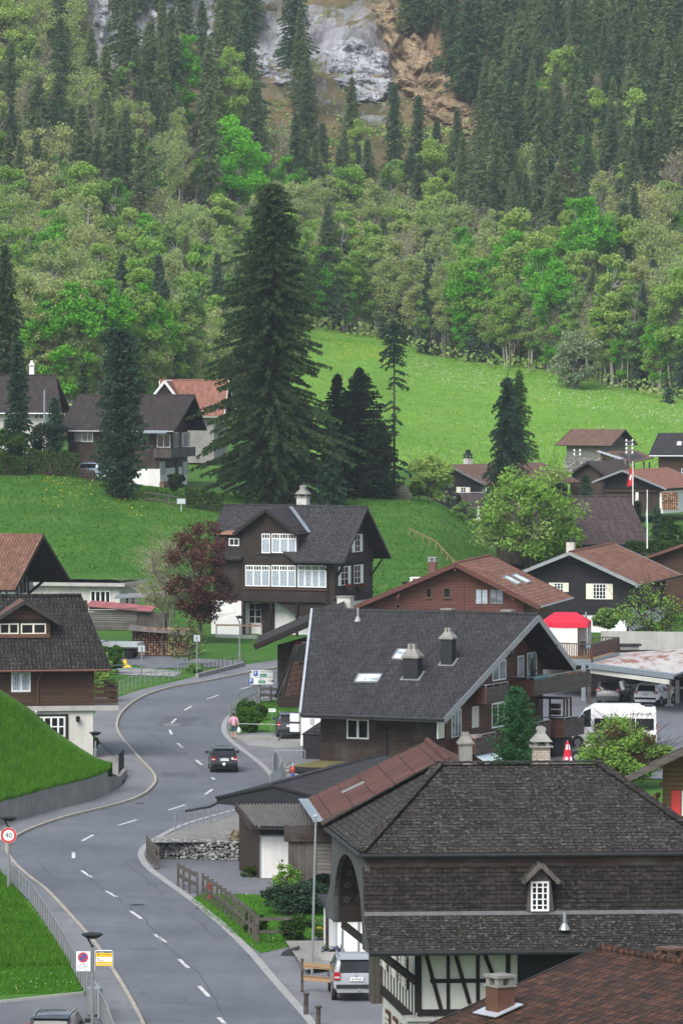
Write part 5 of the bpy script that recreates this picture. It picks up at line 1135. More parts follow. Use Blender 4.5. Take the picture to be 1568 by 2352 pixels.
# ---- H8: dark brown house and porch on the road behind it
h=House('house','dark brown boarded house with upswept shingle roof and red tiled porch by the parking sign','house',at(660,1600,360).x,362,-20,0)
q= lambda x,y,D:h.loc(at(x,y,D))
L0,L1=q(583,1484,356),q(592,1462,368);T0=q(790,1396,356);T1=q(790,1374,370)
mb=MB();mb.slab([L0,T0,T1,L1],.3,0,1,2);rf=mb.build('roof',[M['shingle'],M['fascia'],M['soffit']],h.o)
mb=MB();mb.bar(L0+Vector((0,-.05,-.05)),T0+Vector((0,-.05,-.05)),.08,.3);mb.build('bargeboard',M['beam'],rf)
a=q(637,1625,360);c=q(800,1625,352)
mb=MB();mb.extr([(a.x,a.y,0),(a.x,a.y,q(637,1478,360).z-.1),(a.x+6,a.y,q(637,1478,360).z+1.6),(a.x+6,a.y,0)],(0,9,0));mb.build('timber_wall',M['wood_dark'],h.o)
A=q(680,1482,352);E0=q(634,1601,349);mb=MB()
b_=A+Vector((0,7,0));mb.slab([E0,A,b_,E0+Vector((0,7,0))],.16,1,1,1);c_=Vector((A.x+(A.x-E0.x),E0.y,E0.z));mb.slab([A,c_,c_+Vector((0,7,0)),b_],.16,0,1);pr=mb.build('porch_roof',[M['pantile_red'],M['fascia']],h.o)
mb=MB();mb.bar(E0+Vector((0,-.04,0)),A+Vector((0,-.04,0)),.07,.28);mb.build('bargeboard',M['beam'],pr)
mb=MB();mb.bar(c_+Vector((0,-.04,0)),A+Vector((0,-.04,0)),.07,.28);mb.build('bargeboard',M['beam'],pr)
for k in range(3):
 mb=MB();t=.3+.3*k;z_=A.z+(E0.z-A.z)*t;x0=A.x+(E0.x-A.x)*t;mb.box(x0+.1,A.x+.6,A.y+.4,A.y+.55,z_-.35,z_-.2);mb.build('tie_beam',M['beam'],pr)
mb=MB();mb.extr([(E0.x+.8,A.y+2.2,E0.z-.2),(A.x,A.y+2.2,A.z-.3),(c_.x-.8,A.y+2.2,E0.z-.2),(c_.x-.8,A.y+2.2,0),(E0.x+.8,A.y+2.2,0)],(0,4,0));mb.build('porch_wall',M['wood_dark'],h.o)
FF=('F',a.y);h.win(FF,h.rect(FF,'B',668,1163,706,1205),1,1,frame=M['red']);h.win(FF,h.rect(FF,'B',714,1163,756,1205),2,1)
h.chimney(q(793,1400,366).x,q(793,1400,366).y,q(793,1420,366).z,1.0,.8,q(793,1372,366).z,M['plaster_dirty'],M['concrete'],'slab',rf)
# outdoor stair with boarded rail beside it
a=gz(672,1688);mb=MB()
for k in range(6):mb.box(a.x+.3*k,a.x+.3*k+.32,a.y,a.y+1.6,0,.18*(k+1))
o=empty('outdoor_stair',(0,0,0),0,'short concrete stair with weathered boarded rail behind the parked dark car','stairs');mb.build('steps',M['concrete'],o)
for k in range(3):
 mb=MB();mb.bar((a.x-.1,a.y-.05,.5+k*.28),(a.x+3.2,a.y-.05,2.3+k*.28),.05,.16);mb.build('rail',M['wood_rail'],o)
for k in range(3):
 mb=MB();x=a.x+.1+k*1.4;mb.box(x-.05,x+.05,a.y-.02,a.y+.08,0,1.2+(k*1.4)*.56);mb.build('post',M['wood_rail'],o)
 # ---- white garage wall, hipped bin house, moss roof
a=at(689,1715,322);h=House('garage','white rendered garage wall with small red intercom panel beside the slate-roofed house','garage',a.x,326,-20,0)
q= lambda x,y,D:h.loc(at(x,y,D))
zt=at(689,1625,322).z;mb=MB();mb.extr([(0,0,0),(2.2,0,0),(2.2,0,zt),(0,0,zt)],(0,5,0));mb.build('wall',M['bright_white'],h.o)
FF=('F',0)
rc=h.rect(FF,'F',1058,440,1090,575);mb=MB();h.fbox(mb,FF,rc[0],rc[1],.01,.05,0.1,rc[3]);mb.build('door',M['metal_light'],h.o)
rc=h.rect(FF,'F',1064,494,1081,543);mb=MB();h.fbox(mb,FF,rc[0],rc[1],.05,.1,rc[2],rc[3]);pn=mb.build('call_panel',M['red'],h.o)
for k in range(3):mb=MB();z_=rc[2]+(rc[3]-rc[2])*(k+.5)/3;c=(rc[0]+rc[1])/2;h.fbox(mb,FF,c-.09,c+.09,.1,.115,z_-.07,z_+.07);mb.build('panel_light',M['bright_white'],pn)
for z_ in (.9,1.55):mb=MB();mb.box(-.62,-.02,-.3,.0,z_,z_+.5);mb.build('letter_box',M['bright_white'],h.o)
a=at(695,1740,315);h=House('bin_house','small dark box with sloping slate top in the corner of the white wall','shed',a.x,316,-22,0)
zt=at(695,1690,315).z;mb=MB();mb.box(0,2.4,0,2.2,0,zt);mb.build('wall',M['metal_dark'],h.o)
mb=MB();mb.slab([(-.05,-.1,zt+.02),(2.4,-.1,zt+.02),(2.4,1.4,zt+1.7),(1.5,1.4,zt+1.3)],.06);mb.slab([(-.05,2.3,zt+.02),(-.05,-.1,zt+.02),(1.5,1.4,zt+1.3),(1.5,2.3,zt+1.3)],.06);mb.build('roof',M['slate'],h.o)
a=at(665,1775,301);h=House('flat_shed','low flat shed roof covered in yellow-green moss in front of the dark house wall','shed',a.x,303,-20,0)
mm=tiles('moss_covered_flat_roof',(.13,.115,.04),(.17,.14,.05),(.08,.08,.06),3,3,lichen=.8,lcol=(.2,.2,.16),moss=.5,bump=.3)
zt=at(665,1768,301).z;mb=MB();mb.box(.1,6.8,0.1,5.5,0,zt-.3);mb.build('wall',M['metal_dark'],h.o);mb=MB();mb.box(0,7,0,5.6,zt-.3,zt,1,0);mb.build('roof',[mm,M['metal_dark']],h.o)
# ---- H5: long low slate shed with black front
h=House('long_shed','long low dark slate-roofed shed with black boarded front gable by the road','shed',at(625,1803,254).x,254,73,0)
hr=at(625,1803,254).z;LF=('L',0);e0=h.on(LF,'d',495,1831);e1=h.on(LF,'d',748,1835)
rf=h.roof(hr,(0,19),(e1[0],e1[1],0,19),(e0[0],e0[1],0,19),.12,M['slate'],gutter= None ,barge=.12,bargemat=M['metal_dark'],cap=M['slate'],capr=.06)
mb=MB();b0=h.on(LF,'d',497,1845);b1_=h.on(LF,'d',560,1853);mb.extr([(.05,e0[0]-.05,e0[1]-.06),(.05,e0[0]-.05,e0[1]-.35),(.05,b1_[0],b1_[1]),(.05,e1[0]+.1,b1_[1]),(.05,e1[0]+.1,e1[1]-.05),(.05,0,hr-.08)],(.12,0,0));mb.build('front_gable',M['metal_dark'],h.o)
pipe(h,[(-.1,e0[0]-.1,e0[1]-.3),(-.05,e0[0]+.3,e0[1]-.5),(0.0,e0[0]+1.6,e0[1]-.75)],.06,M['metal_dark'],'gutter_pipe')
h.block('wall',.4,18,e1[0]+.6,b1_[0]-1.0,0,e1[1]-.3,M['wood_brownv'])
# ---- H6: corrugated garage
p=at(585,1900,245);h=House('garage','brown boarded garage with corrugated grey roof and white ribbed up-and-over door','garage',p.x,245,1.5,0)
q= lambda x,y,D:h.loc(at(x,y,D));zf=p.z;zb=at(548,1848,249.5).z
A=q(583,1898,244.6);Bq=q(770,1901,244.6);C=q(770,1846,249.5);D_=q(545,1848,249.5)
nW=30;mb=MB()
for i in range(nW*6):
 s0_,s1_=i/(nW*6),(i+1)/(nW*6);f= lambda s:Vector((0,0,.045*math.cos(s*nW*2*math.pi)))
 mb.poly([A.lerp(Bq,s0_)+f(s0_),A.lerp(Bq,s1_)+f(s1_),D_.lerp(C,s1_)+f(s1_),D_.lerp(C,s0_)+f(s0_)])
cm=NT('corrugated_cement');v_=cm.coord('Object');n_=cm.noise(v_,3,6,.8)
cm.fin(cm.mix(cm.ramp(cm.noise(v_,9,4,.8),[(.6,0.0),(.68,.8)]),cm.ramp(n_,[(.3,(.06,.056,.05)),(.7,(.13,.125,.118))]),(.4,.4,.38)),.9,.2)
rf=mb.build('roof',cm.m,h.o);mb=MB();mb.bar(A.lerp(D_,0)+Vector((-.08,0,-.1)),D_+Vector((-.08,0,-.1)),.1,.34);mb.build('bargeboard',M['wood_brownv'],rf)
gb=MB();gb.tube(A+Vector((0,-.08,-.12)),Bq+Vector((0,-.08,-.12)),.06);gb.build('gutter',M['metal_dark'],rf)
w0=q(598,2010,246).x;mb=MB();mb.extr([(w0,.5,0),(w0,.5,zf-.25),(w0,4.6,zb-.2),(w0,4.6,0)],(4.2,0,0));mb.build('wall',M['wood_brownv'],h.o)
mb=MB();wl0=q(549,1990,249).x;mb.extr([(wl0,4.5,0),(w0+.0,.52,0),(w0,.52,zf-.26),(wl0,4.5,zb-.22)],(.1,.05,0));mb.build('side_wall',M['wood_brownv'],h.o)
FF=('F',.5);rc=h.rect(FF,'F',676,1368,888,1600);z1=rc[3]
mb=MB();n=22
for i in range(n):a=rc[0]+(rc[1]-rc[0])*i/n;b=a+(rc[1]-rc[0])/n;h.fbox(mb,FF,a,a+(b-a)*.5,.02,.06,.03,z1);h.fbox(mb,FF,a+(b-a)*.5,b,.02,.045,.03,z1)
d=mb.build('garage_door',M['plaster_white'],h.o);mb=MB();h.fbox(mb,FF,rc[0]-.08,rc[0],.01,.07,0,z1+.08);h.fbox(mb,FF,rc[0],rc[1]+1.2,.01,.07,z1,z1+.08);mb.build('frame',M['metal_bluegrey'],d)
mb=MB();h.fbox(mb,FF,rc[1]-.35,rc[1]-.27,.06,.1,.85,.93);mb.build('handle',M['black'],d)
p=at(662,2020,240);h=House('board_shed','grey weathered board shed standing against the garage door','shed',p.x,241,1,0)
zt=at(662,1928,240).z;mb=MB();mb.box(0,2.0,0,2,-.2,zt-.15);mb.build('wall',M['wood_greyv'],h.o);mb=MB();mb.box(1.35,2.6,-.05,0,-.2,zt-.2);mb.build('plank_door',M['wood_grey'],h.o)
mb=MB();mb.hexa([(-.2,-.2,zt-.2),(2.7,-.2,zt-.2),(2.7,2.2,zt+.1),(-.2,2.2,zt+.1),(-.2,-.2,zt+.08),(2.7,-.2,zt+.08),(2.7,2.2,zt+.35),(-.2,2.2,zt+.35)]);mb.build('roof',M['wood_dark'],h.o)
# ---- H4: rust red roof
h=House('workshop','long workshop with rust-red tiled roof and metal roof hook in front of the slate shed','building',at(1030,1747,238).x,238,94,0)
hr=at(1030,1747,238).z;e=h.on(('R',0),'d',738,1888) if False else None
LF=('L',0);s0,z0=h.on(LF,'d',738,1888);sl=(hr-z0)/s0;LEN=11.5
NP= lambda k,x,y:h.plane((0,0,hr),(0,sl,1),k,x,y)
rf=h.roof(hr,(0,LEN),(-s0*.9,hr-sl*s0*.9,0,LEN),(s0,z0,0,LEN),.16,M['tile_rust'],fascia=M['wood_balcony'],cap=M['tile_rust'],capr=.16,barge=.2,bargemat=M['wood_balcony'],under=M['soffit'])
h.body(.8,LEN-.5,-s0*.8,s0-.7,0,hr,hr-sl*s0*.9,-s0*.9,z0,s0,M['wood_dark'],.2)
mb=MB();mb.bar((.0,s0+.12,z0+.02),(LEN,s0+.12,z0+.02),.5,.06);mb.build('eave_gutter',M['metal_bluegrey'],rf)
a=NP('F',1305,1030);b=NP('F',1480,948);mb=MB();mb.bar(a+Vector((0,0,.06)),b+Vector((0,0,.06)),.16,.1);mb.build('roof_hook',M['metal_grey'],rf)
mb=MB();mb.bar(a+Vector((.15,0,.03)),b+Vector((.15,0,.03)),.3,.03);mb.build('hook_base',M['metal_dark'],rf)
a=NP('G',378,900);h.chimney(3.4,-1.1,hr-1.2,.6,.6,hr+.5,M['concrete_old'],M['concrete_old'],'bell',rf)
# ---- H1: big half-timbered house with arched gable
p=at(830,1960,170);h=House('half_timbered_house','big half-timbered house with grey shingled mansard roof and arched gable overhang','house',p.x,170,4,0)
ZE=p.z;Wd=9.4;kx=(h.loc(at(755,1918,179)).x)/9.0
sk= lambda v:kx*v
ptop=h.plane((0,Wd/2,0),(0,1,0),'d',1010,1757);HR=ptop.z;r0=ptop.x;r1=h.plane((0,Wd/2,0),(0,1,0),'d',1372,1755).x
Lx=r1+r0-sk(Wd/2)+.3
c0,c1,c2,c3=Vector((0,0,ZE)),Vector((Lx,0,ZE)),Vector((Lx,Wd,ZE)),Vector((sk(Wd),Wd,ZE));A,B=Vector((r0,Wd/2,HR)),Vector((r1,Wd/2,HR))
mb=MB();mb.slab([c0,c1,B,A],.16,0,1);mb.slab([c1,c2,B],.16,0,1);mb.slab([c2,c3,A,B],.16,0,1);mb.slab([c3,c0,A],.16,0,1);rf=mb.build('upper_roof',[M['shingle'],M['fascia']],h.o)
for a,b,n in ((A,B,16),(c0,A,14),(c1,B,14),(c3,A,14)):
 cb=MB();d=(b-a)/n;rng=random.Random(n)
 for i in range(n):
  cb.bar(a+d*i+Vector((0,0,.07+rng.uniform(-.01,.01))),a+d*(i+1.06)+Vector((0,0,.10)),.34,.05)
 cb.build('ridge_cap',M['shingle'],rf)
gt=MB();gt.tube(c0+Vector((0,-.06,-.1)),c1+Vector((0,-.06,-.1)),.08);gt.build('gutter',M['metal_dark'],rf);gt=MB();gt.tube(c0+Vector((-.06,0,-.1)),c3+Vector((-.06,0,-.1)),.08);gt.build('gutter',M['metal_dark'],rf)
v1=.25;zf=h.plane((0,v1,0),(0,1,0),'d',1200,1992).z;v2=-.3;z2=h.plane((0,v2,0),(0,1,0),'d',1200,2099).z;v3=-1.75;z3=h.plane((0,v3,0),(0,1,0),'d',1200,2182).z
X1=Lx+.4
mb=MB();mb.box(.2,X1,v1-.06,Wd-.3,zf,ZE-.17);mb.build('fascia_band',M['wood_dark'],h.o)
x2=h.plane((0,v2,0),(0,1,0),'d',836,2099).x;x3=h.plane((0,v3,0),(0,1,0),'d',847,2182).x;x1=h.plane((0,v1,0),(0,1,0),'d',832,1992).x
mb=MB();mb.slab([(x2,v2,z2+.06),(X1,v2,z2+.06),(X1,v1-.07,zf+.05),(x1,v1-.07,zf+.05)],.12,0,1);mb.build('mansard_roof',[M['shingle_wall'],M['fascia']],h.o)
mb=MB();mb.bar((x2,v2-.05,z2+.03),(X1,v2-.05,z2+.03),.1,.12);mb.build('roof_flashing',M['flash'],h.o)
mb=MB();mb.slab([(x3,v3,z3),(X1+.5,v3,z3),(X1+.5,v2-.04,z2),(x2,v2-.04,z2)],.14,0,1,2);lr=mb.build('lower_roof',[M['shingle_moss'],M['fascia'],M['soffit']],h.o)
gt=MB();gt.tube((x3,v3-.07,z3-.08),(X1,v3-.07,z3-.08),.09);gt.build('gutter',M['metal_dark'],lr)
q=h.plane((0,(v2+v3)/2,0),(0,1,0),'H',1138,455);mb=MB();mb.tube((q.x,(v2+v3)/2-.1,q.z-.1),(q.x,(v2+v3)/2-.1,q.z+.45),.07);mb.lathe((q.x,(v2+v3)/2-.1,q.z-.14),[(.2,0),(.09,.22)],8);mb.build('vent_pipe',M['metal_grey'],lr)
# the arched gable front: profile in (v, z) along the skewed end
vB=Wd+1.9
prof=[(v3+.05,z3-.12),(v2+.05,z2),(v1,zf),(.1,ZE-.2),(Wd-.1,ZE-.2),(Wd-v1,zf),(Wd-v2-.05,z2),(vB,z3-.1)]
cv=Wd/2;cz0=h.plane((0,Wd-.7,0),(0,1,0),'d',753,2119).z;ra,rb=Wd/2-.75,ZE-.55-cz0
arch=[(cv-ra*math.cos(t),cz0+rb*math.sin(t)**.8) for t in np.linspace(0,math.pi,25)]
GX= lambda v:sk(v)+.12+max(0,-v)*.18
def gp3(v,z,o=0): return Vector((GX(v)+o,v,z))
mb=MB();outer=prof;left=[(v,z) for v,z in prof]
ringo=[]
import bisect
def outz(v):
 vs=[p[0] for p in prof]; return float(np.interp(v,vs,[p[1] for p in prof]))
for (va,za),(vb_,zb_) in zip(arch[:-1],arch[1:]):
 mb.hexa([gp3(va,za),gp3(vb_,zb_),gp3(vb_,zb_,.16),gp3(va,za,.16),gp3(va,outz(va)),gp3(vb_,outz(vb_)),gp3(vb_,outz(vb_),.16),gp3(va,outz(va),.16)])
for va,vb_ in ((v3+.05,v2+.05),(v2+.05,v1),(v1,.3),(.3,cv-ra)):
 lo= lambda v:float(np.interp(v,[v3,.3,cv-ra],[z3-.3,min(cz0,z3-.1)+.02,cz0]))
 mb.hexa([gp3(va,lo(va)),gp3(vb_,lo(vb_)),gp3(vb_,lo(vb_),.16),gp3(va,lo(va),.16),gp3(va,outz(va)),gp3(vb_,outz(vb_)),gp3(vb_,outz(vb_),.16),gp3(va,outz(va),.16)])
 va2,vb2=Wd-va,Wd-vb_
 mb.hexa([gp3(va2,lo(va)),gp3(vb2,lo(vb_)),gp3(vb2,lo(vb_),.16),gp3(va2,lo(va),.16),gp3(va2,outz(va2)),gp3(vb2,outz(vb2)),gp3(vb2,outz(vb2),.16),gp3(va2,outz(va2),.16)])
M['wood_arch']=planks('silvered_upright_boards',(.045,.044,.045),(.08,.078,.08),.22,vertical= True ,weather=.4,wcol=(.12,.12,.125))
ag=mb.build('arched_gable',M['wood_arch'],h.o)
mb=MB()
for (va,za),(vb_,zb_) in zip(arch[:-1],arch[1:]):mb.poly([gp3(va,za,.16),gp3(vb_,zb_,.16),gp3(vb_,zb_,2.5),gp3(va,za,2.5)])
sf=mb.build('arch_soffit',M['soffit'],ag)
mb=MB();rng=random.Random(2)
for t_ in (.22,.42,.62,.86,1.1):
 v,z_=cv+ra*math.cos(t_),cz0+rb*math.sin(t_)**.8
 for o_ in (.45,.95,1.45,1.95):
  for k in range(9):
   a_=k*2*math.pi/8;r_=0 if k==8 else (.16 if int(o_*2)%2 else .09);c=gp3(v-.03,z_+r_*math.sin(a_),o_+r_*math.cos(a_));c.y=cv+ra*max(0,1-max(0,(c.z-cz0)/rb)**2.5)**.5-.03;mb.box(c.x-.03,c.x+.03,c.y-.012,c.y,c.z-.03,c.z+.03)
mb.build('painted_rosettes',plain('faded_paint',(.05,.045,.042),.9,.1),sf)
# walls
WX= lambda v:sk(v)+2.02;VW=0.15;VWb=Wd+.7;ZT=z3+.6
mb=MB();mb.hexa([(WX(VW),VW,0),(Lx-.2,VW,0),(Lx-.2,VWb,0),(WX(VWb),VWb,0),(WX(VW),VW,z2-.15),(Lx-.2,VW,z2-.15),(Lx-.2,VWb,z2-.15),(WX(VWb),VWb,z2-.15)]);mb.build('plaster_wall',M['plaster_grey'],h.o)
FW=('F',VW);mb=MB()
zlo=h.plane((0,VW,0),(0,1,0),'d',1000,2326).z;zmid=h.plane((0,VW,0),(0,1,0),'d',1000,2254).z
u0=WX(VW)
def fr_u(x): return h.on(FW,'H',x,650)[0]
for x0,x1 in ((596,617),(711,723),(818,831),(926,942)):h.fbox(mb,FW,fr_u(x0),fr_u(x1),.0,.05,zlo,z2-.2)
h.fbox(mb,FW,u0,fr_u(1000),-.0,.06,zlo-.12,zlo+.1);h.fbox(mb,FW,u0+.3,fr_u(930),.0,.045,zmid-.07,zmid+.07)
for xa,ya,xb,yb in ((636,556,692,762),(742,556,795,740),(848,556,885,650)):
 a=h.on(FW,'H',xa,ya);b=h.on(FW,'H',xb,yb);mb.bar((a[0],VW-.02,a[1]),(b[0],VW-.02,b[1]),.06,.13)
mb.build('timber_frame',M['beam'],h.o)
rc=h.rect(FW,'H',968,550,1300,800);mb=MB();h.fbox(mb,FW,rc[0],rc[1]+8,-.0,.04,.2,z2-.2);mb.build('recess_shade_sheet',M['wood_black'],h.o)  # flat black sheet on the wall, the recess's shade put into its colour
# timbers, windows and shutters on the gable wall
LF=('L',WX(Wd/2))
ang=math.atan2(kx,1)
def gl(v,o,z): return Vector((WX(v)-o,v,z))
def glbox(mb,va,vb_,o0,o1,z0,z1,m=0):
 mb.hexa([gl(va,o1,z0),gl(va,o0,z0),gl(vb_,o0,z0),gl(vb_,o1,z0),gl(va,o1,z1),gl(va,o0,z1),gl(vb_,o0,z1),gl(vb_,o1,z1)],m)
def glray(k,x,y):
 o,d=h.ray(k,x,y);
 t=(2.02+kx*o.y-o.x)/(d.x-kx*d.y); return o+d*t
Z3={'W':(.1648,717.7,2009.6)};ZONE['W']=(450/1568*.5742,1250*.5742,3500*.5742)
mb=MB();zb1=glray('W',1100,1720).z
glbox(mb,VW-.05,VWb,0,.08,zb1-.16,zb1+.16);glbox(mb,VW-.06,VW+.25,0,.1,zb1,z2-.2)
for k in range(12):v=VW+.6+k*(Wd-1.0)/11;glbox(mb,v-.025,v+.025,0,.03,zb1+.16,zb1+1.3)
mb.build('gable_frame',M['beam'],h.o)
ztop=glray('W',1280,1100).z;zbot=glray('W',1290,1560).z
for (xa,xb) in ((1262,1305),(1130,1172),(995,1030),(872,900)):
 va,vb_=glray('W',xb,1300).y,glray('W',xa,1300).y
 if vb_<va:va,vb_=vb_,va
 mb=MB()
 for b in ((va,vb_,zbot,zbot+.08),(va,vb_,ztop-.08,ztop),(va,va+.07,zbot,ztop),(vb_-.07,vb_,zbot,ztop),((va+vb_)/2-.04,(va+vb_)/2+.04,zbot,ztop),(va,vb_,(zbot*.6+ztop*.4)-.03,(zbot*.6+ztop*.4)+.03),(va,vb_,(zbot*.3+ztop*.7)-.03,(zbot*.3+ztop*.7)+.03)):glbox(mb,b[0],b[1],.02,.07,b[2],b[3])
 w_=mb.build('window',M['bright_white'],h.o);mb=MB();glbox(mb,va+.02,vb_-.02,.02,.035,zbot+.02,ztop-.02);mb.build('pane',M['glass'],w_)
 for s0,s1 in ((va-.62,va-.05),(vb_+.05,vb_+.62)):
  mb=MB();glbox(mb,s0,s1,.03,.07,zbot,ztop)
  for k in range(8):z_=zbot+(ztop-zbot)*(k+.5)/8;glbox(mb,s0+.08,s1-.08,.07,.1,z_-.05,z_+.05,1)
  mb.build('shutter',[M['wood_redbal'],M['plaster_grey']],w_)
for k in range(4):
 va=Wd-.7-k*1.9;mb=MB();glbox(mb,va-1.0,va,.02,.08,.3,2.5)
 for j in range(10):glbox(mb,va-.9,va-.1,.08,.11,.45+j*.2,.57+j*.2,1)
 mb.build('ground_floor_shutter',[M['wood_redbal'],M['plaster_grey']],h.o)
mb=MB();glbox(mb,1.0,2.0,.02,.07,0,2.4);mb.build('shop_door',M['wood_dark'],h.o)
a=glray('H',610,790);mb=MB();mb.box(WX(VW)-.45,WX(VW)+.35,VW-.25,VW+.3,0,a.z);mb.box(WX(VW)-.55,WX(VW)+.45,VW-.35,VW+.4,a.z,a.z+.12);mb.build('stone_pier',M['concrete_light'],h.o)
# braces under the overhang
for va,z0_,o0,z1_,o1 in ((VW+.12,zb1+.55,0.1,cz0-.25,2.0),):
 a=glray('H',600,655);mb=MB();mb.bar(gl(VW+.3,.02,a.z),h.loc(at(788,2124,176)),.16,.22);mb.build('roof_brace',M['beam'],h.o)
mb=MB();va=VWb-.2;o0,o1=.02,.4
mb.hexa([gl(va,o0,zb1-.5),gl(va,o1,zb1-.5),gl(va+.8,o1,zb1-.5),gl(va+.8,o0,zb1-.5),gl(va,o0,zb1+1.45),gl(va,o1,zb1+1.45),gl(va+.8,o1,zb1+1.45),gl(va+.8,o0,zb1+1.45)]);mb.build('side_balcony',M['wood_greyv'],h.o)
# dormer in the mansard
DVv=v2-.15;FD=('F',DVv);rc=h.rect(FD,'H',1016,296,1082,404);ap=h.on(FD,'H',1056,224);el=h.on(FD,'H',980,290);er=h.on(FD,'H',1114,290);cx=(rc[0]+rc[1])/2;hw=(er[0]-el[0])/2
bw0=h.on(FD,'H',1002,400);bw1=h.on(FD,'H',1100,400)
mb=MB();mb.extr([(bw0[0],DVv,z2+.1),(bw1[0],DVv,z2+.1),(bw1[0]-.1,DVv,el[1]-.05),(cx,DVv,ap[1]-.12),(bw0[0]+.1,DVv,el[1]-.05)],(0,1.2,0));dm=mb.build('dormer',M['wood_greyv'],h.o)
h.win(FD,rc,3,5,fr=.07,bar=.035,frame=M['plaster_white'])
mb=MB();y0=DVv-.35;mb.slab([(cx-hw,y0,el[1]-.02),(cx,y0,ap[1]),(cx,v1,ap[1]),(cx-hw,v1,el[1]-.02)],.07);mb.slab([(cx+hw,v1,el[1]-.02),(cx,v1,ap[1]),(cx,y0,ap[1]),(cx+hw,y0,el[1]-.02)],.07);mb.build('dormer_roof',M['shingle'],dm)
for e in (-hw,hw):mb=MB();mb.bar((cx,y0-.03,ap[1]-.06),(cx+e,y0-.03,el[1]-.08),.04,.16);mb.build('bargeboard',M['wood_greyv'],dm)
q=h.plane((0,Wd/2+1.2,0),(0,1,0),'d',1242,1716)
h.chimney(q.x,Wd/2+1.2,HR-.9,.58,.5,q.z,M['brick'],M['concrete'],'hood',rf)
# ---- H2: mossy red roof at the bottom
h=House('house','house under a mossy red-brown tiled roof with brown metal chimney at the bottom border','house',at(1375,2178,155).x,155,-58,0)
hr=at(1375,2178,155).z
o,d=h.ray('d',1568,2245);
W1=h.loc(at(1020,2345,151));sl=(hr-W1.z)/abs(W1.y)
NP= lambda k,x,y:h.plane((0,0,hr),(0,-sl,1),k,x,y)
vn=W1.y*1.25;rf=h.roof(hr,(0,14),(vn,hr+sl*vn,W1.x,14),(-vn,hr+sl*vn,0,14),.2,M['tile_moss'],cap=M['tile_moss'],capr=.14,gutter= None ,barge=.25)
h.body(1.6,12,vn+1,-vn-1,0,hr,hr+sl*vn,vn,hr+sl*vn,-vn,M['plaster_dirty'],.25)
q=NP('H',868,780);pt=h.plane((0,q.y+.2,0),(0,1,0),'H',868,672);h.chimney(q.x+.1,q.y+.3,q.z-.4,.66,.6,pt.z,M['copper'],M['concrete_old'],'vent',rf)
mb=MB();mb.slab([q+Vector((-.55,-.25,.03)),q+Vector((.65,-.25,.03)),q+Vector((.65,.75,.75*sl+.28*sl+.06)),q+Vector((-.55,.75,.75*sl+.28*sl+.06))],.03);mb.build('chimney_flashing',M['metal_light'],rf)
q=at(1542,2275,160);c=h.loc(q);h.chimney(c.x,c.y,c.z-1,.7,.6,h.loc(at(1542,2202,160)).z,M['copper'],M['copper'],'vent',rf)
# ---- H3: ochre house at the right
h=House('chalet','ochre timber house with red shutter and deep dark eave at the right border','house',at(1568,1730,234).x+1,234,78,0)
hr=at(1568,1722,232).z;LF=('L',0);e=h.on(LF,'d',1426,1790);hr2=h.on(LF,'d',1568,1722);sl=(hr2[1]-e[1])/(e[0]-hr2[0]);HR_=e[1]+sl*e[0]
rf=h.roof(HR_,(0,9),(-e[0],e[1],0,9),(e[0],e[1],0,9),.2,M['pantile_dark'],barge=.3,bargemat=M['wood_rail'],fascia=M['wood_rail'])
h.body(2.2,8,-e[0]+1.4,e[0]-1.6,0,HR_,e[1],-e[0],e[1],e[0],M['wood_ochre'],.25);LF=('L',2.2)
rc=h.rect(LF,'d',1542,1816,1563,1874);mb=MB();h.fbox(mb,LF,rc[0],rc[1],.02,.07,rc[2],rc[3])
for z_ in (.12,.5,.88):h.fbox(mb,LF,rc[0]+.03,rc[1]-.03,.07,.1,rc[2]+(rc[3]-rc[2])*z_-.05,rc[2]+(rc[3]-rc[2])*z_+.05)
mb.build('shutter',M['red'],h.o);h.win(LF,(rc[0]-1.1,rc[0]-.05,rc[2],rc[3]),2,2)
mb=MB();s0,z0=h.on(LF,'d',1470,1800)
for k in range(7):h.fbox(mb,LF,s0-.9+k*.09-.05,s0-.9+k*.09+.1,.05,1.6-k*.22,z0-.6-k*.22,z0-.4-k*.22)
mb.build('carved_bracket',M['wood_ochre'],h.o);mb=MB();z_=h.on(LF,'d',1555,1802)[1];h.fbox(mb,LF,-3,s0-.9,.0,.06,z_-.1,z_+.1);mb.build('carved_frieze',M['wood_ochre'],h.o)
# ================================================================ sheds, decks and walls 
h=House('slatted_shed','grey slatted shed with faded red roof behind the woodpile','shed',at(205,1440,455).x,455,-6,0)
q= lambda x,y,D:h.loc(at(x,y,D))
a=q(205,1452,455);b=q(316,1455,455);zt=q(205,1392,455).z;zb=q(316,1404,455).z;mb=MB()
for k in range(10):z_=.1+k*(zt-.2)/10;mb.box(a.x,b.x,a.y-.05,a.y+.0,z_,z_+(zt-.2)/10-.05)
mb.build('slat_wall',M['wood_grey'],h.o);mb=MB();mb.box(a.x+.05,b.x+2.5,a.y+.02,a.y+3,-.2,zb-.2);mb.build('board_wall',M['wood_greyv'],h.o)
mb=MB();e=q(350,1405,455);mb.slab([(a.x-.3,a.y-.4,zt),(e.x,a.y-.4,e.z+.05),(e.x,a.y+3.2,e.z+.35),(a.x-.3,a.y+3.2,zt+.35)],.1,0,1);mb.build('roof',[plain('faded_red_roofing',(.3,.1,.1),.8,.2,var=.4,scale=1),M['fascia']],h.o)
h=House('open_shelter','small open shelter with tin roof on red posts beside the grass-roofed bungalow','shelter',at(300,1400,462).x,464,-5,.2)
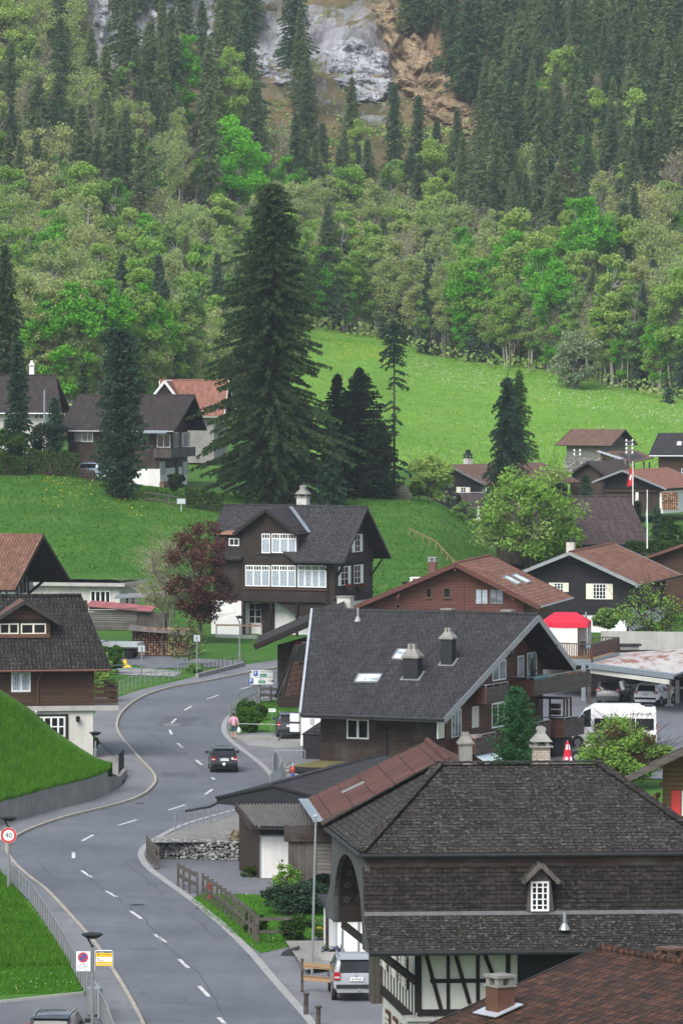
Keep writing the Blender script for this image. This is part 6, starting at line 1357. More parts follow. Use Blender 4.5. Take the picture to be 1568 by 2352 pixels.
q= lambda x,y,D:h.loc(at(x,y,D));a=q(262,1373,462);b=q(362,1366,462);mb=MB();mb.slab([(a.x,a.y,a.z),(b.x+.6,a.y,b.z),(b.x+.6,a.y+2.5,b.z+.2),(a.x,a.y+2.5,a.z+.2)],.12);mb.build('roof',M['metal_grey'],h.o)
for x in (294,307,340):c=q(x,1400,463);mb=MB();mb.box(c.x-.1,c.x+.1,a.y+.4,a.y+.6,-.5,a.z+.03);mb.build('post',M['wood_redbal'],h.o)
# stacked firewood under a tin roof
wp=woodpile('woodpile','long woodpile of split logs under weathered boards beside the copper beech',(302,1506),(435,1508),419,2.25,0,zz=0.02)
mb=MB();a=at(292,1447,417.5);b=at(440,1458,417.5);a2=at(300,1436,421);b2=at(446,1449,421)
for k in range(7):
 s0,s1=k/7+.005,(k+1)/7-.005;p0,p1,p2,p3=a.lerp(a2,s0),b.lerp(b2,s0),b.lerp(b2,s1),a.lerp(a2,s1);dz=Vector((0,0,.05*(k%2)));mb.slab([p0+dz,p1+dz,p2+dz,p3+dz],.05)
for x in (310,372,430):p=at(x,1508,419);mb.box(p.x-.05,p.x+.05,418.6,418.7,0,at(x,1455,418).z)
o=mb.build('pile_cover',[M['wood_grey']]);tag(o,'weathered board cover on posts lying over the long woodpile','cover')
# carport
R_=empty('carport',gz(1355,1616),0,'grey carport with rust-streaked sheet roof sheltering two parked cars','carport');L= lambda v:v-R_.location
f0,f1=at(1352,1526,362),at(1545,1551,352);k0,k1=at(1420,1500,384),at(1660,1478,376);f2=at(1640,1520,362)
mb=MB();c0,c1,c2,c3=L(f0),L(f1),L(at(1690,1500,366)),L(k0);n=(c1-c0).cross(c3-c0)
mb.slab([c0,c1,L(at(1720,1480,372)),c3],.14,0,1);rf=mb.build('roof',[M['sheet_rust'],M['metal_bluegrey']],R_)
mb=MB();mb.bar(L(f0)+Vector((0,-.06,-.1)),L(f1)+Vector((0,-.06,-.1)),.1,.36);mb.bar(L(f0)+Vector((.2,.7,.03)),L(f1)+Vector((.2,.9,.03)),1.0,.03);mb.build('front_flashing',M['metal_bluegrey'],rf)
mb=MB();mb.bar(L(f0)+Vector((.2,.3,-.5)),L(f1)+Vector((-.3,.3,-.5)),.16,.3);mb.build('front_beam',M['plaster_grey'],R_)
for x,y,D,zt in ((1352,1616, None ,1545),(1536,1622, None ,1562),(1555,1616, None ,1562),(1640,1610, None ,1540)):
 g=gz(x,y);mb=MB();zt_=at(x,zt,g.y).z;l=L(g);mb.box(l.x-.14,l.x+.14,l.y-.14,l.y+.14,0,zt_);p_=mb.build('post',M['concrete_light'] if x>1400 else M['wood_rail'],R_)
 if x==1536:
  mb=MB()
  for k in range(5):mb.box(l.x-.18,l.x-.02,l.y-.17,l.y-.141,1.15+k*.2,1.25+k*.2)
  mb.build('reflector',M['red_orange'],p_);mb=MB();mb.box(l.x-.3,l.x+.3,l.y-.3,l.y+.3,0,.14);mb.build('footing',M['concrete_light'],p_)
mb=MB();a=L(gz(1345,1585));b=L(gz(1700,1578));mb.box(a.x-6,b.x,a.y+6,a.y+6.2,0,2.6);mb.build('back_wall',M['wood_black'],R_)
mb=MB();a=L(gz(1536,1600));mb.box(a.x+6,a.x+6.1,a.y-4,a.y+8,0,2.6);mb.build('side_wall',M['wood_black'],R_)
# deck with railing
DK=empty('deck',gz(1359,1600),0,'raised timber deck with red-brown railing above the carport edge','deck');L= lambda v:v-DK.location
def dk(x,y,D): return L(at(x,y,D))
A,B,C,E_=dk(1240,1511,371),dk(1359,1516,366),dk(1420,1499,378),dk(1240,1494,384)
mb=MB();mb.slab([A,B,C,E_],.25,0,1);mb.build('floor',[M['wood_light'],M['metal_bluegrey']],DK)
mb=MB();mb.bar(A+Vector((0,-.05,-.2)),B+Vector((0,-.05,-.2)),.1,.45);mb.bar(B+Vector((.05,0,-.2)),C+Vector((.05,0,-.2)),.1,.45);mb.build('edge_beam',M['metal_bluegrey'],DK)
up=Vector((0,0,1.12));mb=MB()
n=30
for k in range(n+1):p=A.lerp(B,k/n);mb.bar(p+Vector((0,0,.05)),p+up,.06,.06)
n=16
for k in range(n+1):p=C.lerp(C+Vector((-1.9*2,.6,0)),k/n);mb.bar(p+Vector((0,0,.05)),p+up,.06,.06)
mb.build('balusters',M['wood_redbal'],DK)
mb=MB();mb.bar(A+up,B+up,.12,.08);mb.bar(B+up,C+up,.12,.08);mb.bar(C+up,C+Vector((-3.8,.6,0))+up,.12,.08);mb.build('handrail',M['wood_rail'],DK)
mb=MB();mb.bar(B+Vector((0,.03,.62)),C+Vector((0,.03,.62)),.05,.9);mb.build('side_panel',M['wood_redbal'],DK)
for p in (B,C):mb=MB();mb.box(p.x-.08,p.x+.08,p.y-.08,p.y+.08,-.3,0) if False else mb.bar(p+Vector((0,0,-.4)),p+up,.15,.15);mb.build('corner_post',M['wood_redbal'],DK)
mb=MB();p=B;mb.bar((p.x-.6,p.y+.3,0),(p.x-.6,p.y+.3,p.z-.3),.3,.3);mb.build('support_post',M['metal_bluegrey'],DK)
mb=MB();mb.box(E_.x,C.x-.5,E_.y-8,E_.y-.2,0,.01) if False else mb.box(A.x,C.x-1.2,A.y+5,A.y+5.2,0,A.z-.3);mb.build('under_wall',M['concrete'],DK)
# red tent on the deck
zf=at(1300,1506,373).z;TN=empty('party_tent',(at(1300,1500,373).x,374,zf),R(-8),'red pop-up canopy tent with white side walls standing on the deck','tent')
w2,d2=1.75,1.5;ze=at(1300,1440,373).z-zf;zr=at(1300,1408,373).z-zf
mb=MB();e=[(-w2,-d2,ze+.35),(w2,-d2,ze+.35),(w2,d2,ze+.35),(-w2,d2,ze+.35)];r0,r1=(-w2*.45,0,zr),(w2*.45,0,zr)
mb.poly([e[0],e[1],r1,r0]);mb.poly([e[1],e[2],r1]);mb.poly([e[2],e[3],r0,r1]);mb.poly([e[3],e[0],r0])
for k in range(4):
 a,b=V3(e[k]),V3(e[(k+1)%4]);m_=8
 for i in range(m_):
  p,q_=a.lerp(b,i/m_),a.lerp(b,(i+1)/m_);o_=Vector((0,0,-.35-.05*math.sin(i/m_*math.pi)));mb.poly([p,q_,q_+o_,p+o_])
mb.build('canopy',M['red_cloth'],TN)
mb=MB();
for i in range(8):
 a,b=-w2+.05+(w2*2-.8)*i/8,-w2+.05+(w2*2-.8)*(i+1)/8;f= lambda x:-d2+.05+.06*math.sin(x*5);mb.poly([(a,f(a),0),(b,f(b),0),(b,-d2+.04,ze),(a,-d2+.04,ze)])
mb.poly([(-w2+.05,-d2+.06,0),(-w2+.05,d2-.05,0),(-w2+.05,d2-.05,ze),(-w2+.05,-d2+.06,ze)]);mb.poly([(-w2+.05,d2-.05,0),(w2-.05,d2-.05,0),(w2-.05,d2-.05,ze),(-w2+.05,d2-.05,ze)]);mb.build('side_wall',M['white_cloth'],TN)
for sx in (-1,1):
 for sy in (-1,1):mb=MB();mb.tube((sx*(w2-.03),sy*(d2-.03),0),(sx*(w2-.03),sy*(d2-.03),ze+.3),.03);mb.build('pole',M['metal_light'],TN)
patio_umbrella('tall folded grey parasol on the deck beside the red tent',at(1345,1488,376),2.6,plain('grey_blue_cloth',(.2,.21,.25),.9),r=.2)
# deck chair and table
def simple_chair(name,label,loc,rz,m):
 c=empty(name,loc,rz,label,'chair');mb=MB();mb.box(-.25,.25,-.25,.25,.42,.47);mb.build('seat',m,c);mb=MB();mb.box(-.25,.25,.22,.27,.47,.98);mb.build('backrest',m,c)
 for sx in (-1,1):
  for sy in (-1,1):mb=MB();mb.box(sx*.23-.02,sx*.23+.02,sy*.23-.02,sy*.23+.02,0,.42);mb.build('leg',M['metal_black'],c)
 return c
simple_chair('deck_chair','dark chair on the deck beside the white tent wall',at(1341,1505,369.5),.4,M['plastic'])
table('table','small table with blue patterned cloth on the deck by the railing corner',0,0,.76,.45,.45,plain('blue_patterned_cloth',(.2,.38,.5),.9,var=.4,scale=9),drop=.2).matrix_world=Matrix.Translation(at(1350,1506,371))
# concrete retaining wall behind the carport and its bench block
a,b=at(1380,1458,402),at(1660,1470,392);mb=MB();zt0,zt1=at(1380,1450,402).z,at(1600,1450,394).z
mb.hexa([(a.x,a.y,0),(b.x,b.y,0),(b.x,b.y+.4,0),(a.x,a.y+.4,0),(a.x,a.y,zt0),(b.x,b.y,zt1),(b.x,b.y+.4,zt1),(a.x,a.y+.4,zt0)]);tag(mb.build('garden_wall',M['concrete_light']),'pale stained concrete garden wall below the black house','wall')
a=at(1425,1500,386);mb=MB();mb.box(a.x,a.x+1.4,a.y,a.y+1.5,0,at(1425,1484,386).z);mb.box(a.x-.1,a.x+1.6,a.y-.1,a.y+1.6,at(1425,1484,386).z,at(1425,1481,386).z,1);tag(mb.build('concrete_block',[M['concrete'],M['metal_dark']]),'low concrete block with dark metal lid between deck and garden wall','block')
tag(sheet('terrace_ground',[(30,385,3.0*0+.02),(70,385,.02),(70,402,.02),(20,402,.02)],M['gravel']),kind='structure')
# grey glass wind screen by the black house
a=at(1435,1440,418);mb=MB();mb.box(a.x,a.x+1.2,a.y,a.y+.04,a.z,a.z+1.6);tag(mb.build('glass_screen',glass('pale_glass_screen',(.12,.14,.145),.15)),'pale glass wind screen standing by the white base of the black house','screen')
# white rendered building behind the silver car
h=House('white_house','bright white rendered wall of a low house behind the silver car','house',at(782,2200,214).x,214,0,0)
q= lambda x,y,D:h.loc(at(x,y,D));zt=q(790,2090,214).z
mb=MB();w0=q(775,2200,213).x;mb.hexa([(w0,-2,0),(4,-2,0),(4,4,0),(w0-.6,4,0),(w0,-2,zt),(4,-2,zt),(4,4,zt),(w0-.6,4,zt)]);mb.build('wall',M['bright_white'],h.o)
mb=MB();mb.hexa([(w0-.3,-2.3,zt),(4.2,-2.3,zt),(4.2,4.2,zt),(w0-.9,4.2,zt),(w0-.3,-2.3,zt+.2),(4.2,-2.3,zt+.2),(4.2,4.2,zt+.2),(w0-.9,4.2,zt+.2)]);mb.build('roof',M['metal_dark'],h.o)
mb=MB();mb.box(w0-.5,w0-.36,-2.2,-2.02,0,2.4);mb.build('door_post',M['wood_dark'],h.o)
p=gz(797,2195);mb=MB();mb.box(p.x-.5,p.x+.2,p.y,p.y+.2,1.5,2.1);mb.tube((p.x-.15,p.y+.1,0),(p.x-.15,p.y+.1,1.5),.04);tag(mb.build('letter_box',M['metal_grey']),'grey letter box on a post before the white wall','letter box')
polysheet('concrete_slab',[gz(a,b) for a,b in [(655,2172),(750,2172),(775,2230),(700,2240)]],M['concrete'],.2,kind='structure')
p=gz(655,2192);mb=MB();mb.hexa([p+Vector((-.2,-.5,0)),p+Vector((.5,-.6,0)),p+Vector((.6,.4,0)),p+Vector((0,.6,0)),p+Vector((-.1,-.4,.12)),p+Vector((.5,-.5,.3)),p+Vector((.6,.4,.3)),p+Vector((0,.5,.12))]);tag(mb.build('drain_hood',M['metal_dark']),'dark metal drain ramp beside the concrete slab','ramp')
p=gz(764,2206,.2);ft=empty('flower_trough',p,R(-15),'pale stone trough of purple flowers in front of the white wall','planter');mb=MB();mb.hexa([(-.45,-.2,0),(.45,-.2,0),(.45,.2,0),(-.45,.2,0),(-.55,-.26,.35),(.55,-.26,.35),(.55,.26,.35),(-.55,.26,.35)]);mb.build('trough',M['concrete_light'],ft)
rng=np.random.default_rng(2);c=np.stack([rng.uniform(-.45,.45,90),rng.uniform(-.2,.2,90),.36+rng.uniform(0,.2,90)],1);d=rng.normal(0,.05,(90,2,3));npmesh('flowers',np.stack([c-d[:,0],c+d[:,1],c+d[:,0],c-d[:,1]],1).reshape(-1,3),4,[bpy.data.materials['purple_petals'],M['leaf_box']],ft,rng.integers(0,2,90))
# gabion wall
a,b=gz(345,1972),gz(548,1978);GB=empty('gabion_wall',a,0,'low gabion wall of grey river stones in wire baskets below the paved yard','wall');mb=MB();rng=random.Random(8);D_=b-a;L_=D_.length;du=D_.normalized();nn=Vector((-du.y,du.x,0));hh=.95
def pebble(mb,c,r,rng,m):
 i=len(mb.v);sx,sy,sz=r*rng.uniform(.9,1.3),r*rng.uniform(.8,1.1),r*rng.uniform(.7,1.0);ph=rng.uniform(0,6)
 for k,(rr,zz) in enumerate(((0.55,-.8),(1,0),(.6,.78))):
  for q_ in range(6):t=ph+q_*math.pi/3+k*.3;mb.v.append((c.x+sx*rr*math.cos(t),c.y+sy*rr*math.sin(t),c.z+sz*zz))
 for k in range(2):
  for q_ in range(6):j=(q_+1)%6;mb.f.append((i+k*6+q_,i+k*6+j,i+k*6+6+j,i+k*6+6+q_));mb.m.append(m)
 mb.f.append(tuple(i+12+q_ for q_ in range(6)));mb.m.append(m);mb.f.append(tuple(i+5-q_ for q_ in range(6)));mb.m.append(m)
for i in range(int(L_/.17)):
 for j in range(6):
  pebble(mb,du*(i*.17+.08+rng.uniform(-.07,.07))+Vector((0,0,.08+j*.155+rng.uniform(-.05,.05)))+nn*rng.uniform(-.05,.05),rng.uniform(.075,.13),rng,rng.randint(0,2))
 for k in range(1,5):pebble(mb,du*(i*.17+.08)+nn*k*.17+Vector((0,0,hh-.05)),.095,rng,rng.randint(0,2))
mb.hexa([du*.1+nn*.1,du*(L_-.1)+nn*.1,du*(L_-.1)+nn*.9,du*.1+nn*.9,du*.1+nn*.1+Vector((0,0,hh-.1)),du*(L_-.1)+nn*.1+Vector((0,0,hh-.1)),du*(L_-.1)+nn*.9+Vector((0,0,hh-.1)),du*.1+nn*.9+Vector((0,0,hh-.1))],3)
for k,c in enumerate(((.13,.13,.128),(.2,.205,.2),(.28,.28,.27))):M['peb%d'%k]=plain(('dark','mid','pale')[k]+'_river_pebble',c,.9,.2,var=.3,scale=8)
mb.build('stones',[M['peb0'],M['peb1'],M['peb2'],M['beam']],GB);mb=MB()
for i in range(int(L_/.5)+1):
 mb.tube(du*i*.5-nn*.11,du*i*.5-nn*.11+Vector((0,0,hh+.02)),.006,n=4)
for j in range(3):mb.tube(-nn*.11+Vector((0,0,j*.45+.03)),du*L_-nn*.11+Vector((0,0,j*.45+.03)),.006,n=4)
mb.build('wire_basket',M['metal_grey'],GB)
p=gz(540,1976);mb=MB();mb.lathe((0,0,0),[(.26,0),(.28,.2),(.25,.9),(.24,1.0)],10);mb.box(-.3,.3,-.25,.25,1.0,1.12);mb.lathe((0,0,1.12),[(.2,0),(.24,.15),(.12,.35),(.04,.4)],10)
o=mb.build('stone_trough',stonemat('mossy_stone',(.1,.085,.05),(.2,.17,.1),1.0));o.location=p;tag(o,'mossy stone fountain pillar standing at the end of the gabion wall','fountain')
# rubble bed by the road bend
mb=MB();rng=random.Random(4)
for k in range(130):g=gz(rng.uniform(640,700),rng.uniform(1764,1800));pebble(mb,g+Vector((0,0,.12)),rng.uniform(.12,.26),rng,rng.randint(0,2))
tag(mb.build('rock_bed',[M['peb0'],M['peb1'],M['peb2']]),kind='stuff')
# ================================================================ fences and railings
def railing(label,pts,hgt,gap,rails,mpost,mrail,z=0.0,name='railing',square= False ,pr=.035,rr=.025,group= None ,close_mesh= False ,out=0):
 P=[V3(p) for p in pts];r=empty(name,P[0],0,label,'fence',group);O=P[0]
 d=[0]
 for a,b in zip(P[:-1],P[1:]):d.append(d[-1]+(b-a).length)
 n=max(1,round(d[-1]/gap));S=[]
 for k in range(n+1):
  t=d[-1]*k/n;i=max(0,min(len(P)-2,int(np.searchsorted(d,t,side='right')-1)));S.append(P[i].lerp(P[i+1],(t-d[i])/max(1e-6,d[i+1]-d[i]))-O)
 for p in S:
  mb=MB()
  if square:mb.box(p.x-pr,p.x+pr,p.y-pr,p.y+pr,p.z,p.z+hgt+.06)
  else :mb.tube(p,p+Vector((0,0,hgt)),pr)
  mb.build('post',mpost,r)
 for hh_ in rails:
  mb=MB()
  for a,b in zip(S[:-1],S[1:]):
   u=Vector((0,0,hh_))
   if square:mb.bar(a+u,b+u,.05,rr*2)
   else :mb.tube(a+u,b+u,rr)
  mb.build('rail',mrail,r)
 if close_mesh:
  mb=MB()
  for a,b in zip(S[:-1],S[1:]):
   m_=max(2,int((b-a).length/.12))
   for k in range(1,m_):p=a.lerp(b,k/m_);mb.tube(p+Vector((0,0,.08)),p+Vector((0,0,hgt)),.008,n=4)
  mb.build('wire_mesh',mrail,r)
 return r
railing('galvanised post railing along the left footway beside the flowering lawn',[gz(24,2028),gz(73,2078),gz(121,2151),gz(157,2213),gz(200,2290)],.95,1.42,(.93,),M['metal_grey'],M['metal_grey'],rr=.02,pr=.045)
railing('grey mesh railing descending behind the bus stop sign',[gz(216,2312),gz(246,2370),gz(262,2420)],1.0,1.0,(.98,),M['metal_grey'],M['metal_grey'],close_mesh= True ,rr=.03,pr=.04)
railing('galvanised railing round the paved yard above the gabion wall',[gz(402,1912,.1),gz(440,1901,.1),gz(480,1890,.1),gz(530,1876,.1)],1.1,1.15,(1.08,),M['metal_grey'],M['metal_grey'],pr=.04,rr=.022)
railing('weathered two-rail timber fence beside the gabion wall',[gz(338,1972),gz(349,1985),gz(364,1997)],1.05,1.3,(.5,.98),M['wood_rail'],M['wood_rail'],square= True ,pr=.05,rr=.09)
railing('short dark weathered timber fence at the mouth of the side lane',[gz(409,2036),gz(431,2050),gz(453,2060)],1.1,1.8,(.55,1.0),M['wood_rail'],M['wood_rail'],square= True ,pr=.05,rr=.09)
railing('long timber rail fence along the lawn beside the roadside strip',[gz(466,2066),gz(497,2087),gz(540,2120),gz(590,2166),gz(588,2166)],1.15,1.35,(.5,1.05),M['wood_rail'],M['wood_rail'],square= True ,pr=.055,rr=.08)
railing('timber rail fence running across the lawn between the round bushes',[gz(592,2168),gz(690,2166)],1.15,1.9,(.5,1.05),M['wood_rail'],M['wood_rail'],square= True ,pr=.05,rr=.07)
railing('pale new plank fence beside the silver car',[gz(694,2278),gz(762,2284)],1.25,1.9,(.55,1.05),M['wood_rail'],M['wood_light'],square= True ,pr=.06,rr=.1)
railing('grey pipe railing curving round the small lawn with clipped bushes',[gz(527,1672),gz(533,1655),gz(548,1636),gz(575,1620),gz(605,1608)],1.3,1.3,(1.28,.7),M['metal_grey'],M['metal_grey'],pr=.04)
railing('low pipe railing in front of the clipped bushes by the driveway',[gz(547,1690),gz(605,1692),gz(636,1692)],.8,2.0,(.78,),M['metal_grey'],M['metal_grey'],pr=.03)
railing('timber rail fence beside the parking sign',[gz(590,1612),gz(610,1612),gz(645,1616)],1.1,1.4,(.5,.95),M['wood_rail'],M['wood_rail'],square= True ,pr=.06,rr=.1)
railing('grey guard railing with wire mesh at the road bend by the rocks',[gz(627,1790),gz(630,1775),gz(640,1782),gz(648,1800),gz(640,1816),gz(620,1832)],1.3,1.1,(1.28,),M['metal_grey'],M['metal_grey'],pr=.045,close_mesh= True )
railing('pipe railing running from the bend to the dark bin house',[gz(630,1773),gz(700,1773)],1.3,2.0,(1.28,),M['metal_grey'],M['metal_grey'],pr=.035)
railing('galvanised pipe railing along the upper footway below the garden',[gz(238,1616),gz(270,1597),gz(326,1577),gz(415,1557)],1.0,1.6,(.98,.5),M['metal_grey'],M['metal_grey'],pr=.03,rr=.018)
railing('pale green pipe railing round the vegetable garden',[gz(248,1560),gz(330,1556),gz(408,1552)],1.05,2.2,(1.03,.7,.35),M['metal_bluegrey'],M['metal_bluegrey'],pr=.035,rr=.025)
railing('grey pipe railing at the garden corner beside the footway',[gz(408,1558),gz(452,1556)],1.2,1.7,(1.18,),M['metal_bluegrey'],M['metal_bluegrey'],pr=.04)
railing('black iron railing on the kerb of the white forecourt',[gz(274,1787),gz(283,1775)],1.45,.9,(1.43,1.0,.55),M['metal_black'],M['metal_black'],pr=.05)
railing('pale rail fence in front of the chalet ground floor',[gz(497,1461),gz(548,1461),gz(600,1463)],1.0,2.1,(.95,),M['concrete_light'],M['wood_light'],square= True ,pr=.06,rr=.07)
railing('low wire fence with thin posts at the garden edge above the road',[gz(465,1550),gz(517,1534),gz(560,1525)],.8,1.5,(.75,),M['wood_rail'],M['metal_grey'],pr=.03,rr=.01)
mb=MB();mb.bar(gz(452,1560)+Vector((0,0,.15)),gz(560,1533)+Vector((0,0,.15)),.25,.5);tag(mb.build('garden_kerb',M['concrete']),kind='structure')
mb=MB();mb.bar(gz(497,1463)+Vector((0,-.3,.1)),gz(590,1466)+Vector((0,-.3,.1)),.4,.3);tag(mb.build('terrace_edge',M['concrete_light']),kind='structure')
mb=MB();a=gz(543,1698);mb.bar(a+Vector((0,0,.1)),gz(640,1702)+Vector((0,0,.1)),.2,.25);tag(mb.build('lawn_edge_kerb',M['concrete']),kind='structure')
railing('dark slatted fence with gate in front of the hill chalet',[gp(332,549),gp(372,549),gp(412,548)],1.05,1.6,(.3,.95),M['wood_rail'],M['wood_rail'],square= True ,pr=.05,rr=.05,close_mesh= True )
def picket(label,a,b,hgt,mat,name='picket_fence'):
 r=empty(name,a,0,label,'fence');d=b-a;n=int(d.length/.19);mb=MB()
 for k in range(n+1):
  p=d*(k/n);e=hgt*(1+.04*math.sin(k*3.1));mb.box(p.x-.07,p.x+.07,p.y-.02,p.y+.02,p.z-.1,p.z+e)
 mb.build('pickets',mat,r)
 for z_ in (.3,hgt-.3):mb=MB();mb.bar(Vector((0,.04,z_)),d+Vector((0,.04,z_)),.05,.1);mb.build('rail',mat,r)
 return r
picket('short weathered board fence on the crest behind the grass slope',gp(876,566),gp(912,563),1.5,M['wood_grey']);picket('pale weathered board fence corner beside the round hedge on the crest',gp(914,563),gp(940,562),1.55,M['wood_grey'])
picket('dark picket fence beside the parked blue car on the hill',gp(182,556),gp(215,556),1.2,M['wood_dark'])
railing('rustic single-rail timber fence running down the grass slope',[gp(940,528),gp(1000,518),gp(1060,506),gp(1092,497)],.8,2.6,(.75,),M['wood_light'],M['wood_light'],square= True ,pr=.04,rr=.06)
# ================================================================ posts, lamps, signs
def lamp_post(label,foot,head_y,D= None ,r=.42,off=-.35):
 f=V3(foot);zt=at(0,head_y,f.y).z-f.z;o=empty('street_lamp',f,0,label,'street lamp','street lamps with dish heads')
 mb=MB();mb.tube((0,0,0),(0,0,.9),.085);mb.tube((0,0,.9),(0,0,zt-.45),.055);mb.build('pole',M['metal_grey'],o)
 mb=MB();mb.tube((0,0,zt-.47),(off*.6,0,zt-.1),.035);mb.tube((0,0,zt-.5),(0,0,zt-.42),.06);mb.build('bracket',M['metal_dark'],o)
 mb=MB();mb.lathe((0,0,zt-.14),[(r*.45,-.03),(r*.95,.1),(r,.13),(r*.9,.16),(.02,.21)],20);mb.build('lamp_head',M['metal_dark'],o); return o
lamp1=lamp_post('street lamp with a round 40 speed sign on its pole at the left border',gz(20,2042,.1),1878)
lamp2=lamp_post('street lamp carrying a no-parking board and a yellow bus stop sign',gz(212,2356,.1),2146)
lamp_post('dark street lamp beside the white forecourt of the lichened-roof house',gz(219,1752,.08),1683,r=.38)
lamp_post('slim street lamp on the grass in front of the central chalet',gz(550,1521),1416,r=.34)
lamp_post('street lamp whose dish head shows behind the red-brown house gable',at(931,1420,425),1337,r=.33)
def text(name,body,size,mat,parent,loc,ext=.002,align='CENTER',sx=1):
 cu=bpy.data.curves.new(name,'FONT');cu.body=body;cu.size=size;cu.extrude=ext;cu.align_x=align;cu.align_y='CENTER'
 t=bpy.data.objects.new(name,cu);COL.objects.link(t);dg=bpy.context.evaluated_depsgraph_get();me=bpy.data.meshes.new_from_object(t.evaluated_get(dg));bpy.data.objects.remove(t)
 me.materials.clear();me.materials.append(mat);o=bpy.data.objects.new(name,me);COL.objects.link(o);o.parent=parent;o.location=loc;o.rotation_euler=(R(90),0,0);o.scale=(sx,1,1); return o
def disc(mb,c,r,y0,y1,m=0,n=28,r0=0):
# disc facing -y
 for k in range(n):
  a,b=2*math.pi*k/n,2*math.pi*(k+1)/n;ca,sa,cb,sb=math.cos(a),math.sin(a),math.cos(b),math.sin(b);P= lambda rr,q,y:(c[0]+rr*q[0],y,c[1]+rr*q[1])
  if r0:mb.poly([P(r0,(ca,sa),y0),P(r,(ca,sa),y0),P(r,(cb,sb),y0),P(r0,(cb,sb),y0)],m)
  else :mb.poly([(c[0],y0,c[1]),P(r,(ca,sa),y0),P(r,(cb,sb),y0)],m)
  mb.poly([P(r,(ca,sa),y0),P(r,(ca,sa),y1),P(r,(cb,sb),y1),P(r,(cb,sb),y0)],m)
  # 40 sign
f=lamp1.location;zc=at(0,1919,f.y).z-f.z;s=empty('speed_sign',(f.x,f.y,f.z+zc),0,'round white 40 speed limit sign with red rim on the left lamp post','sign')
mb=MB();disc(mb,(0,0),.38,-.1,-.06,0);mb.build('plate',M['metal_light'],s);mb=MB();disc(mb,(0,0),.365,-.104,-.1,0,r0=.26);mb.build('red_rim',M['red'],s);mb=MB();disc(mb,(0,0),.26,-.103,-.1);mb.build('white_field',M['bright_white'],s);text('number','40',.34,M['black'],s,(0,-.106,-.0))
s=empty('distance_plate',(f.x-.46,f.y,f.z+zc),0,'small white plate with a double arrow beside the 40 sign','sign');mb=MB();mb.box(-.09,.09,-.08,-.06,-.2,.2);mb.build('plate',M['bright_white'],s);mb=MB();mb.box(-.015,.015,-.085,-.08,-.12,.12)
for sg in (-1,1):mb.poly([(-.06,-.084,sg*.09),(.06,-.084,sg*.09),(0,-.084,sg*.17)])
mb.build('arrow',M['black'],s)
# no parking board
f=lamp2.location;cz=at(0,2208,f.y).z-f.z;cx=at(191.5,2208,f.y).x-f.x;s=empty('no_parking_board',(f.x+cx,f.y,f.z+cz),0,'white board with blue and red no-parking disc on the nearer lamp post','sign')
mb=MB();mb.box(-.27,.27,-.08,-.05,-.375,.375);mb.build('board',M['bright_white'],s);mb=MB()
for b in ((-.28,.28,-.39,-.375),(-.28,.28,.375,.39),(-.285,-.27,-.39,.39),(.27,.285,-.39,.39)):mb.box(b[0],b[1],-.085,-.045,b[2],b[3])
mb.build('rim',M['metal_grey'],s);mb=MB();disc(mb,(-.01,.14),.195,-.084,-.08,0,r0=.14);mb.bar((-.115,-.086,.245),(.095,-.086,.035),.055,.004) if False else mb.hexa([(-.135,-.088,.225),(.075,-.088,.015),(.075,-.081,.015),(-.135,-.081,.225),(-.095,-.088,.265),(.115,-.088,.055),(.115,-.081,.055),(-.095,-.081,.265)]);mb.build('red_ring',M['red'],s)
mb=MB();disc(mb,(-.01,.14),.14,-.083,-.08);mb.build('blue_field',M['blue'],s)
text('heading','Winter gesperrt',.045,M['black'],s,(0,-.082,-.105))
for k,w_ in enumerate((.44,.44,.4,.42,.3)):mb=MB();mb.box(-.23,-.23+w_,-.082,-.0805,-.155-k*.032,-.147-k*.032);mb.build('small_print',M['metal_grey'],s)
for x0,w_ in ((-.23,.15),(.06,.16)):
 for k in range(2):mb=MB();mb.box(x0,x0+w_,-.082,-.0805,-.325-k*.026,-.318-k*.026);mb.build('small_print',M['metal_grey'],s)
 # bus stop sign
cx=at(239,2204,f.y).x-f.x;cz=at(0,2205,f.y).z-f.z;s=empty('bus_stop_sign',(f.x+cx,f.y,f.z+cz),0,'yellow and white bus stop sign in an arched metal frame on the lamp post','sign')
w2=.31;mb=MB();mb.box(-w2,w2,-.05,-.02,.1,.25,0);mb.box(-w2,w2,-.05,-.02,-.07,.1,1);mb.box(-w2,w2,-.05,-.02,-.23,-.07,0);mb.box(-w2,w2,-.052,-.05,-.165,-.15,1);mb.build('panel',[M['yellow_sign'],M['bright_white']],s)
mb=MB();pts=[(-w2-.03,-.035,-.42),(-w2-.03,-.035,.26),(-w2+.03,-.035,.34),(w2-.03,-.035,.34),(w2+.03,-.035,.26),(w2+.03,-.035,-.24)];mb.path([V3(p) for p in pts],.028,8);mb.build('frame',M['metal_light'],s)
text('stop_name','Ey',.08,M['black'],s,(-.27,-.053,.04),align='LEFT');text('line_text','Lauterbrunnen',.045,M['black'],s,(-.27,-.053,-.02),align='LEFT');text('operator','PostAuto',.06,M['black'],s,(.04,-.053,.19),align='LEFT');text('route','141  Lauterbrunnen',.04,M['black'],s,(-.27,-.053,-.11),align='LEFT')
mb=MB();mb.box(-.24,-.2,-.053,-.05,.17,.2);mb.poly([(-.22,-.052,.2),(-.15,-.052,.215),(-.2,-.052,.17)]);mb.build('horn_emblem',M['black'],s)
mb=MB();o_=0
for z_ in (.28,-.26):mb.tube((f.x-.3+.0,f.y,f.z+cz+z_),(f.x+.12,f.y,f.z+cz+z_),.018)
tag(mb.build('sign_bracket',M['metal_grey']),'thin grey clamp bars joining the two boards to the lamp post','bracket')
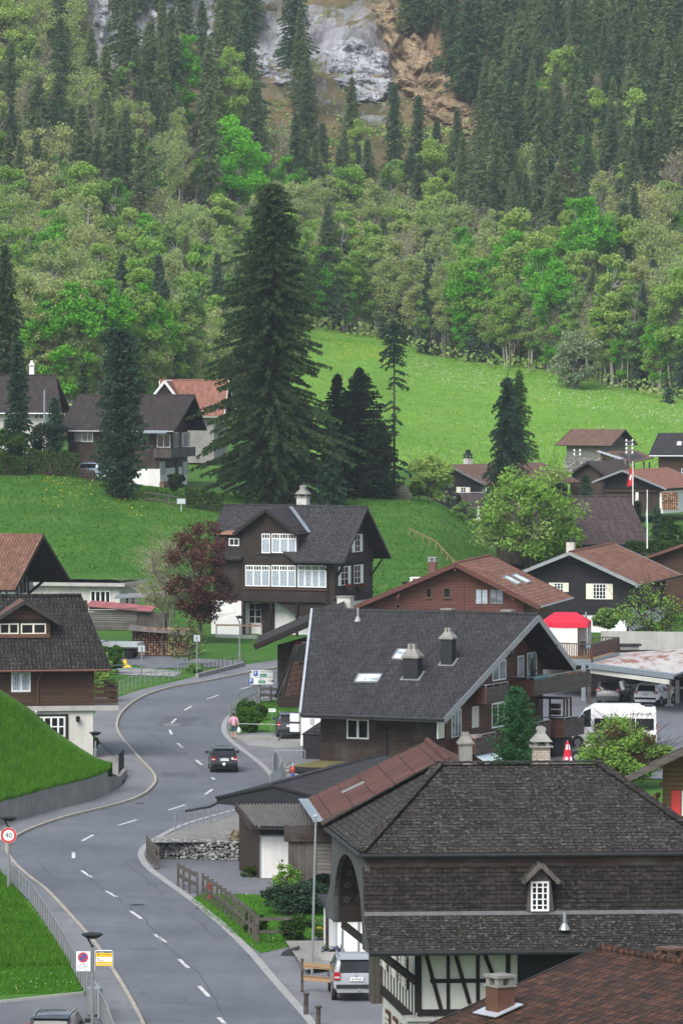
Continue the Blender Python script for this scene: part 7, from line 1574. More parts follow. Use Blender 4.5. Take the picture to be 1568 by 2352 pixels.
# litter bin and post
p=gz(217,2330,.1);mb=MB();mb.lathe((0,0,0),[(.3,0),(.31,.05),(.31,1.0),(.29,1.02)],20);o=mb.build('litter_bin',M['metal_grey']);o.location=(p.x,p.y,p.z);tag(o,'round grey metal litter bin beside the bus stop post','bin')
p=gz(226,2340,.1);mb=MB();mb.tube((0,0,0),(0,0,1.35),.03);o=mb.build('sign_stay',M['metal_light']);o.location=p;tag(o,'short bright steel tube beside the litter bin','post')
# parking direction sign
p=gz(595,1618);s=empty('parking_sign',p,0,'white parking direction sign with blue P squares and green panels','sign');z0_,z1_=at(0,1573,p.y).z,at(0,1538,p.y).z;hw=(at(628,1550,p.y).x-at(573,1550,p.y).x)/2;cx=at(600.5,1550,p.y).x-p.x
mb=MB();mb.tube((0,0,0),(0,0,z1_),.09);mb.build('pole',M['metal_grey'],s);zm=(z0_+z1_)/2
mb=MB();mb.box(cx-hw,cx+hw,-.16,-.1,z0_,z1_);mb.build('board',M['bright_white'],s)
mb=MB();t_=.025
for b in ((cx-hw,cx+hw,z0_,z0_+t_),(cx-hw,cx+hw,z1_-t_,z1_),(cx-hw,cx-hw+t_,z0_,z1_),(cx+hw-t_,cx+hw,z0_,z1_),(cx-hw,cx+hw,zm-.012,zm+.012)):mb.box(b[0],b[1],-.165,-.16,b[2],b[3])
mb.build('rim',M['black'],s);hh=(z1_-z0_)/2
for (x,z_) in ((-.42,zm+hh*.5),(-.75,zm-hh*.5)):
 mb=MB();mb.box(cx+x-.17,cx+x+.17,-.166,-.161,z_-hh*.36,z_+hh*.36);mb.build('parking_square',M['blue'],s);text('letter','P',.36,M['bright_white'],s,(cx+x-.02,-.168,z_))
for (x,z_) in ((.12,zm+hh*.26),(.02,zm-hh*.62)):mb=MB();mb.box(cx+x-.25,cx+x+.25,-.166,-.161,z_-hh*.2,z_+hh*.2);mb.build('green_panel',M['green_sign'],s);text('panel_text','geöffnet',.12,M['bright_white'],s,(cx+x,-.168,z_))
text('destination','Schilthorn 4,5 km',.15,M['black'],s,(cx+.34,-.163,zm+hh*.72),sx=.85);text('destination','Eyetli',.15,M['black'],s,(cx-.02,-.163,zm-hh*.22))
mb=MB();x=cx-.75;z_=zm+hh*.5;mb.box(x-.02,x+.02,-.166,-.161,z_-.2,z_+.1);mb.poly([(x-.1,-.166,z_+.06),(x+.1,-.166,z_+.06),(x,-.166,z_+.24)]);x=cx+.7;z_=zm-hh*.5;mb.box(x-.2,x+.06,-.166,-.161,z_-.02,z_+.02);mb.poly([(x+.03,-.166,z_-.1),(x+.03,-.166,z_+.1),(x+.2,-.166,z_)]);mb.build('arrow',M['black'],s)
# PRIVAT sign
p=gz(625,1690);s=empty('private_sign',p,0,'small white PRIVAT sign on a thin post beside the dark parked car','sign');zt=at(0,1634,p.y).z;mb=MB();mb.tube((0,0,0),(0,0,zt),.03);mb.build('pole',M['metal_grey'],s);mb=MB();mb.box(-.23,.23,-.05,-.02,zt-.05,zt+.17);mb.build('board',M['bright_white'],s);text('lettering','PRIVAT',.12,M['black'],s,(0,-.053,zt+.06))
# two sign backs by the garden
for (x,y0,y1,w_,h_,lab) in ((325,1556,1492,.26,.4,'grey back of a square traffic sign beside the garden railing'),(452,1554,1468,.24,.4,'grey back of a square sign on a post before the green shrub')):
 p=gz(x,y0);s=empty('traffic_sign',p,0,lab,'sign');zt=at(0,y1,p.y).z;mb=MB();mb.tube((0,0,0),(0,0,zt+.2),.045);mb.build('pole',M['metal_grey'],s);mb=MB();mb.box(-w_,w_,.05,.08,zt-h_/2,zt+h_/2+.1);mb.build('plate',M['metal_light'],s)
 # flagpoles in front
def pole(label,foot,ytop,r=.05,lean=0,group= None ,name='flagpole'):
 f=V3(foot);zt=at(0,ytop,f.y).z-f.z;o=empty(name,f,0,label,'flagpole',group);mb=MB();mb.tube((0,0,0),(lean,0,zt),r*1.15,r*.85,10);mb.build('mast',M['metal_grey'],o);mb=MB();mb.lathe((lean,0,zt),[(r,0),(r*2.1,.02),(r*2.1,.08),(r*.6,.11)],12);mb.build('finial',M['metal_light'],o); return o
pole('bare leaning flagpole nearest the footway edge',gz(716,2248),1877,lean=.16);pole('bare flagpole standing beside the grey letter box',gz(785,2232),1887,lean=.1);pole('bare flagpole rising behind the silver car before the white wall',gz(823,2246),1950,lean=.05)
def flag(label,foot,ytop,D,col1,col2,y0,y1,wd):
 f=V3(foot);zt=at(0,ytop,f.y).z-f.z;o=empty('flagpole',f,0,label,'flagpole');mb=MB();mb.tube((0,0,0),(0,0,zt),.07,.045,8);mb.build('mast',M['bright_white'],o)
 za,zb=at(0,y0,f.y).z-f.z,at(0,y1,f.y).z-f.z;mb=MB();n,m_=8,10
 def P(i,j):
  s_,t_=i/n,j/m_; return Vector((-wd*s_*(.35+.65*t_)*1.0,.12*math.sin(s_*9+t_*2)*s_*1.5,za+(zb-za)*t_*(1-.06*s_)-.0-.55*s_*(1-t_*.5)))
 for i in range(n):
  for j in range(m_):mb.poly([P(i,j),P(i,j+1),P(i+1,j+1),P(i+1,j)],1 if col2 and ((i in (3,4) and 3<j<7) or (i in (2,3,4,5) and j==5)) else 0)
 mb.build('flag',[col1,col2 or col1],o); return o
flag('white pole with limp red flag bearing a white cross before the garage',at(1453,1180,545),1060,0,M['red'],M['bright_white'],1065,1115,.75)
flag('white pole with limp green and white flag beside the dark spruces',at(1486,1260,520),1125,0,plain('green_flag_cloth',(.12,.34,.2),.8),M['bright_white'],1140,1205,.3)
# timber posts by the driveway
for x,y,yt,l in ((702,2329,2286,'round timber bollard nearer the plank fence'),(730,2352,2316,'round timber bollard nearest the camera beside the road strip')):
 p=gz(x,y+3);zt=at(0,yt,p.y).z;mb=MB();mb.tube((0,0,0),(.02,0,zt),.1,.09,10);mb.lathe((.02,0,zt),[(.1,0),(.15,.03),(.14,.07),(.02,.1)],12);o=mb.build('bollard',M['wood_rail']);o.location=p;tag(o,l,'bollard','timber bollards by the driveway')
 # utility poles
for x,yb,yt,D,n,l in ((1445,1083,1010,640,4,'utility pole with stacked insulators rising before the lean-to barn'),(1325,1066,1033,672,2,'short utility pole with white insulators before the stone barn base'),(102,962,895,590,0,'grey metal pole before the brown roof at far left')):
 b=at(x,yb,D);o=empty('utility_pole',b,0,l,'pole');zt=at(x,yt,D).z-b.z;mb=MB();mb.tube((0,0,-1),(0,0,zt),.12,.1);mb.build('mast',M['wood_grey'] if n else M['metal_grey'],o)
 for k in range(n):
  mb=MB();z_=zt-.25-k*.5;mb.box(-.5,.5,-.06,.06,z_-.05,z_+.03);mb.build('crossarm',M['metal_grey'],o);
  for sx in (-.38,.38):mb=MB();mb.lathe((sx,0,z_+.03),[(.09,0),(.13,.1),(.11,.22),(.05,.3)],8);mb.build('insulator',M['bright_white'],o)
  # hydrants
def hydrant(label,foot,k=1.0,two= False ):
 o=empty('hydrant',foot,0,label,'hydrant','red fire hydrants');mb=MB();mb.lathe((0,0,0),[(.15*k,0),(.15*k,.06),(.10*k,.08),(.10*k,.62*k),(.14*k,.64*k),(.14*k,.78*k),(.11*k,.84*k),(.05*k,.95*k)],14);mb.build('body',M['red_orange'],o)
 for sx in (-1,1):mb=MB();mb.tube((sx*.1*k,0,.55*k),(sx*.2*k,0,.55*k),.055*k);mb.build('outlet',M['metal_dark'] if two else M['red_orange'],o)
 if two:mb=MB();mb.lathe((0,0,.3*k),[(.105*k,0),(.105*k,.2*k)],12);mb.build('blue_band',M['blue'],o);mb=MB();mb.lathe((0,0,.95*k),[(.06,0),(.06,.12),(.02,.16)],10);mb.build('top_cap',M['metal_light'],o)
 return o
hydrant('red hydrant behind the timber fence at the side lane',gz(480,2064),.95);hydrant('red and blue hydrant beside the rocks and mossy flat roof',gz(672,1795),.95, True )
patio_umbrella('folded red and white parasol at the foot of the wooden balconies',gz(1303,1768),at(0,1702,308).z,M['red_cloth'],M['bright_white'],r=.22)
patio_umbrella('folded pale parasol under the pavilion roof of the black chalet',at(1098,1207,608),2.3,M['white_cloth'],r=.2)
# hill details
p=gp(416,545);mb=MB();mb.box(p.x-.45,p.x+.45,p.y,p.y+.35,p.z+.8,p.z+1.35);mb.tube((p.x,p.y+.2,p.z),(p.x,p.y+.2,p.z+.8),.06);tag(mb.build('mail_box',M['metal_light']),'pale grey mail box on a post by the chalet fence on the hill','mail box')
p=gz(292,1533);mb=MB();mb.hexa([p+Vector((-.35,-.2,0)),p+Vector((.35,-.2,0)),p+Vector((.35,.2,0)),p+Vector((-.35,.2,0)),p+Vector((-.3,-.15,.3)),p+Vector((.1,-.15,.25)),p+Vector((.1,.15,.25)),p+Vector((-.3,.15,.3))]);mb.box(p.x-.3,p.x-.05,p.y-.12,p.y+.12,.3,.6);tag(mb.build('toy_digger',M['yellow_sign']),'small yellow ride-on toy in the garden behind the railing','toy')
# ================================================================ vehicles
def car(name,label,cat,loc,rz,L,W,H,col,kind='hatch',lamp=(.72,.98,.12),rails= False ,plate='BE 000 000',lower= True ,hook= False ,suv=0.0,spoiler= True ):
 r=empty(name,loc,R(rz),label,cat);b=.93+suv;h=H
 if kind=='van':S=[(-.5,.5,.9),(-.497,1.2,.97),(-.492,h-.25,.98),(-.48,h-.06,.98),(-.3,h,.99),(.1,h,.99),(.2,h-.04,.98),(.27,h-.22,.97),(.40,1.35,.93),(.44,1.12,.9),(.485,.98,.84),(.5,.55,.76)];roofs=(3,6);gl=(7,8);rg= None ;sg=(6,8);b=1.32
 else :
  S=[(-.5,.50+suv,.90),(-.492,.62+suv,.94),(-.478,b,.95),(-.462,b+.06,.955),(-.415,h-.10,.97),(-.385,h-.03,.98),(-.25,h,1),(-.05,h,1),(.06,h-.05,1),(.10,h-.09,.995),(.23,b+.07,.985),(.27,b,.98),(.40,b-.10,.95),(.47,b-.22,.88),(.495,b-.42,.8),(.5,.42,.76)];roofs=(4,9);gl=(9,10);rg=(3,4);sg=(5,9)
 V=[];zs=.24+suv
 for y,zt,wf in S:
  w=W/2*wf;zb=min(b,zt-.05);cab=zt>b+.2;wr=w*(.80 if cab else .93) if kind!='van' or not cab else w*.93
  if cab and zt<h-.15:wr=w*.86
  half=[(w*.9,zs),(w*.985,zs+.16),(w,max(zs+.17,zb*.72)),(w*.985,zb),(wr,zt-(.07 if cab else .02)),(wr*.82,zt-.005),(0,zt+.012)]
  V.append([Vector((x,y*L,z)) for x,z in half])
 n=len(S);groups={'body':MB(),'lower':MB(),'rear':MB(),'front':MB(),'side':MB(),'side2':MB()}
 for i in range(n-1):
  for j in range(6):
   key='body'
   if j==0:key='lower' if lower else 'body'
   if j>=4 and rg and rg[0]<=i<rg[1] and j==5:key='rear'
   if j>=4 and gl[0]<=i<gl[1] and j==5:key='front'
   if j==3 and sg[0]<=i<sg[1]:key='side'
   for sx in (1,-1):
    q=[V[i][j],V[i][j+1],V[i+1][j+1],V[i+1][j]];q=[Vector((p.x*sx,p.y,p.z)) for p in q]
    k2='side2' if key=='side' and sx<0 else key;groups[k2].poly(q if sx<0 else q[::-1])
 for i in (0,n-1):groups['body'].poly([Vector((p.x,p.y,p.z)) for p in V[i]]+[Vector((-p.x,p.y,p.z)) for p in reversed(V[i][:-1])])
 g=groups['body'];g.build('body',col,r,smooth= False )
 for k,nm,mt in (('lower','sill_trim',M['plastic']),('rear','rear_window',M['glass']),('front','windscreen',M['glass_teal'] if kind=='van' else M['glass']),('side','side_window',M['glass']),('side2','side_window',M['glass'])):
  if groups[k].f:groups[k].build(nm,mt,r)
 for o in r.children:
  m=o.data;bm=bmesh.new();bm.from_mesh(m);bmesh.ops.remove_doubles(bm,verts=bm.verts,dist=.0005);bmesh.ops.recalc_face_normals(bm,faces=bm.faces)
  for f in bm.faces:f.smooth= True
  bm.to_mesh(m);bm.free()
  if o.name.startswith('body'):
   md=o.modifiers.new('bevel','BEVEL');md.width=.03;md.segments=2;md.limit_method='ANGLE';md.angle_limit=R(35)
 wr_=.30+suv*.4+(.04 if kind=='van' else 0)
 for sy in ((-.30,.31) if kind!='van' else (-.26,.34)):
  for sx in (-1,1):
   x0,x1=sx*(W/2-.2),sx*(W/2+.0);mb=MB();mb.tube((x0,sy*L,wr_),(x1,sy*L,wr_),wr_, None ,22);wl=mb.build('wheel',M['tyre'],r)
   mb=MB();mb.tube((x1-sx*.02,sy*L,wr_),(x1+sx*.012,sy*L,wr_),wr_*.66,wr_*.6,18)
   mb.build('rim',M['rim'],wl);mb=MB();mb.tube((sx*(W/2-.12),sy*L,wr_+.03),(sx*(W/2-.012+.005),sy*L,wr_+.03),wr_+.07, None ,22);mb.build('wheel_arch',M['plastic'],r)
 yb=-L/2
 for sx in (-1,1):
  mb=MB();x0,x1=sx*W/2*(.93-lamp[2]/W*3.4),sx*W/2*.955;mb.box(x0,x1,yb+.0,yb+.24,lamp[0],lamp[1]);tl=mb.build('tail_light',M['tail_red'],r)
  mb=MB();zc=lamp[0]+(lamp[1]-lamp[0])*.35;mb.box(x0+sx*.02,x1-sx*.03,yb-.008,yb,zc-.03,zc+.03);mb.build('reversing_lamp',M['lamp_clear'],tl)
  if kind!='van':mb=MB();mb.box(sx*W/2*.98,sx*(W/2+.2),L*.2,L*.2+.12,b+.02,b+.18);mb.build('wing_mirror',col if kind!='hatch' else M['plastic'],r)
  for k in ((-.06,.12) if kind!='van' else ()):mb=MB();mb.box(sx*W/2*.99,sx*(W/2*.99+.03),L*k-.1,L*k+.08,b-.14,b-.1);mb.build('door_handle',col,r)
  if rails:mb=MB();mb.bar((sx*W*.36,-L*.34,h+.02),(sx*W*.36,L*.06,h+.0),.04,.06);mb.build('roof_rail',M['metal_grey'],r)
  mb=MB();mb.box(sx*W/2*.62,sx*W/2*.80,L*.462,L*.482,.68+suv,.8+suv);mb.build('headlight',M['lamp_clear'],r)
 mb=MB();mb.box(-.26,.26,yb+.0,yb+.06,.74+suv*.7,.86+suv*.7) if False else mb.box(-.25,.25,yb-.012,yb+.08,.72+suv*.8,.86+suv*.8);mb.build('number_plate',M['bright_white'],r)
 text('plate_text',plate,.11,M['black'],r,(0,yb-.0145,.79+suv*.8),sx=.8)
 if kind!='van':
  mb=MB();mb.box(-W*.43,W*.43,yb-.04,yb+.1,.42+suv,.56+suv);mb.build('bumper',col if kind=='hatch' else M['plastic'] if suv>.06 else col,r)
  mb=MB();mb.bar((-.05,-.462*L-.02,b+.08),(.42,-.45*L-.02,b+.16),.02,.02);mb.build('wiper',M['black'],r)
  if spoiler:mb=MB();mb.hexa([(-W*.36,-.415*L-.12,h-.10),(W*.36,-.415*L-.12,h-.10),(W*.37,-.38*L,h-.05),(-W*.37,-.38*L,h-.05),(-W*.36,-.415*L-.12,h-.07),(W*.36,-.415*L-.12,h-.07),(W*.37,-.38*L,h-.015),(-W*.37,-.38*L,h-.015)]);mb.build('spoiler',col,r)
  mb=MB();disc(mb,(0,b-.06),.05,-.481*L-.022,-.481*L,0,14);mb.build('emblem',M['rim'],r)
 if hook:mb=MB();mb.tube((.1,yb+.05,.42),(.1,yb-.18,.42),.025);mb.lathe((.1,yb-.18,.42),[(.02,0),(.035,.06),(.02,.12)],8);mb.build('tow_hook',M['rim'],r)
 return r
P_BLACK=paint('black_car_lacquer',(.007,.007,.008),.15);P_SILVER=paint('silver_lacquer',(.24,.25,.27),.25);P_DARK=paint('anthracite_lacquer',(.022,.025,.03),.2);P_GREY=paint('brown_grey_lacquer',(.07,.065,.07),.25);P_WHITE=paint('white_lacquer',(.7,.7,.7),.25);P_BLUE=paint('pale_blue_lacquer',(.2,.26,.32),.2)
p=gz(510,1776);c1=car('hatchback_car','black estate car with lit red tail lamps driving away on the road','car',(p.x,p.y+2,0),4,4.0,1.64,1.5,P_BLACK,lamp=(.74,.95,.13),plate='BE 273 339',rails= True )
mb=MB();disc(mb,(-.03,.54),.09,-2.05,-2.0,0,16);disc(mb,(.48,.86),.07,-2.02,-1.99,0,14);mb.build('round_sticker',M['bright_white'],c1);text('sticker_text','CH',.07,M['black'],c1,(-.03,-2.052,.54))
p=gz(812,2302);car('silver_car','silver grey off-road estate car parked beside the half-timbered house','car',(p.x,p.y+2.2,0),3,4.5,1.88,1.72,P_SILVER,'suv',(.86,1.16,.13), True ,'BE 440 685',hook= True ,suv=.12)
p=gz(664,1698);car('dark_car','anthracite compact off-roader parked beside the outdoor stair','car',(p.x,p.y+2,0),2,4.3,1.78,1.64,P_DARK,'suv',(.86,1.1,.12), True ,'BE 570 617',suv=.1)
p=gz(124,2446);car('dark_car','dark grey estate car parked on the forecourt at the bottom left border','car',(p.x,p.y+2.2,.02),-4,4.6,1.8,1.68,P_DARK,'suv',(1.0,1.45,.06), True ,suv=.12)
p=gz(1397,1618);car('grey_minivan','brown-grey minivan with bright tail lamps parked under the carport','car',(p.x+.5,p.y+2.1,0),-14,4.5,1.83,1.68,P_GREY,'suv',(.95,1.13,.16), False ,'BE 643 784',lower= False ,suv=.04)
p=gz(1492,1624);car('white_car','white off-road estate car parked under the carport roof edge','car',(p.x+.5,p.y+2.1,0),-22,4.4,1.84,1.62,P_WHITE,'suv',(.92,1.08,.13), True ,'BE 735 084',suv=.1)
p=gz(1590,1606);car('dark_car','dark car deep under the carport at the right border','car',(p.x,p.y+2.1,0),-20,4.4,1.8,1.5,P_DARK,'suv',(.85,1.0,.13), False )
v=car('camper_van','white high-roofed camper van parked side-on in the car park','van',(gz(1402,1718).x,gz(1402,1718).y+.9,0),86,5.99,2.05,2.62,P_WHITE,'van',(.9,1.5,.1),lower= False )
mb=MB()
for y0,y1 in ((.98,-.1),(-.18,-1.6),(-1.68,-2.8)):mb.box(-1.04,-1.012,y0,y1,1.15,1.88)
for o_ in (0,):
 for y0,y1 in ((.98,-.1),(-.18,-1.6),(-1.68,-2.8)):mb.box(1.012,1.04,y0,y1,1.15,1.88)
mb.build('window_band',M['glass'],v);mb=MB();mb.hexa([(-.85,-2.0,2.6),(.85,-2.0,2.6),(.8,1.3,2.58),(-.8,1.3,2.58),(-.78,-1.9,2.74),(.78,-1.9,2.74),(.7,1.0,2.74),(-.7,1.0,2.74)]);mb.build('roof_pod',P_WHITE,v);mb=MB();mb.box(-.5,.5,-2.7,-2.2,2.6,2.7);mb.build('roof_vent',M['plastic'],v)
for sd in (1,-1):
 t=text('lettering','VANTOURER',.24,M['black'],v,(sd*1.028,-2.0,2.16));t.rotation_euler=(R(90),0,R(90*sd))
for sx in (-1,1):mb=MB();mb.box(sx*1.02,sx*1.25,1.85,1.95,1.35,1.75);mb.build('wing_mirror',M['plastic'],v)
p=gz(1365,1752);car('dark_car','dark blue-black car parked before the camper van behind the bush','car',(p.x+.4,p.y+1.0,0),80,4.4,1.8,1.5,P_DARK,'hatch')
p=gp(200,560);car('blue_car','pale blue car parked behind the dark picket fence on the hill','car',(p.x,p.y,p.z),60,4.2,1.75,1.5,P_BLUE,'hatch')
# flatbed truck by the woodpile
p=gz(293,1512);t=empty('flatbed_truck',p,R(-14),'small flatbed truck with grey drop sides parked beside the woodpile','truck');mb=MB();mb.box(-1.9,1.1,-.85,.85,.85,.95)
mb.build('bed_floor',M['wood_rail'],t);mb=MB()
for b in ((-1.9,1.1,-.88,-.82),(-1.9,1.1,.82,.88),(1.06,1.12,-.82,.82),(-1.92,-1.88,-.82,.82)):
 for k in range(3):mb.box(b[0],b[1],b[2],b[3],.96+k*.13,1.07+k*.13)
mb.build('drop_sides',M['metal_light'],t);mb=MB();mb.box(-3.3,1.0,-.4,.4,.5,.8);mb.build('chassis',M['plastic'],t);mb=MB();mb.hexa([(-3.6,-.85,.5),(-2.0,-.85,.5),(-2.0,.85,.5),(-3.6,.85,.5),(-3.3,-.75,1.4),(-2.05,-.75,1.4),(-2.05,.75,1.4),(-3.3,.75,1.4)]);mb.build('cab',M['metal_light'],t)
for x in (-2.8,.3):
 for y in (-.75,.75):mb=MB();mb.tube((x,y-.1,.36),(x,y+.1,.36),.36, None ,18);mb.build('wheel',M['tyre'],t)
for y in (-.6,.6):mb=MB();mb.box(1.0,1.06,y-.14,y+.14,.62,.76);mb.build('tail_light',M['tail_red'],t)
# ================================================================ person
def skin_mesh(name,J,E_,mat,parent,lvl=2):
 me=bpy.data.meshes.new(name);me.from_pydata([j[:3] for j in J],E_,[]);o=bpy.data.objects.new(name,me);COL.objects.link(o);o.parent=parent;me.materials.append(mat)
 o.modifiers.new('skin','SKIN');sv=me.skin_vertices[0].data
 for k,j in enumerate(J):sv[k].radius=(j[3],j[4] if len(j)>4 else j[3])
 sv[0].use_root= True ;sb=o.modifiers.new('sub','SUBSURF');sb.levels=lvl;sb.render_levels=lvl;me.polygons.foreach_set('use_smooth',[ True ]*len(me.polygons));o.modifiers['skin'].use_smooth_shade= True ; return o
p=gz(537,1697);pe=empty('person',p,R(4),'person in a pink cardigan and blue knee-length trousers walking away with a white bag','person')
J=[(0,0,.88,.135,.10),(0,0,1.02,.12,.09),(0,.01,1.22,.15,.10),(0,.02,1.36,.10,.08),(0,.02,1.42,.05,.05),(0,.03,1.47,.05,.05),(0,.035,1.54,.075,.09),(0,.035,1.62,.06,.075),
(-.09,0,.80,.085),(-.10,.10,.46,.058),(-.10,.02,.14,.042),(-.10,-.02,.06,.036),(-.10,.1,.03,.035),(.09,0,.80,.085),(.09,-.02,.46,.058),(.09,-.20,.16,.042),(.09,-.26,.09,.036),(.09,-.15,.03,.035),
(-.18,.02,1.33,.058),(-.26,.0,1.08,.045),(-.27,.08,.86,.032),(-.27,.11,.79,.03),(.18,.02,1.33,.058),(.25,-.02,1.08,.045),(.29,.02,.84,.032),(.30,.03,.77,.03)]
E2=[(0,1),(1,2),(2,3),(3,4),(4,5),(5,6),(6,7),(0,8),(8,9),(9,10),(10,11),(11,12),(0,13),(13,14),(14,15),(15,16),(16,17),(3,18),(18,19),(19,20),(20,21),(3,22),(22,23),(23,24),(24,25)]
bd=skin_mesh('body',J,E2,M['skin'],pe)
for sx in (-1,1):
 hx,hy,hz=(-.27,.11,.77) if sx<0 else (.30,.03,.75)
 for k in range(4):y=hy-.03+k*.02;skin_mesh('finger',[(hx,y,hz,.011),(hx-sx*.005,y,hz-.04-.006*(k in (1,2)),.009),(hx-sx*.025,y,hz-.06,.008)],[(0,1),(1,2)],M['skin'],bd,1)
 skin_mesh('thumb',[(hx,hy+.035,hz+.02,.012),(hx-sx*.015,hy+.055,hz-.02,.009)],[(0,1)],M['skin'],bd,1)
skin_mesh('cardigan',[(0,0,.86,.17,.13),(0,0,1.05,.15,.115),(0,.01,1.24,.175,.125),(0,.02,1.36,.12,.095),(0,.02,1.41,.06,.06),(-.19,.02,1.335,.072),(-.27,.0,1.08,.058),(-.275,.07,.90,.045),(.19,.02,1.335,.072),(.26,-.02,1.08,.058),(.295,.015,.88,.045)],[(0,1),(1,2),(2,3),(3,4),(3,5),(5,6),(6,7),(3,8),(8,9),(9,10)],M['pink_cloth'],pe)
skin_mesh('trousers',[(0,0,.96,.15,.115),(-.095,.01,.78,.105),(-.105,.09,.44,.08),(.095,0,.78,.105),(.095,-.03,.44,.08)],[(0,1),(1,2),(0,3),(3,4)],M['denim'],pe)
mb=MB();mb.lathe((0,.025,1.5),[(.07,-.01),(.095,.03),(.1,.09),(.085,.15),(.05,.19),(.01,.2)],14);mb.build('hair',M['hair'],pe,smooth= True )
for x,y in ((-.10,.04),(.09,-.2)):mb=MB();mb.hexa([(x-.045,y-.1,0),(x+.045,y-.1,0),(x+.045,y+.14,0),(x-.045,y+.14,0),(x-.035,y-.08,.07),(x+.035,y-.08,.07),(x+.03,y+.1,.05),(x-.03,y+.1,.05)]);mb.build('shoe',M['black'],pe)
bag=empty('carrier_bag',p,R(4),'white plastic carrier bag hanging from the walking person\'s hand','bag');mb=MB();mb.lathe((.33,.03,.36),[(.06,0),(.13,.03),(.14,.15),(.1,.28),(.04,.36),(.02,.40)],14);mb.build('sack',M['bright_white'],bag,smooth= True )
# ================================================================ trees
def me_of(o):m=o.data;bpy.data.objects.remove(o); return m
def cardmesh(name,C,U,Vv,mats,tip=.35,midx= None ):
 v=np.stack([C-U+Vv,C-U-Vv,C+U-Vv*tip,C+U+Vv*tip],1).reshape(-1,3); return me_of(npmesh(name,v,4,mats, None ,midx))
def norm(a): return a/np.maximum(1e-9,np.linalg.norm(a,axis=-1,keepdims= True ))
def conifer(seed,h,Rr,mat,z0=.06,gap=.5,nb=(6,9),card=.5,droop=.25,pw=.85,trunk=.02,bark= None ,sparse=1.0,hang=.6,rag=.3,top_only=0.0,patch=.55):
 r=np.random.default_rng(seed);C,U,V=[],[],[];zc=h*z0
 while zc<h*.985:
  t=(zc/h-z0)/(1-z0);base=Rr*(1-t)**pw*min(1,.55+3.5*t);n=r.integers(nb[0],nb[1]);a0=r.uniform(0,7)
  for k in range(n):
   if r.random()>sparse*(1 if zc>h*top_only else .35): continue
   a=a0+2*np.pi*k/n+r.normal(0,.25);L=max(.25,base*r.uniform(1-rag*1.3,1+rag*.5)*(1+patch*mnoise.noise(Vector((math.cos(a)*1.2,math.sin(a)*1.2+seed,zc*3.2/Rr*.5)))));m=max(2,int(L/(card*.62)));f=(np.arange(m)+r.uniform(.3,.8))/m
   d=np.array([np.cos(a),np.sin(a)]);e=np.array([-d[1],d[0]]);up=.25*(t-.3)
   p=np.stack([d[0]*L*f,d[1]*L*f,zc+L*(up*f-droop*f**1.6)],1);sp=card*(.5+.9*(1-f))*r.uniform(.6,1.2,m)
   for sd in (-1,1):
    q=p+np.stack([e[0]*sd*sp*.55,e[1]*sd*sp*.55,-r.uniform(0,.16,m)*card],1);C.append(q)
    u=np.stack([d[0]*.55+e[0]*sd*.6+r.normal(0,.25,m),d[1]*.55+e[1]*sd*.6+r.normal(0,.25,m),-.2-r.uniform(-.2,.6,m)],1);u=norm(u)*(card*.6*r.uniform(.7,1.3,m))[:, None ];U.append(u)
    w=np.stack([-d[1]+0*f,d[0]+0*f,r.normal(0,.5,m)],1);V.append(norm(np.cross(u,norm(w+r.normal(0,.4,(m,3)))))*(card*.26))
   if hang:
    k2=max(1,int(m*hang));ii=r.integers(0,m,k2);C.append(p[ii]+np.array([0,0,-card*.35]));U.append(np.stack([r.normal(0,.1,k2),r.normal(0,.1,k2),np.full(k2,-card*.55)],1));V.append(np.stack([d[0]*card*.3+r.normal(0,.05,k2),d[1]*card*.3+r.normal(0,.05,k2),np.zeros(k2)],1))
  zc+=gap*r.uniform(.7,1.3)*(.6+.6*(1-t))
 C.append(np.array([[0,0,h*.985]]));U.append(np.array([[0,0,h*.02+.2]]));V.append(np.array([[card*.3,0,0]]))
 cm=cardmesh('crown',np.concatenate(C),np.concatenate(U),np.concatenate(V),mat)
 mb=MB();mb.tube((0,0,-1),(0,0,h*.5),h*trunk*.55,h*trunk*.36,7,0, False );mb.tube((0,0,h*.5),(0,0,h*.97),h*trunk*.36,.03,6,0, False )
 for k in range(int(h*1.2)):
  z=r.uniform(.1,.8)*h;a=r.uniform(0,7);L=Rr*(1-z/h)*.75;mb.tube((0,0,z),(math.cos(a)*L,math.sin(a)*L,z-L*droop*.7),.05,.015,4,0, False )
 return me_of(mb.build('trunk',bark or M['bark'],uv= False )),cm
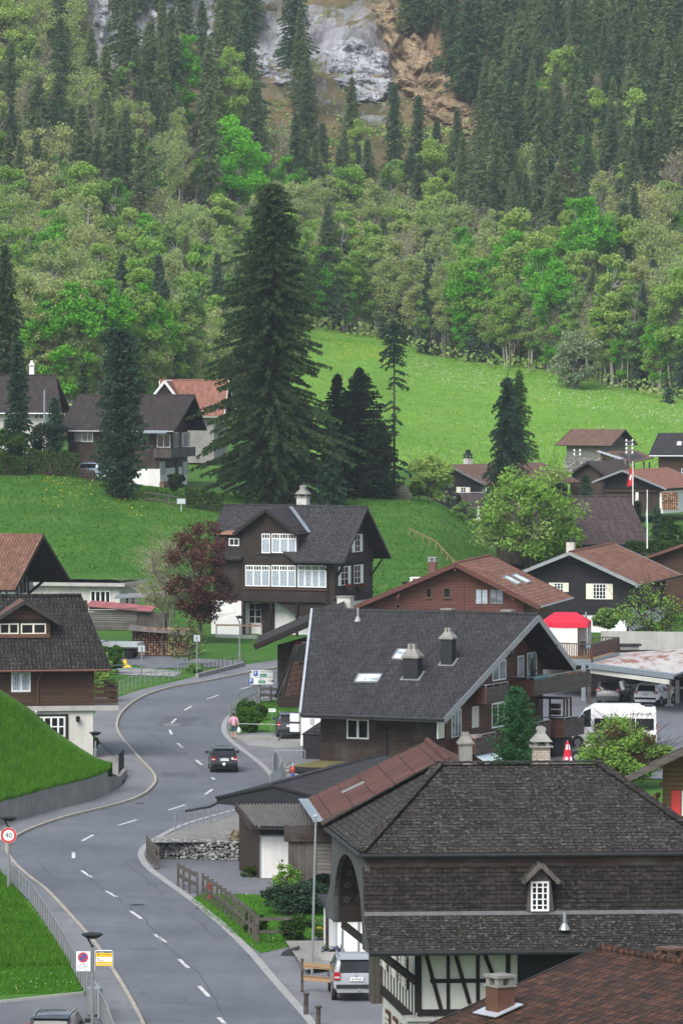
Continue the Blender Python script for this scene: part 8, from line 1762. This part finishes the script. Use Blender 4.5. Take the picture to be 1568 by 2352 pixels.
def broadleaf(seed,h,Rr,mat,cb=.3,nbl=34,per=80,leaf=.42,squash=.7,flat=.6,trunk=.016,bark= None ,twigs=0,shape=1.0,stems=1,blob=.34,mat2= None ,part2=.0):
 r=np.random.default_rng(seed);cz=h*(1+cb)/2;rz=h*(1-cb)/2;B=[]
 for k in range(nbl):
  d=norm(r.normal(0,1,3));q=r.uniform(.35,1)**.6;z=d[2]*q;wd=(1-.35*shape*max(0,z))*(1 if z>-.6 else .75);B.append([d[0]*q*Rr*wd,d[1]*q*Rr*wd,cz+z*rz])
 B=np.array(B);mb=MB()
 for s_ in range(stems):
  a=2*math.pi*s_/stems+seed;o=Vector((math.cos(a),math.sin(a),0))*(.0 if stems==1 else Rr*.12);tp=Vector((o.x*2.5+r.normal(0,.04)*h,o.y*2.5,h*(.72 if stems==1 else .8)))
  mid=(o+tp)/2+Vector((r.normal(0,.02)*h,0,0));mb.tube(o+Vector((0,0,-.8)),mid,h*trunk,h*trunk*.7,7,0, False );mb.tube(mid,tp,h*trunk*.7,h*trunk*.2,6,0, False )
  for b in B[s_::stems]:
   b=Vector(b);z=max(h*.12,b.z-(b.xy.length)*r.uniform(.7,1.3));t=min(1,z/max(.1,tp.z));st=o.lerp(mid,min(1,t*2)) if t<.5 else mid.lerp(tp,t*2-1);md=st.lerp(b,.55)+Vector((0,0,-.06*h*r.uniform(0,1)))
   mb.tube(st,md,h*trunk*.32,h*trunk*.18,5,0, False );mb.tube(md,b,h*trunk*.18,.015,4,0, False )
   if twigs:
    for q in range(twigs):
     e=b+Vector(r.normal(0,1,3))*Rr*.34;e.z=b.z+abs(e.z-b.z)*.9;s2=md.lerp(b,r.uniform(.2,1));mb.tube(s2,e,.03,.008,3,0, False )
 n=nbl*per;idx=np.repeat(np.arange(nbl),per);g=norm(r.normal(0,1,(n,3)))*(r.uniform(0,1,n)**.45)[:, None ];br=Rr*blob*r.uniform(.7,1.25,nbl)[idx]
 C=B[idx]+g*np.stack([br,br,br*squash],1);U=norm(r.normal(0,1,(n,3))*np.array([1,1,flat]))*(leaf*r.uniform(.3,.62,n))[:, None ];V=norm(np.cross(U,norm(r.normal(0,1,(n,3))*np.array([flat,flat,1]))))*(leaf*r.uniform(.22,.4,n))[:, None ]
 mi=(r.random(nbl)<part2).astype(int)[idx] if mat2 else None
 cm=cardmesh('crown',C,U,V,[mat,mat2] if mat2 else mat,.6,mi); return me_of(mb.build('trunk',bark or M['bark'],uv= False )),cm
def plant(name,label,cat,base,meshes,s=(1,1,1),rz=0,group= None ,names=('trunk','crown')):
 o=empty(name,base,rz,label,cat,group);o.scale=s if isinstance(s,tuple) else (s,s,s)
 for n_,m in zip(names,meshes):
  if m is None : continue
  c=bpy.data.objects.new(n_,m);COL.objects.link(c);c.parent=o
 return o
def hcalc(px,ytop,D):g=gp(px,D); return g,at(px,ytop,D).z-g.z
RG=np.random.default_rng(11)
def sD(px,yt,h):
 for D in np.arange(860,1400,5.0):
  if HY-(gp(px,D).z+h-CH)*F/D<=yt: return D
  # ---- single trees that one can tell apart
def one(kind,name,label,px,D,ytop,hw,cat='tree',base= None ,**kw):
 g,h=hcalc(px,ytop,D)
 if base is not None :g=at(px,base,D);h=at(px,ytop,D).z-g.z
 Rr=hw/F*D; return plant(name,label,cat,g,kind(int(px+D),h,Rr,**kw),rz=px)
one(conifer,'spruce','huge dark spruce towering behind the central chalet',622,557,408,172,mat=M['spruce'],gap=.42,nb=(12,16),card=.40,droop=.24,pw=.58,rag=.5,patch=.6,hang=2.2,z0=.02)
one(conifer,'yew','dark bushy conifer right of the huge spruce',825,563,843,108,mat=M['spruce_dark'],gap=.36,nb=(11,15),card=.38,droop=.05,pw=.66,rag=.3,z0=.02,hang=.4)
one(conifer,'yew','small dark conifer between the huge spruce and its bushy neighbour',775,566,858,62,mat=M['spruce_dark'],gap=.38,nb=(9,12),card=.38,patch=.8,droop=0,pw=.6,z0=.02)
one(conifer,'spruce','young blue-green spruce at the foot of the huge spruce',760,552,1005,48,mat=M['spruce_blue'],gap=.36,nb=(7,10),card=.4,pw=.8,z0=.02)
one(conifer,'pine','slim tall pine with thin brown middle before the hill chalet',275,549,757,62,mat=M['spruce_blue'],gap=.32,nb=(10,13),card=.42,droop=-.15,pw=.2,z0=.02,rag=.35,sparse=.9)
one(conifer,'spruce','slim dark conifer at the left border of the hill',40,577,782,40,mat=M['spruce_blue'],gap=.36,nb=(8,11),card=.45,pw=.5,z0=.02)
one(conifer,'spruce','large brownish spruce at the left border behind the slim one',12,645,560,82,mat=M['spruce'],gap=.6,nb=(8,11),card=.65,pw=.7)
one(conifer,'cypress','small dense cypress beside the brown-roofed house on the hill',126,568,912,26,mat=M['spruce_blue'],gap=.3,nb=(8,11),card=.34,pw=.4,droop=-.4,z0=.02)
one(conifer,'spruce','young spruce rising behind the roof ridge of the hill chalet',192,612,825,38,mat=M['spruce'],gap=.4,nb=(7,10),card=.45,z0=.02)
one(conifer,'spruce','gaunt sparse spruce with bare trunk on the crest',905,568,730,46,mat=M['spruce_blue'],gap=.55,nb=(6,8),card=.42,droop=.45,pw=.25,sparse=.62,top_only=.72,hang=.5,trunk=.016)
one(conifer,'spruce','drooping dark spruce rising before the black chalet roof',1165,598,860,64,mat=M['spruce_blue'],gap=.42,nb=(8,11),card=.42,droop=.5,pw=.5,hang=1.4,rag=.5,z0=.02)
one(conifer,'pine','young grey-green pine before the small gabled shed',1345,598,1090,30,mat=M['spruce_blue'],gap=.3,nb=(8,11),card=.34,pw=.5,droop=-.2,z0=.02)
one(conifer,'spruce','dark spruce directly behind the green and white flag',1463,548,1150,30,mat=M['spruce_dark'],gap=.36,card=.42,z0=.02)
one(conifer,'spruce','dark spruce right of the green and white flag',1508,540,1165,34,mat=M['spruce_blue'],gap=.36,card=.42,z0=.02)
one(conifer,'pine','bright young pine before the balconies of the slate-roofed house',1187,296,1580,58,mat=M['leaf_pine'] if 'leaf_pine' in M else leafmat('young_pine_needles',(.032,.10,.042),(.04,.115,.05),.3),gap=.2,nb=(10,13),card=.21,droop=-.5,pw=.42,z0=.02,rag=.45,hang=.2)
one(conifer,'spruce','small dark spruce at the forest edge by the right border',1535,862,888,26,mat=M['spruce_blue'],gap=.4,card=.5,z0=.02)
one(conifer,'yew','lower dark conifer at the right edge of the dark clump on the crest',872,561,965,48,mat=M['spruce_dark'],gap=.36,nb=(9,12),card=.42,droop=.05,pw=.45,z0=.02)
one(conifer,'larch','pale green young larch behind the drooping dark spruce',1192,640,846,56,mat=M['larch'],gap=.4,nb=(6,9),card=.4,droop=.3,pw=.6,hang=1.0,z0=.05,sparse=.8)
one(broadleaf,'maple_tree','large fresh green maple in front of the broad brown roof',1222,526,1068,130,mat=M['leaf_fresh'],cb=.1,nbl=70,per=130,leaf=.36,twigs=4,shape=.5,blob=.25,stems=3,mat2=M['leaf_bud'],part2=.2)
one(broadleaf,'copper_beech','dark purple-red copper beech beside the central chalet',460,436,1190,84,mat=M['leaf_copper'],cb=.06,nbl=60,per=85,leaf=.27,twigs=5,shape=.7,base=1452,bark=M['bark_dark'],blob=.28)
one(broadleaf,'shrub_tree','twiggy grey-green small tree left of the copper beech',388,440,1232,78,mat=M['leaf_bud'],cb=.15,nbl=46,per=26,leaf=.18,twigs=12,base=1455,bark=M['twig'],stems=4,trunk=.008)
one(broadleaf,'maple_tree','vivid bright green tree standing out on the slope above the huge spruce',535,sD(535,278,20)-4,278,84,mat=M['leaf_bright'],cb=.08,nbl=70,per=240,leaf=.5,shape=.3,blob=.28)
one(broadleaf,'maple_tree','mid green spreading tree left of the vivid tree on the slope',335,sD(335,335,15),335,85,mat=M['leaf_vivid'],cb=.2,nbl=40,per=90,leaf=.55,flat=.4,squash=.4)
one(broadleaf,'shrub_tree','silvery white-blossoming tree at the meadow edge',1322,872,750,52,mat=M['leaf_grey'],cb=.02,nbl=44,per=110,leaf=.4,shape=.3)
one(broadleaf,'apple_tree','thin apple tree with pale new leaves before the garden wall',1500,402,1345,85,mat=M['leaf_fresh'],cb=.3,nbl=44,per=30,leaf=.2,twigs=6,base=1520,bark=M['bark_dark'],stems=2,trunk=.010)
one(broadleaf,'shrub','loose green and reddish shrub behind the mansard roof',1432,296,1650,108,'shrub',mat=M['leaf_fresh'],cb=.02,nbl=90,per=130,leaf=.16,twigs=4,base=1800,stems=4,trunk=.006,mat2=M['leaf_copper'],part2=.16,blob=.26)
one(broadleaf,'shrub','tall light green bush on the crest beside the board fence',990,566,1034,55,'shrub',mat=M['leaf_fresh'],cb=.03,nbl=30,per=110,leaf=.3,twigs=3,stems=3,trunk=.008)
one(broadleaf,'shrub','white-flowering shrub at the slope edge by the black chalet',1030,585,1100,16,'shrub',mat=M['leaf_grey'],cb=.02,nbl=14,per=70,leaf=.2)
one(broadleaf,'shrub','low dark bush before the pavilion of the black chalet',1065,590,1150,30,'shrub',mat=M['leaf_mid'],cb=.02,nbl=16,per=80,leaf=.25)
one(broadleaf,'shrub','rounded ivy bush beside the pale board fence corner',962,560,1100,22,'shrub',mat=M['leaf_box'],cb=.0,nbl=20,per=90,leaf=.2,base=1148)
for px,D,yt,hw,yb,mt,lab in ((112,569,962,48,1062,'spruce_dark','broad dark yew bush below the small cypress'),(22,566,985,42,1062,'leaf_box','olive green rounded bush at the left border of the hill'),(405,553,1085,20,1125,'leaf_box','round bush at the chalet entrance on the hill'),(1395,418,1400,34,1440,'leaf_mid','leafy shrub below the cream-shuttered window'),(1545,535,1195,36,1262,'leaf_box','wide dark shrub by the road at the right border')):
 one(broadleaf,'shrub',lab,px,D,yt,hw,'shrub',base=yb,mat=M[mt],cb=0,nbl=26,per=100,leaf=.28,shape=.2)
def bush(label,px,yb,yt,hw,mat,leaf=.09,nbl=40,per=120,name='shrub',**kw):
 g=gz(px,yb);h=at(px,yt,g.y).z; return plant(name,label,'shrub',(g.x,g.y+hw/F*g.y*.8,0),broadleaf(px,h,hw/F*g.y,mat,cb=kw.pop('cb',0),nbl=nbl,per=per,leaf=leaf,shape=kw.pop('shape',.15),**kw),rz=px*.1)
bush('round clipped bush at the near end of the timber rail fence',681,2168,2104,37,M['leaf_box']);bush('smaller round bush behind the timber fence corner',588,2145,2098,28,M['leaf_box'])
bush('spreading green juniper before the grey board shed',682,2105,2034,70,M['spruce_blue'],.16,60,130,flat=.4,squash=.45);bush('light upright shrub beside the garage door',655,2056,1992,34,M['leaf_fresh'],.11,30,70,twigs=4,trunk=.006)
bush('upright dark conifer bush behind the bare flagpole',735,2090,2010,28,M['spruce_dark'],.14);bush('flowering bush with red and yellow blooms under the arched gable',742,2160,2110,24,M['leaf_mid'],.1,mat2=M['yellow_sign'],part2=.06)
bush('small round bush on the lawn before the juniper',615,2065,2048,14,M['leaf_box']);bush('clipped box bush nearest the driveway railing',572,1684,1628,30,M['leaf_boxlight'],.1,60);bush('clipped box bush behind the first on the small lawn',566,1652,1608,24,M['leaf_boxlight'],.1,50);bush('loose dark bush beside the clipped box bushes',598,1655,1618,16,M['leaf_box'],.1)
bush('light green shrub against the right edge of the lichened-roof house',232,1618,1500,32,M['leaf_fresh'],.16,44,90,twigs=3);bush('dense green thuja beside the garden behind the lichened-roof house',258,1548,1478,27,M['leaf_boxlight'],.15,40)
bush('pale budding shrub before the woodpile',424,1530,1432,44,M['leaf_bud'],.13,34,22,twigs=6,trunk=.006);bush('dark leafy perennial at the garden corner',446,1546,1524,20,M['leaf_mid'],.14,14);bush('low shrub by the base of the brown garage wall',572,2016,1996,22,M['leaf_box'],.08,20,60)
bush('tiny green shrub at the foot of the forecourt lamp',216,1722,1695,14,M['leaf_box'],.08,20)
def hedge(label,a,b,y0,y1,depth):
 d=b-a;n=int(d.length*420);t=RG.uniform(0,1,n);z=RG.uniform(0,1,n)**.8;dd=np.where(RG.random(n)<.5,0,RG.uniform(0,1,n))*depth;top=RG.random(n)<.3;z=np.where(top,1,z);dd=np.where(top,RG.uniform(0,depth,n),dd);hh=(y0-0)
 C=np.array(a)[ None ,:]+np.outer(t,np.array(d));C[:,2]+=z*hh*(1+.05*np.sin(t*20));C[:,1]+=dd;C+=RG.normal(0,.07,C.shape);U=norm(RG.normal(0,1,(n,3)))*.12;V=norm(np.cross(U,RG.normal(0,1,(n,3))))*.08
 o=empty('hedge',a,0,label,'hedge');m=cardmesh('foliage',C-np.array(a),U,V,M['leaf_box'],.6);c=bpy.data.objects.new('foliage',m);COL.objects.link(c);c.parent=o;mb=MB();q=d*.5;mb.hexa([Vector((0,.1,-.3)),d+Vector((0,.1,-.3)),d+Vector((0,depth-.1,-.3)),Vector((0,depth-.1,-.3)),Vector((0,.1,hh-.12)),d+Vector((0,.1,hh-.12)),d+Vector((0,depth-.1,hh-.12)),Vector((0,depth-.1,hh-.12))]);mb.build('stems',M['bark_dark'],o)
hedge('clipped green hedge at the left border of the hill crest',gp(-40,557),gp(58,557),1.9,0,1.4);hedge('longer clipped hedge along the crest before the dark yew',gp(62,559),gp(182,557),2.5,0,1.5);hedge('clipped hedge below the huge spruce',gp(426,548),gp(512,546),1.9,0,1.5);hedge('low hedge at the roadside by the right border',at(1440,1268,530),at(1600,1262,530),.9,0,1.2)
# ---- the forest on the slope: one of each kind, then copies
PRO={'spruce':[conifer(s,1*hh,rr,M['spruce_far'],gap=.5,nb=(8,11),card=.56,droop=dr,pw=pw,hang=.5,z0=z0,sparse=sp) for s,hh,rr,dr,pw,z0,sp in ((1,24,4.0,.3,.72,.12,.95),(2,24,3.4,.35,.6,.2,.85),(3,24,4.8,.25,.8,.08,1),(4,24,3.0,.4,.5,.25,.8),(5,24,4.4,.2,.8,.1,.9))],
'spruce_blue':[conifer(s,24,rr,M['blue_far'],gap=.5,nb=(8,11),card=.56,droop=.3,pw=pw,z0=.06) for s,rr,pw in ((6,4.0,.75),(7,4.8,.7))],
'fresh':[broadleaf(s,18,rr,M[m],cb=cb,nbl=nb,per=190,leaf=.40,bark=M['bark_grey'],shape=sh,twigs=2,blob=.34) for s,rr,cb,nb,sh,m in ((11,3.8,.22,44,.8,'leaf_fresh'),(12,3.0,.12,40,1,'leaf_fresh'),(13,4.4,.3,48,.6,'leaf_fresh'),(14,2.7,.2,34,1,'leaf_mid'),(15,4.0,.15,44,.7,'leaf_vivid'))],
'bud':[broadleaf(s,18,rr,M['leaf_bud'],cb=cb,nbl=nb,per=120,leaf=.32,bark=M['bark_grey'],twigs=5,trunk=.010,stems=st,blob=.36) for s,rr,cb,nb,st in ((21,4.2,.25,44,1),(22,3.4,.3,36,2),(23,4.6,.2,48,2),(24,3.2,.35,34,1))],
'bare':[broadleaf(s,20,rr,M['leaf_bud'],cb=cb,nbl=nb,per=7,leaf=.34,bark=M['twig'],twigs=9,trunk=.009,stems=st) for s,rr,cb,nb,st in ((31,2.8,.4,36,1),(32,3.2,.3,40,2),(33,2.2,.45,30,1))]}
INFO={'spruce':('spruce','dark green spruce among the conifers of the mountain forest','spruces on the mountain slope'),'spruce_blue':('blue_spruce','bluish dark conifer among the lighter trees of the mountain forest','bluish conifers on the mountain slope'),'fresh':('broadleaf_tree','fresh green broadleaf tree in spring leaf on the mountain slope','fresh green trees on the mountain slope'),'bud':('budding_tree','olive budding tree with pale trunk on the mountain slope','budding trees on the mountain slope'),'bare':('bare_tree','grey leafless tree with upright twigs on the mountain slope','bare trees on the mountain slope')}
CNT={k:0 for k in PRO}
def solveD(px,ytop,h,d0,d1=1420):
 prev= None
 for D in np.arange(d0,d1,6.0):
  g=gp(px,D);y=HY-(g.z+h-CH)*F/D
  if y<=ytop: return D,g
 return None , None
DE= lambda px:float(np.interp(px,PXC,[810,810,700,700,710,730,912,925,915,910,905,903,900,895,880,870,860,850]))
def place(kind,px,ytop,h,wid=1.0):
 D,g=solveD(px,ytop,h,DE(px))
 if D is None or CNT[kind]>=298: return
 if D<=DE(px)+3:
  h2=at(px,ytop,D).z-g.z
  if h2<h*.45: return
  h=h2
 i=RG.integers(0,len(PRO[kind]));H0={'spruce':24,'spruce_blue':24,'fresh':18,'bud':18,'bare':20}[kind];s=h/H0;nm,lb,gr=INFO[kind];CNT[kind]+=1
 plant(nm,lb,'tree',g,PRO[kind][i],(s*wid,s*wid,s),RG.uniform(0,6.28),gr)
def mixp(px,y):
 if y<300 and px>930: return (.74,.12,.05,.04,.05)
 if y<330 and px<420: return (.42,.03,.10,.25,.20)
 if y<330: return (.62,.08,.06,.10,.14)
 if px<640: return (.03,.05,.44,.42,.06) if y>480 else (.06,.02,.38,.40,.14)
 if px<1060: return (.36,.06,.16,.28,.14) if y<380 else (.05,.08,.33,.38,.16)
 if y<470: return (.50,.12,.14,.10,.14)
 return (.08,.08,.50,.24,.10)
rows=np.arange(-150,850,37)
for ri,y in enumerate(rows):
 for px in np.arange(-150+(ri%2)*20,1740,43):
  x=px+RG.uniform(-17,17);yy=y+RG.uniform(-18,18)
  if 380<x<640 and yy<170 and RG.random()<.7: continue
  if 640<=x<920 and (yy<285 and x>725 or 50<yy<265 and RG.random()<.96 or yy<=60 and RG.random()<.45): continue
  if 210<x<360 and yy<110 and RG.random()<.5: continue
  if -60<yy<320 and 840<x<1010+(yy+60)*.5 and (yy<280 or RG.random()<.7): continue
  if 430<x<640 and 195<yy<430 or 255<x<420 and 320<yy<400: continue
  pr_=mixp(x,yy);k=RG.choice(5,p=np.array(pr_)/sum(pr_));kind=('spruce','spruce_blue','fresh','bud','bare')[k]
  h={'spruce':RG.uniform(17,29),'spruce_blue':RG.uniform(12,22),'fresh':RG.uniform(14,24),'bud':RG.uniform(14,24),'bare':RG.uniform(14,21)}[kind]
  place(kind,x,yy,h,RG.uniform(.75,1.1) if kind in ('fresh','bud') else RG.uniform(.85,1.25))
for px,yt,h,k in ((705,120,20,'spruce'),(545,80,20,'spruce'),(480,130,19,'spruce'),(808,185,22,'spruce'),(905,190,24,'spruce'),(960,220,25,'spruce'),(1050,250,26,'spruce'),(870,620,12,'spruce_blue'),(985,600,17,'spruce_blue'),(1095,640,17,'spruce_blue'),(1040,690,13,'spruce'),(1195,470,26,'fresh'),(1345,455,27,'fresh'),(1470,590,22,'bud'),(1500,735,12,'fresh'),(1265,380,24,'spruce_blue'),(1345,110,30,'spruce'),(1245,200,28,'spruce'),(740,480,17,'bare'),(800,470,18,'bare'),(860,470,18,'bare'),(920,500,18,'bud')):place(k,px,yt,h)
for px in np.arange(-140,1730,21.0):
 D=DE(px)+RG.uniform(3,26);k=RG.choice(['fresh','bud','fresh','spruce_blue']);h=RG.uniform(4.5,9)*(1.2 if k=='spruce_blue' else 1)
 if CNT[k]<298:
  nm,lb,gr=INFO[k];CNT[k]+=1;s=h/(24 if k=='spruce_blue' else 18);plant(nm,lb,'tree',gp(px,D),PRO[k][RG.integers(0,len(PRO[k]))],(s*1.4,s*1.4,s),RG.uniform(0,6),gr)
  # undergrowth that reads as one mass
C=[]
while len(C)<45000:
 px=RG.uniform(-150,1720);D=RG.uniform(DE(px)-8,1330)
 if mnoise.noise(Vector((px*.012,D*.03,1)))<-.15 and D>960: continue
 if D>1105 and 330<px<1110 and RG.random()<.93: continue
 g=gp(px,D);C.append((g.x,g.y,g.z+RG.uniform(0,1.6)*(1.6 if D<DE(px)+40 else 1)))
C=np.array(C);n=len(C);U=norm(RG.normal(0,1,(n,3)))*.34;V=norm(np.cross(U,RG.normal(0,1,(n,3))))*.26
m=cardmesh('undergrowth',C,U,V,[M['leaf_mid'],M['leaf_bud'],M['leaf_fresh']],.6,RG.integers(0,3,n));o=bpy.data.objects.new('undergrowth',m);COL.objects.link(o);tag(o,kind='stuff')
# ---- the valley air
hz=NT('valley_haze');hz.t.nodes.remove(hz.b);pv=hz.n('VolumePrincipled',i_Density=.00007,i_Anisotropy=.2);pv.inputs['Color'].default_value=(.82,.9,1,1);hz.t.links.new(pv.outputs[0],hz.o.inputs['Volume'])
mb=MB();mb.box(-420,420,-20,1530,-2.5,340);tag(mb.build('haze',hz.m,uv= False ),kind='stuff')
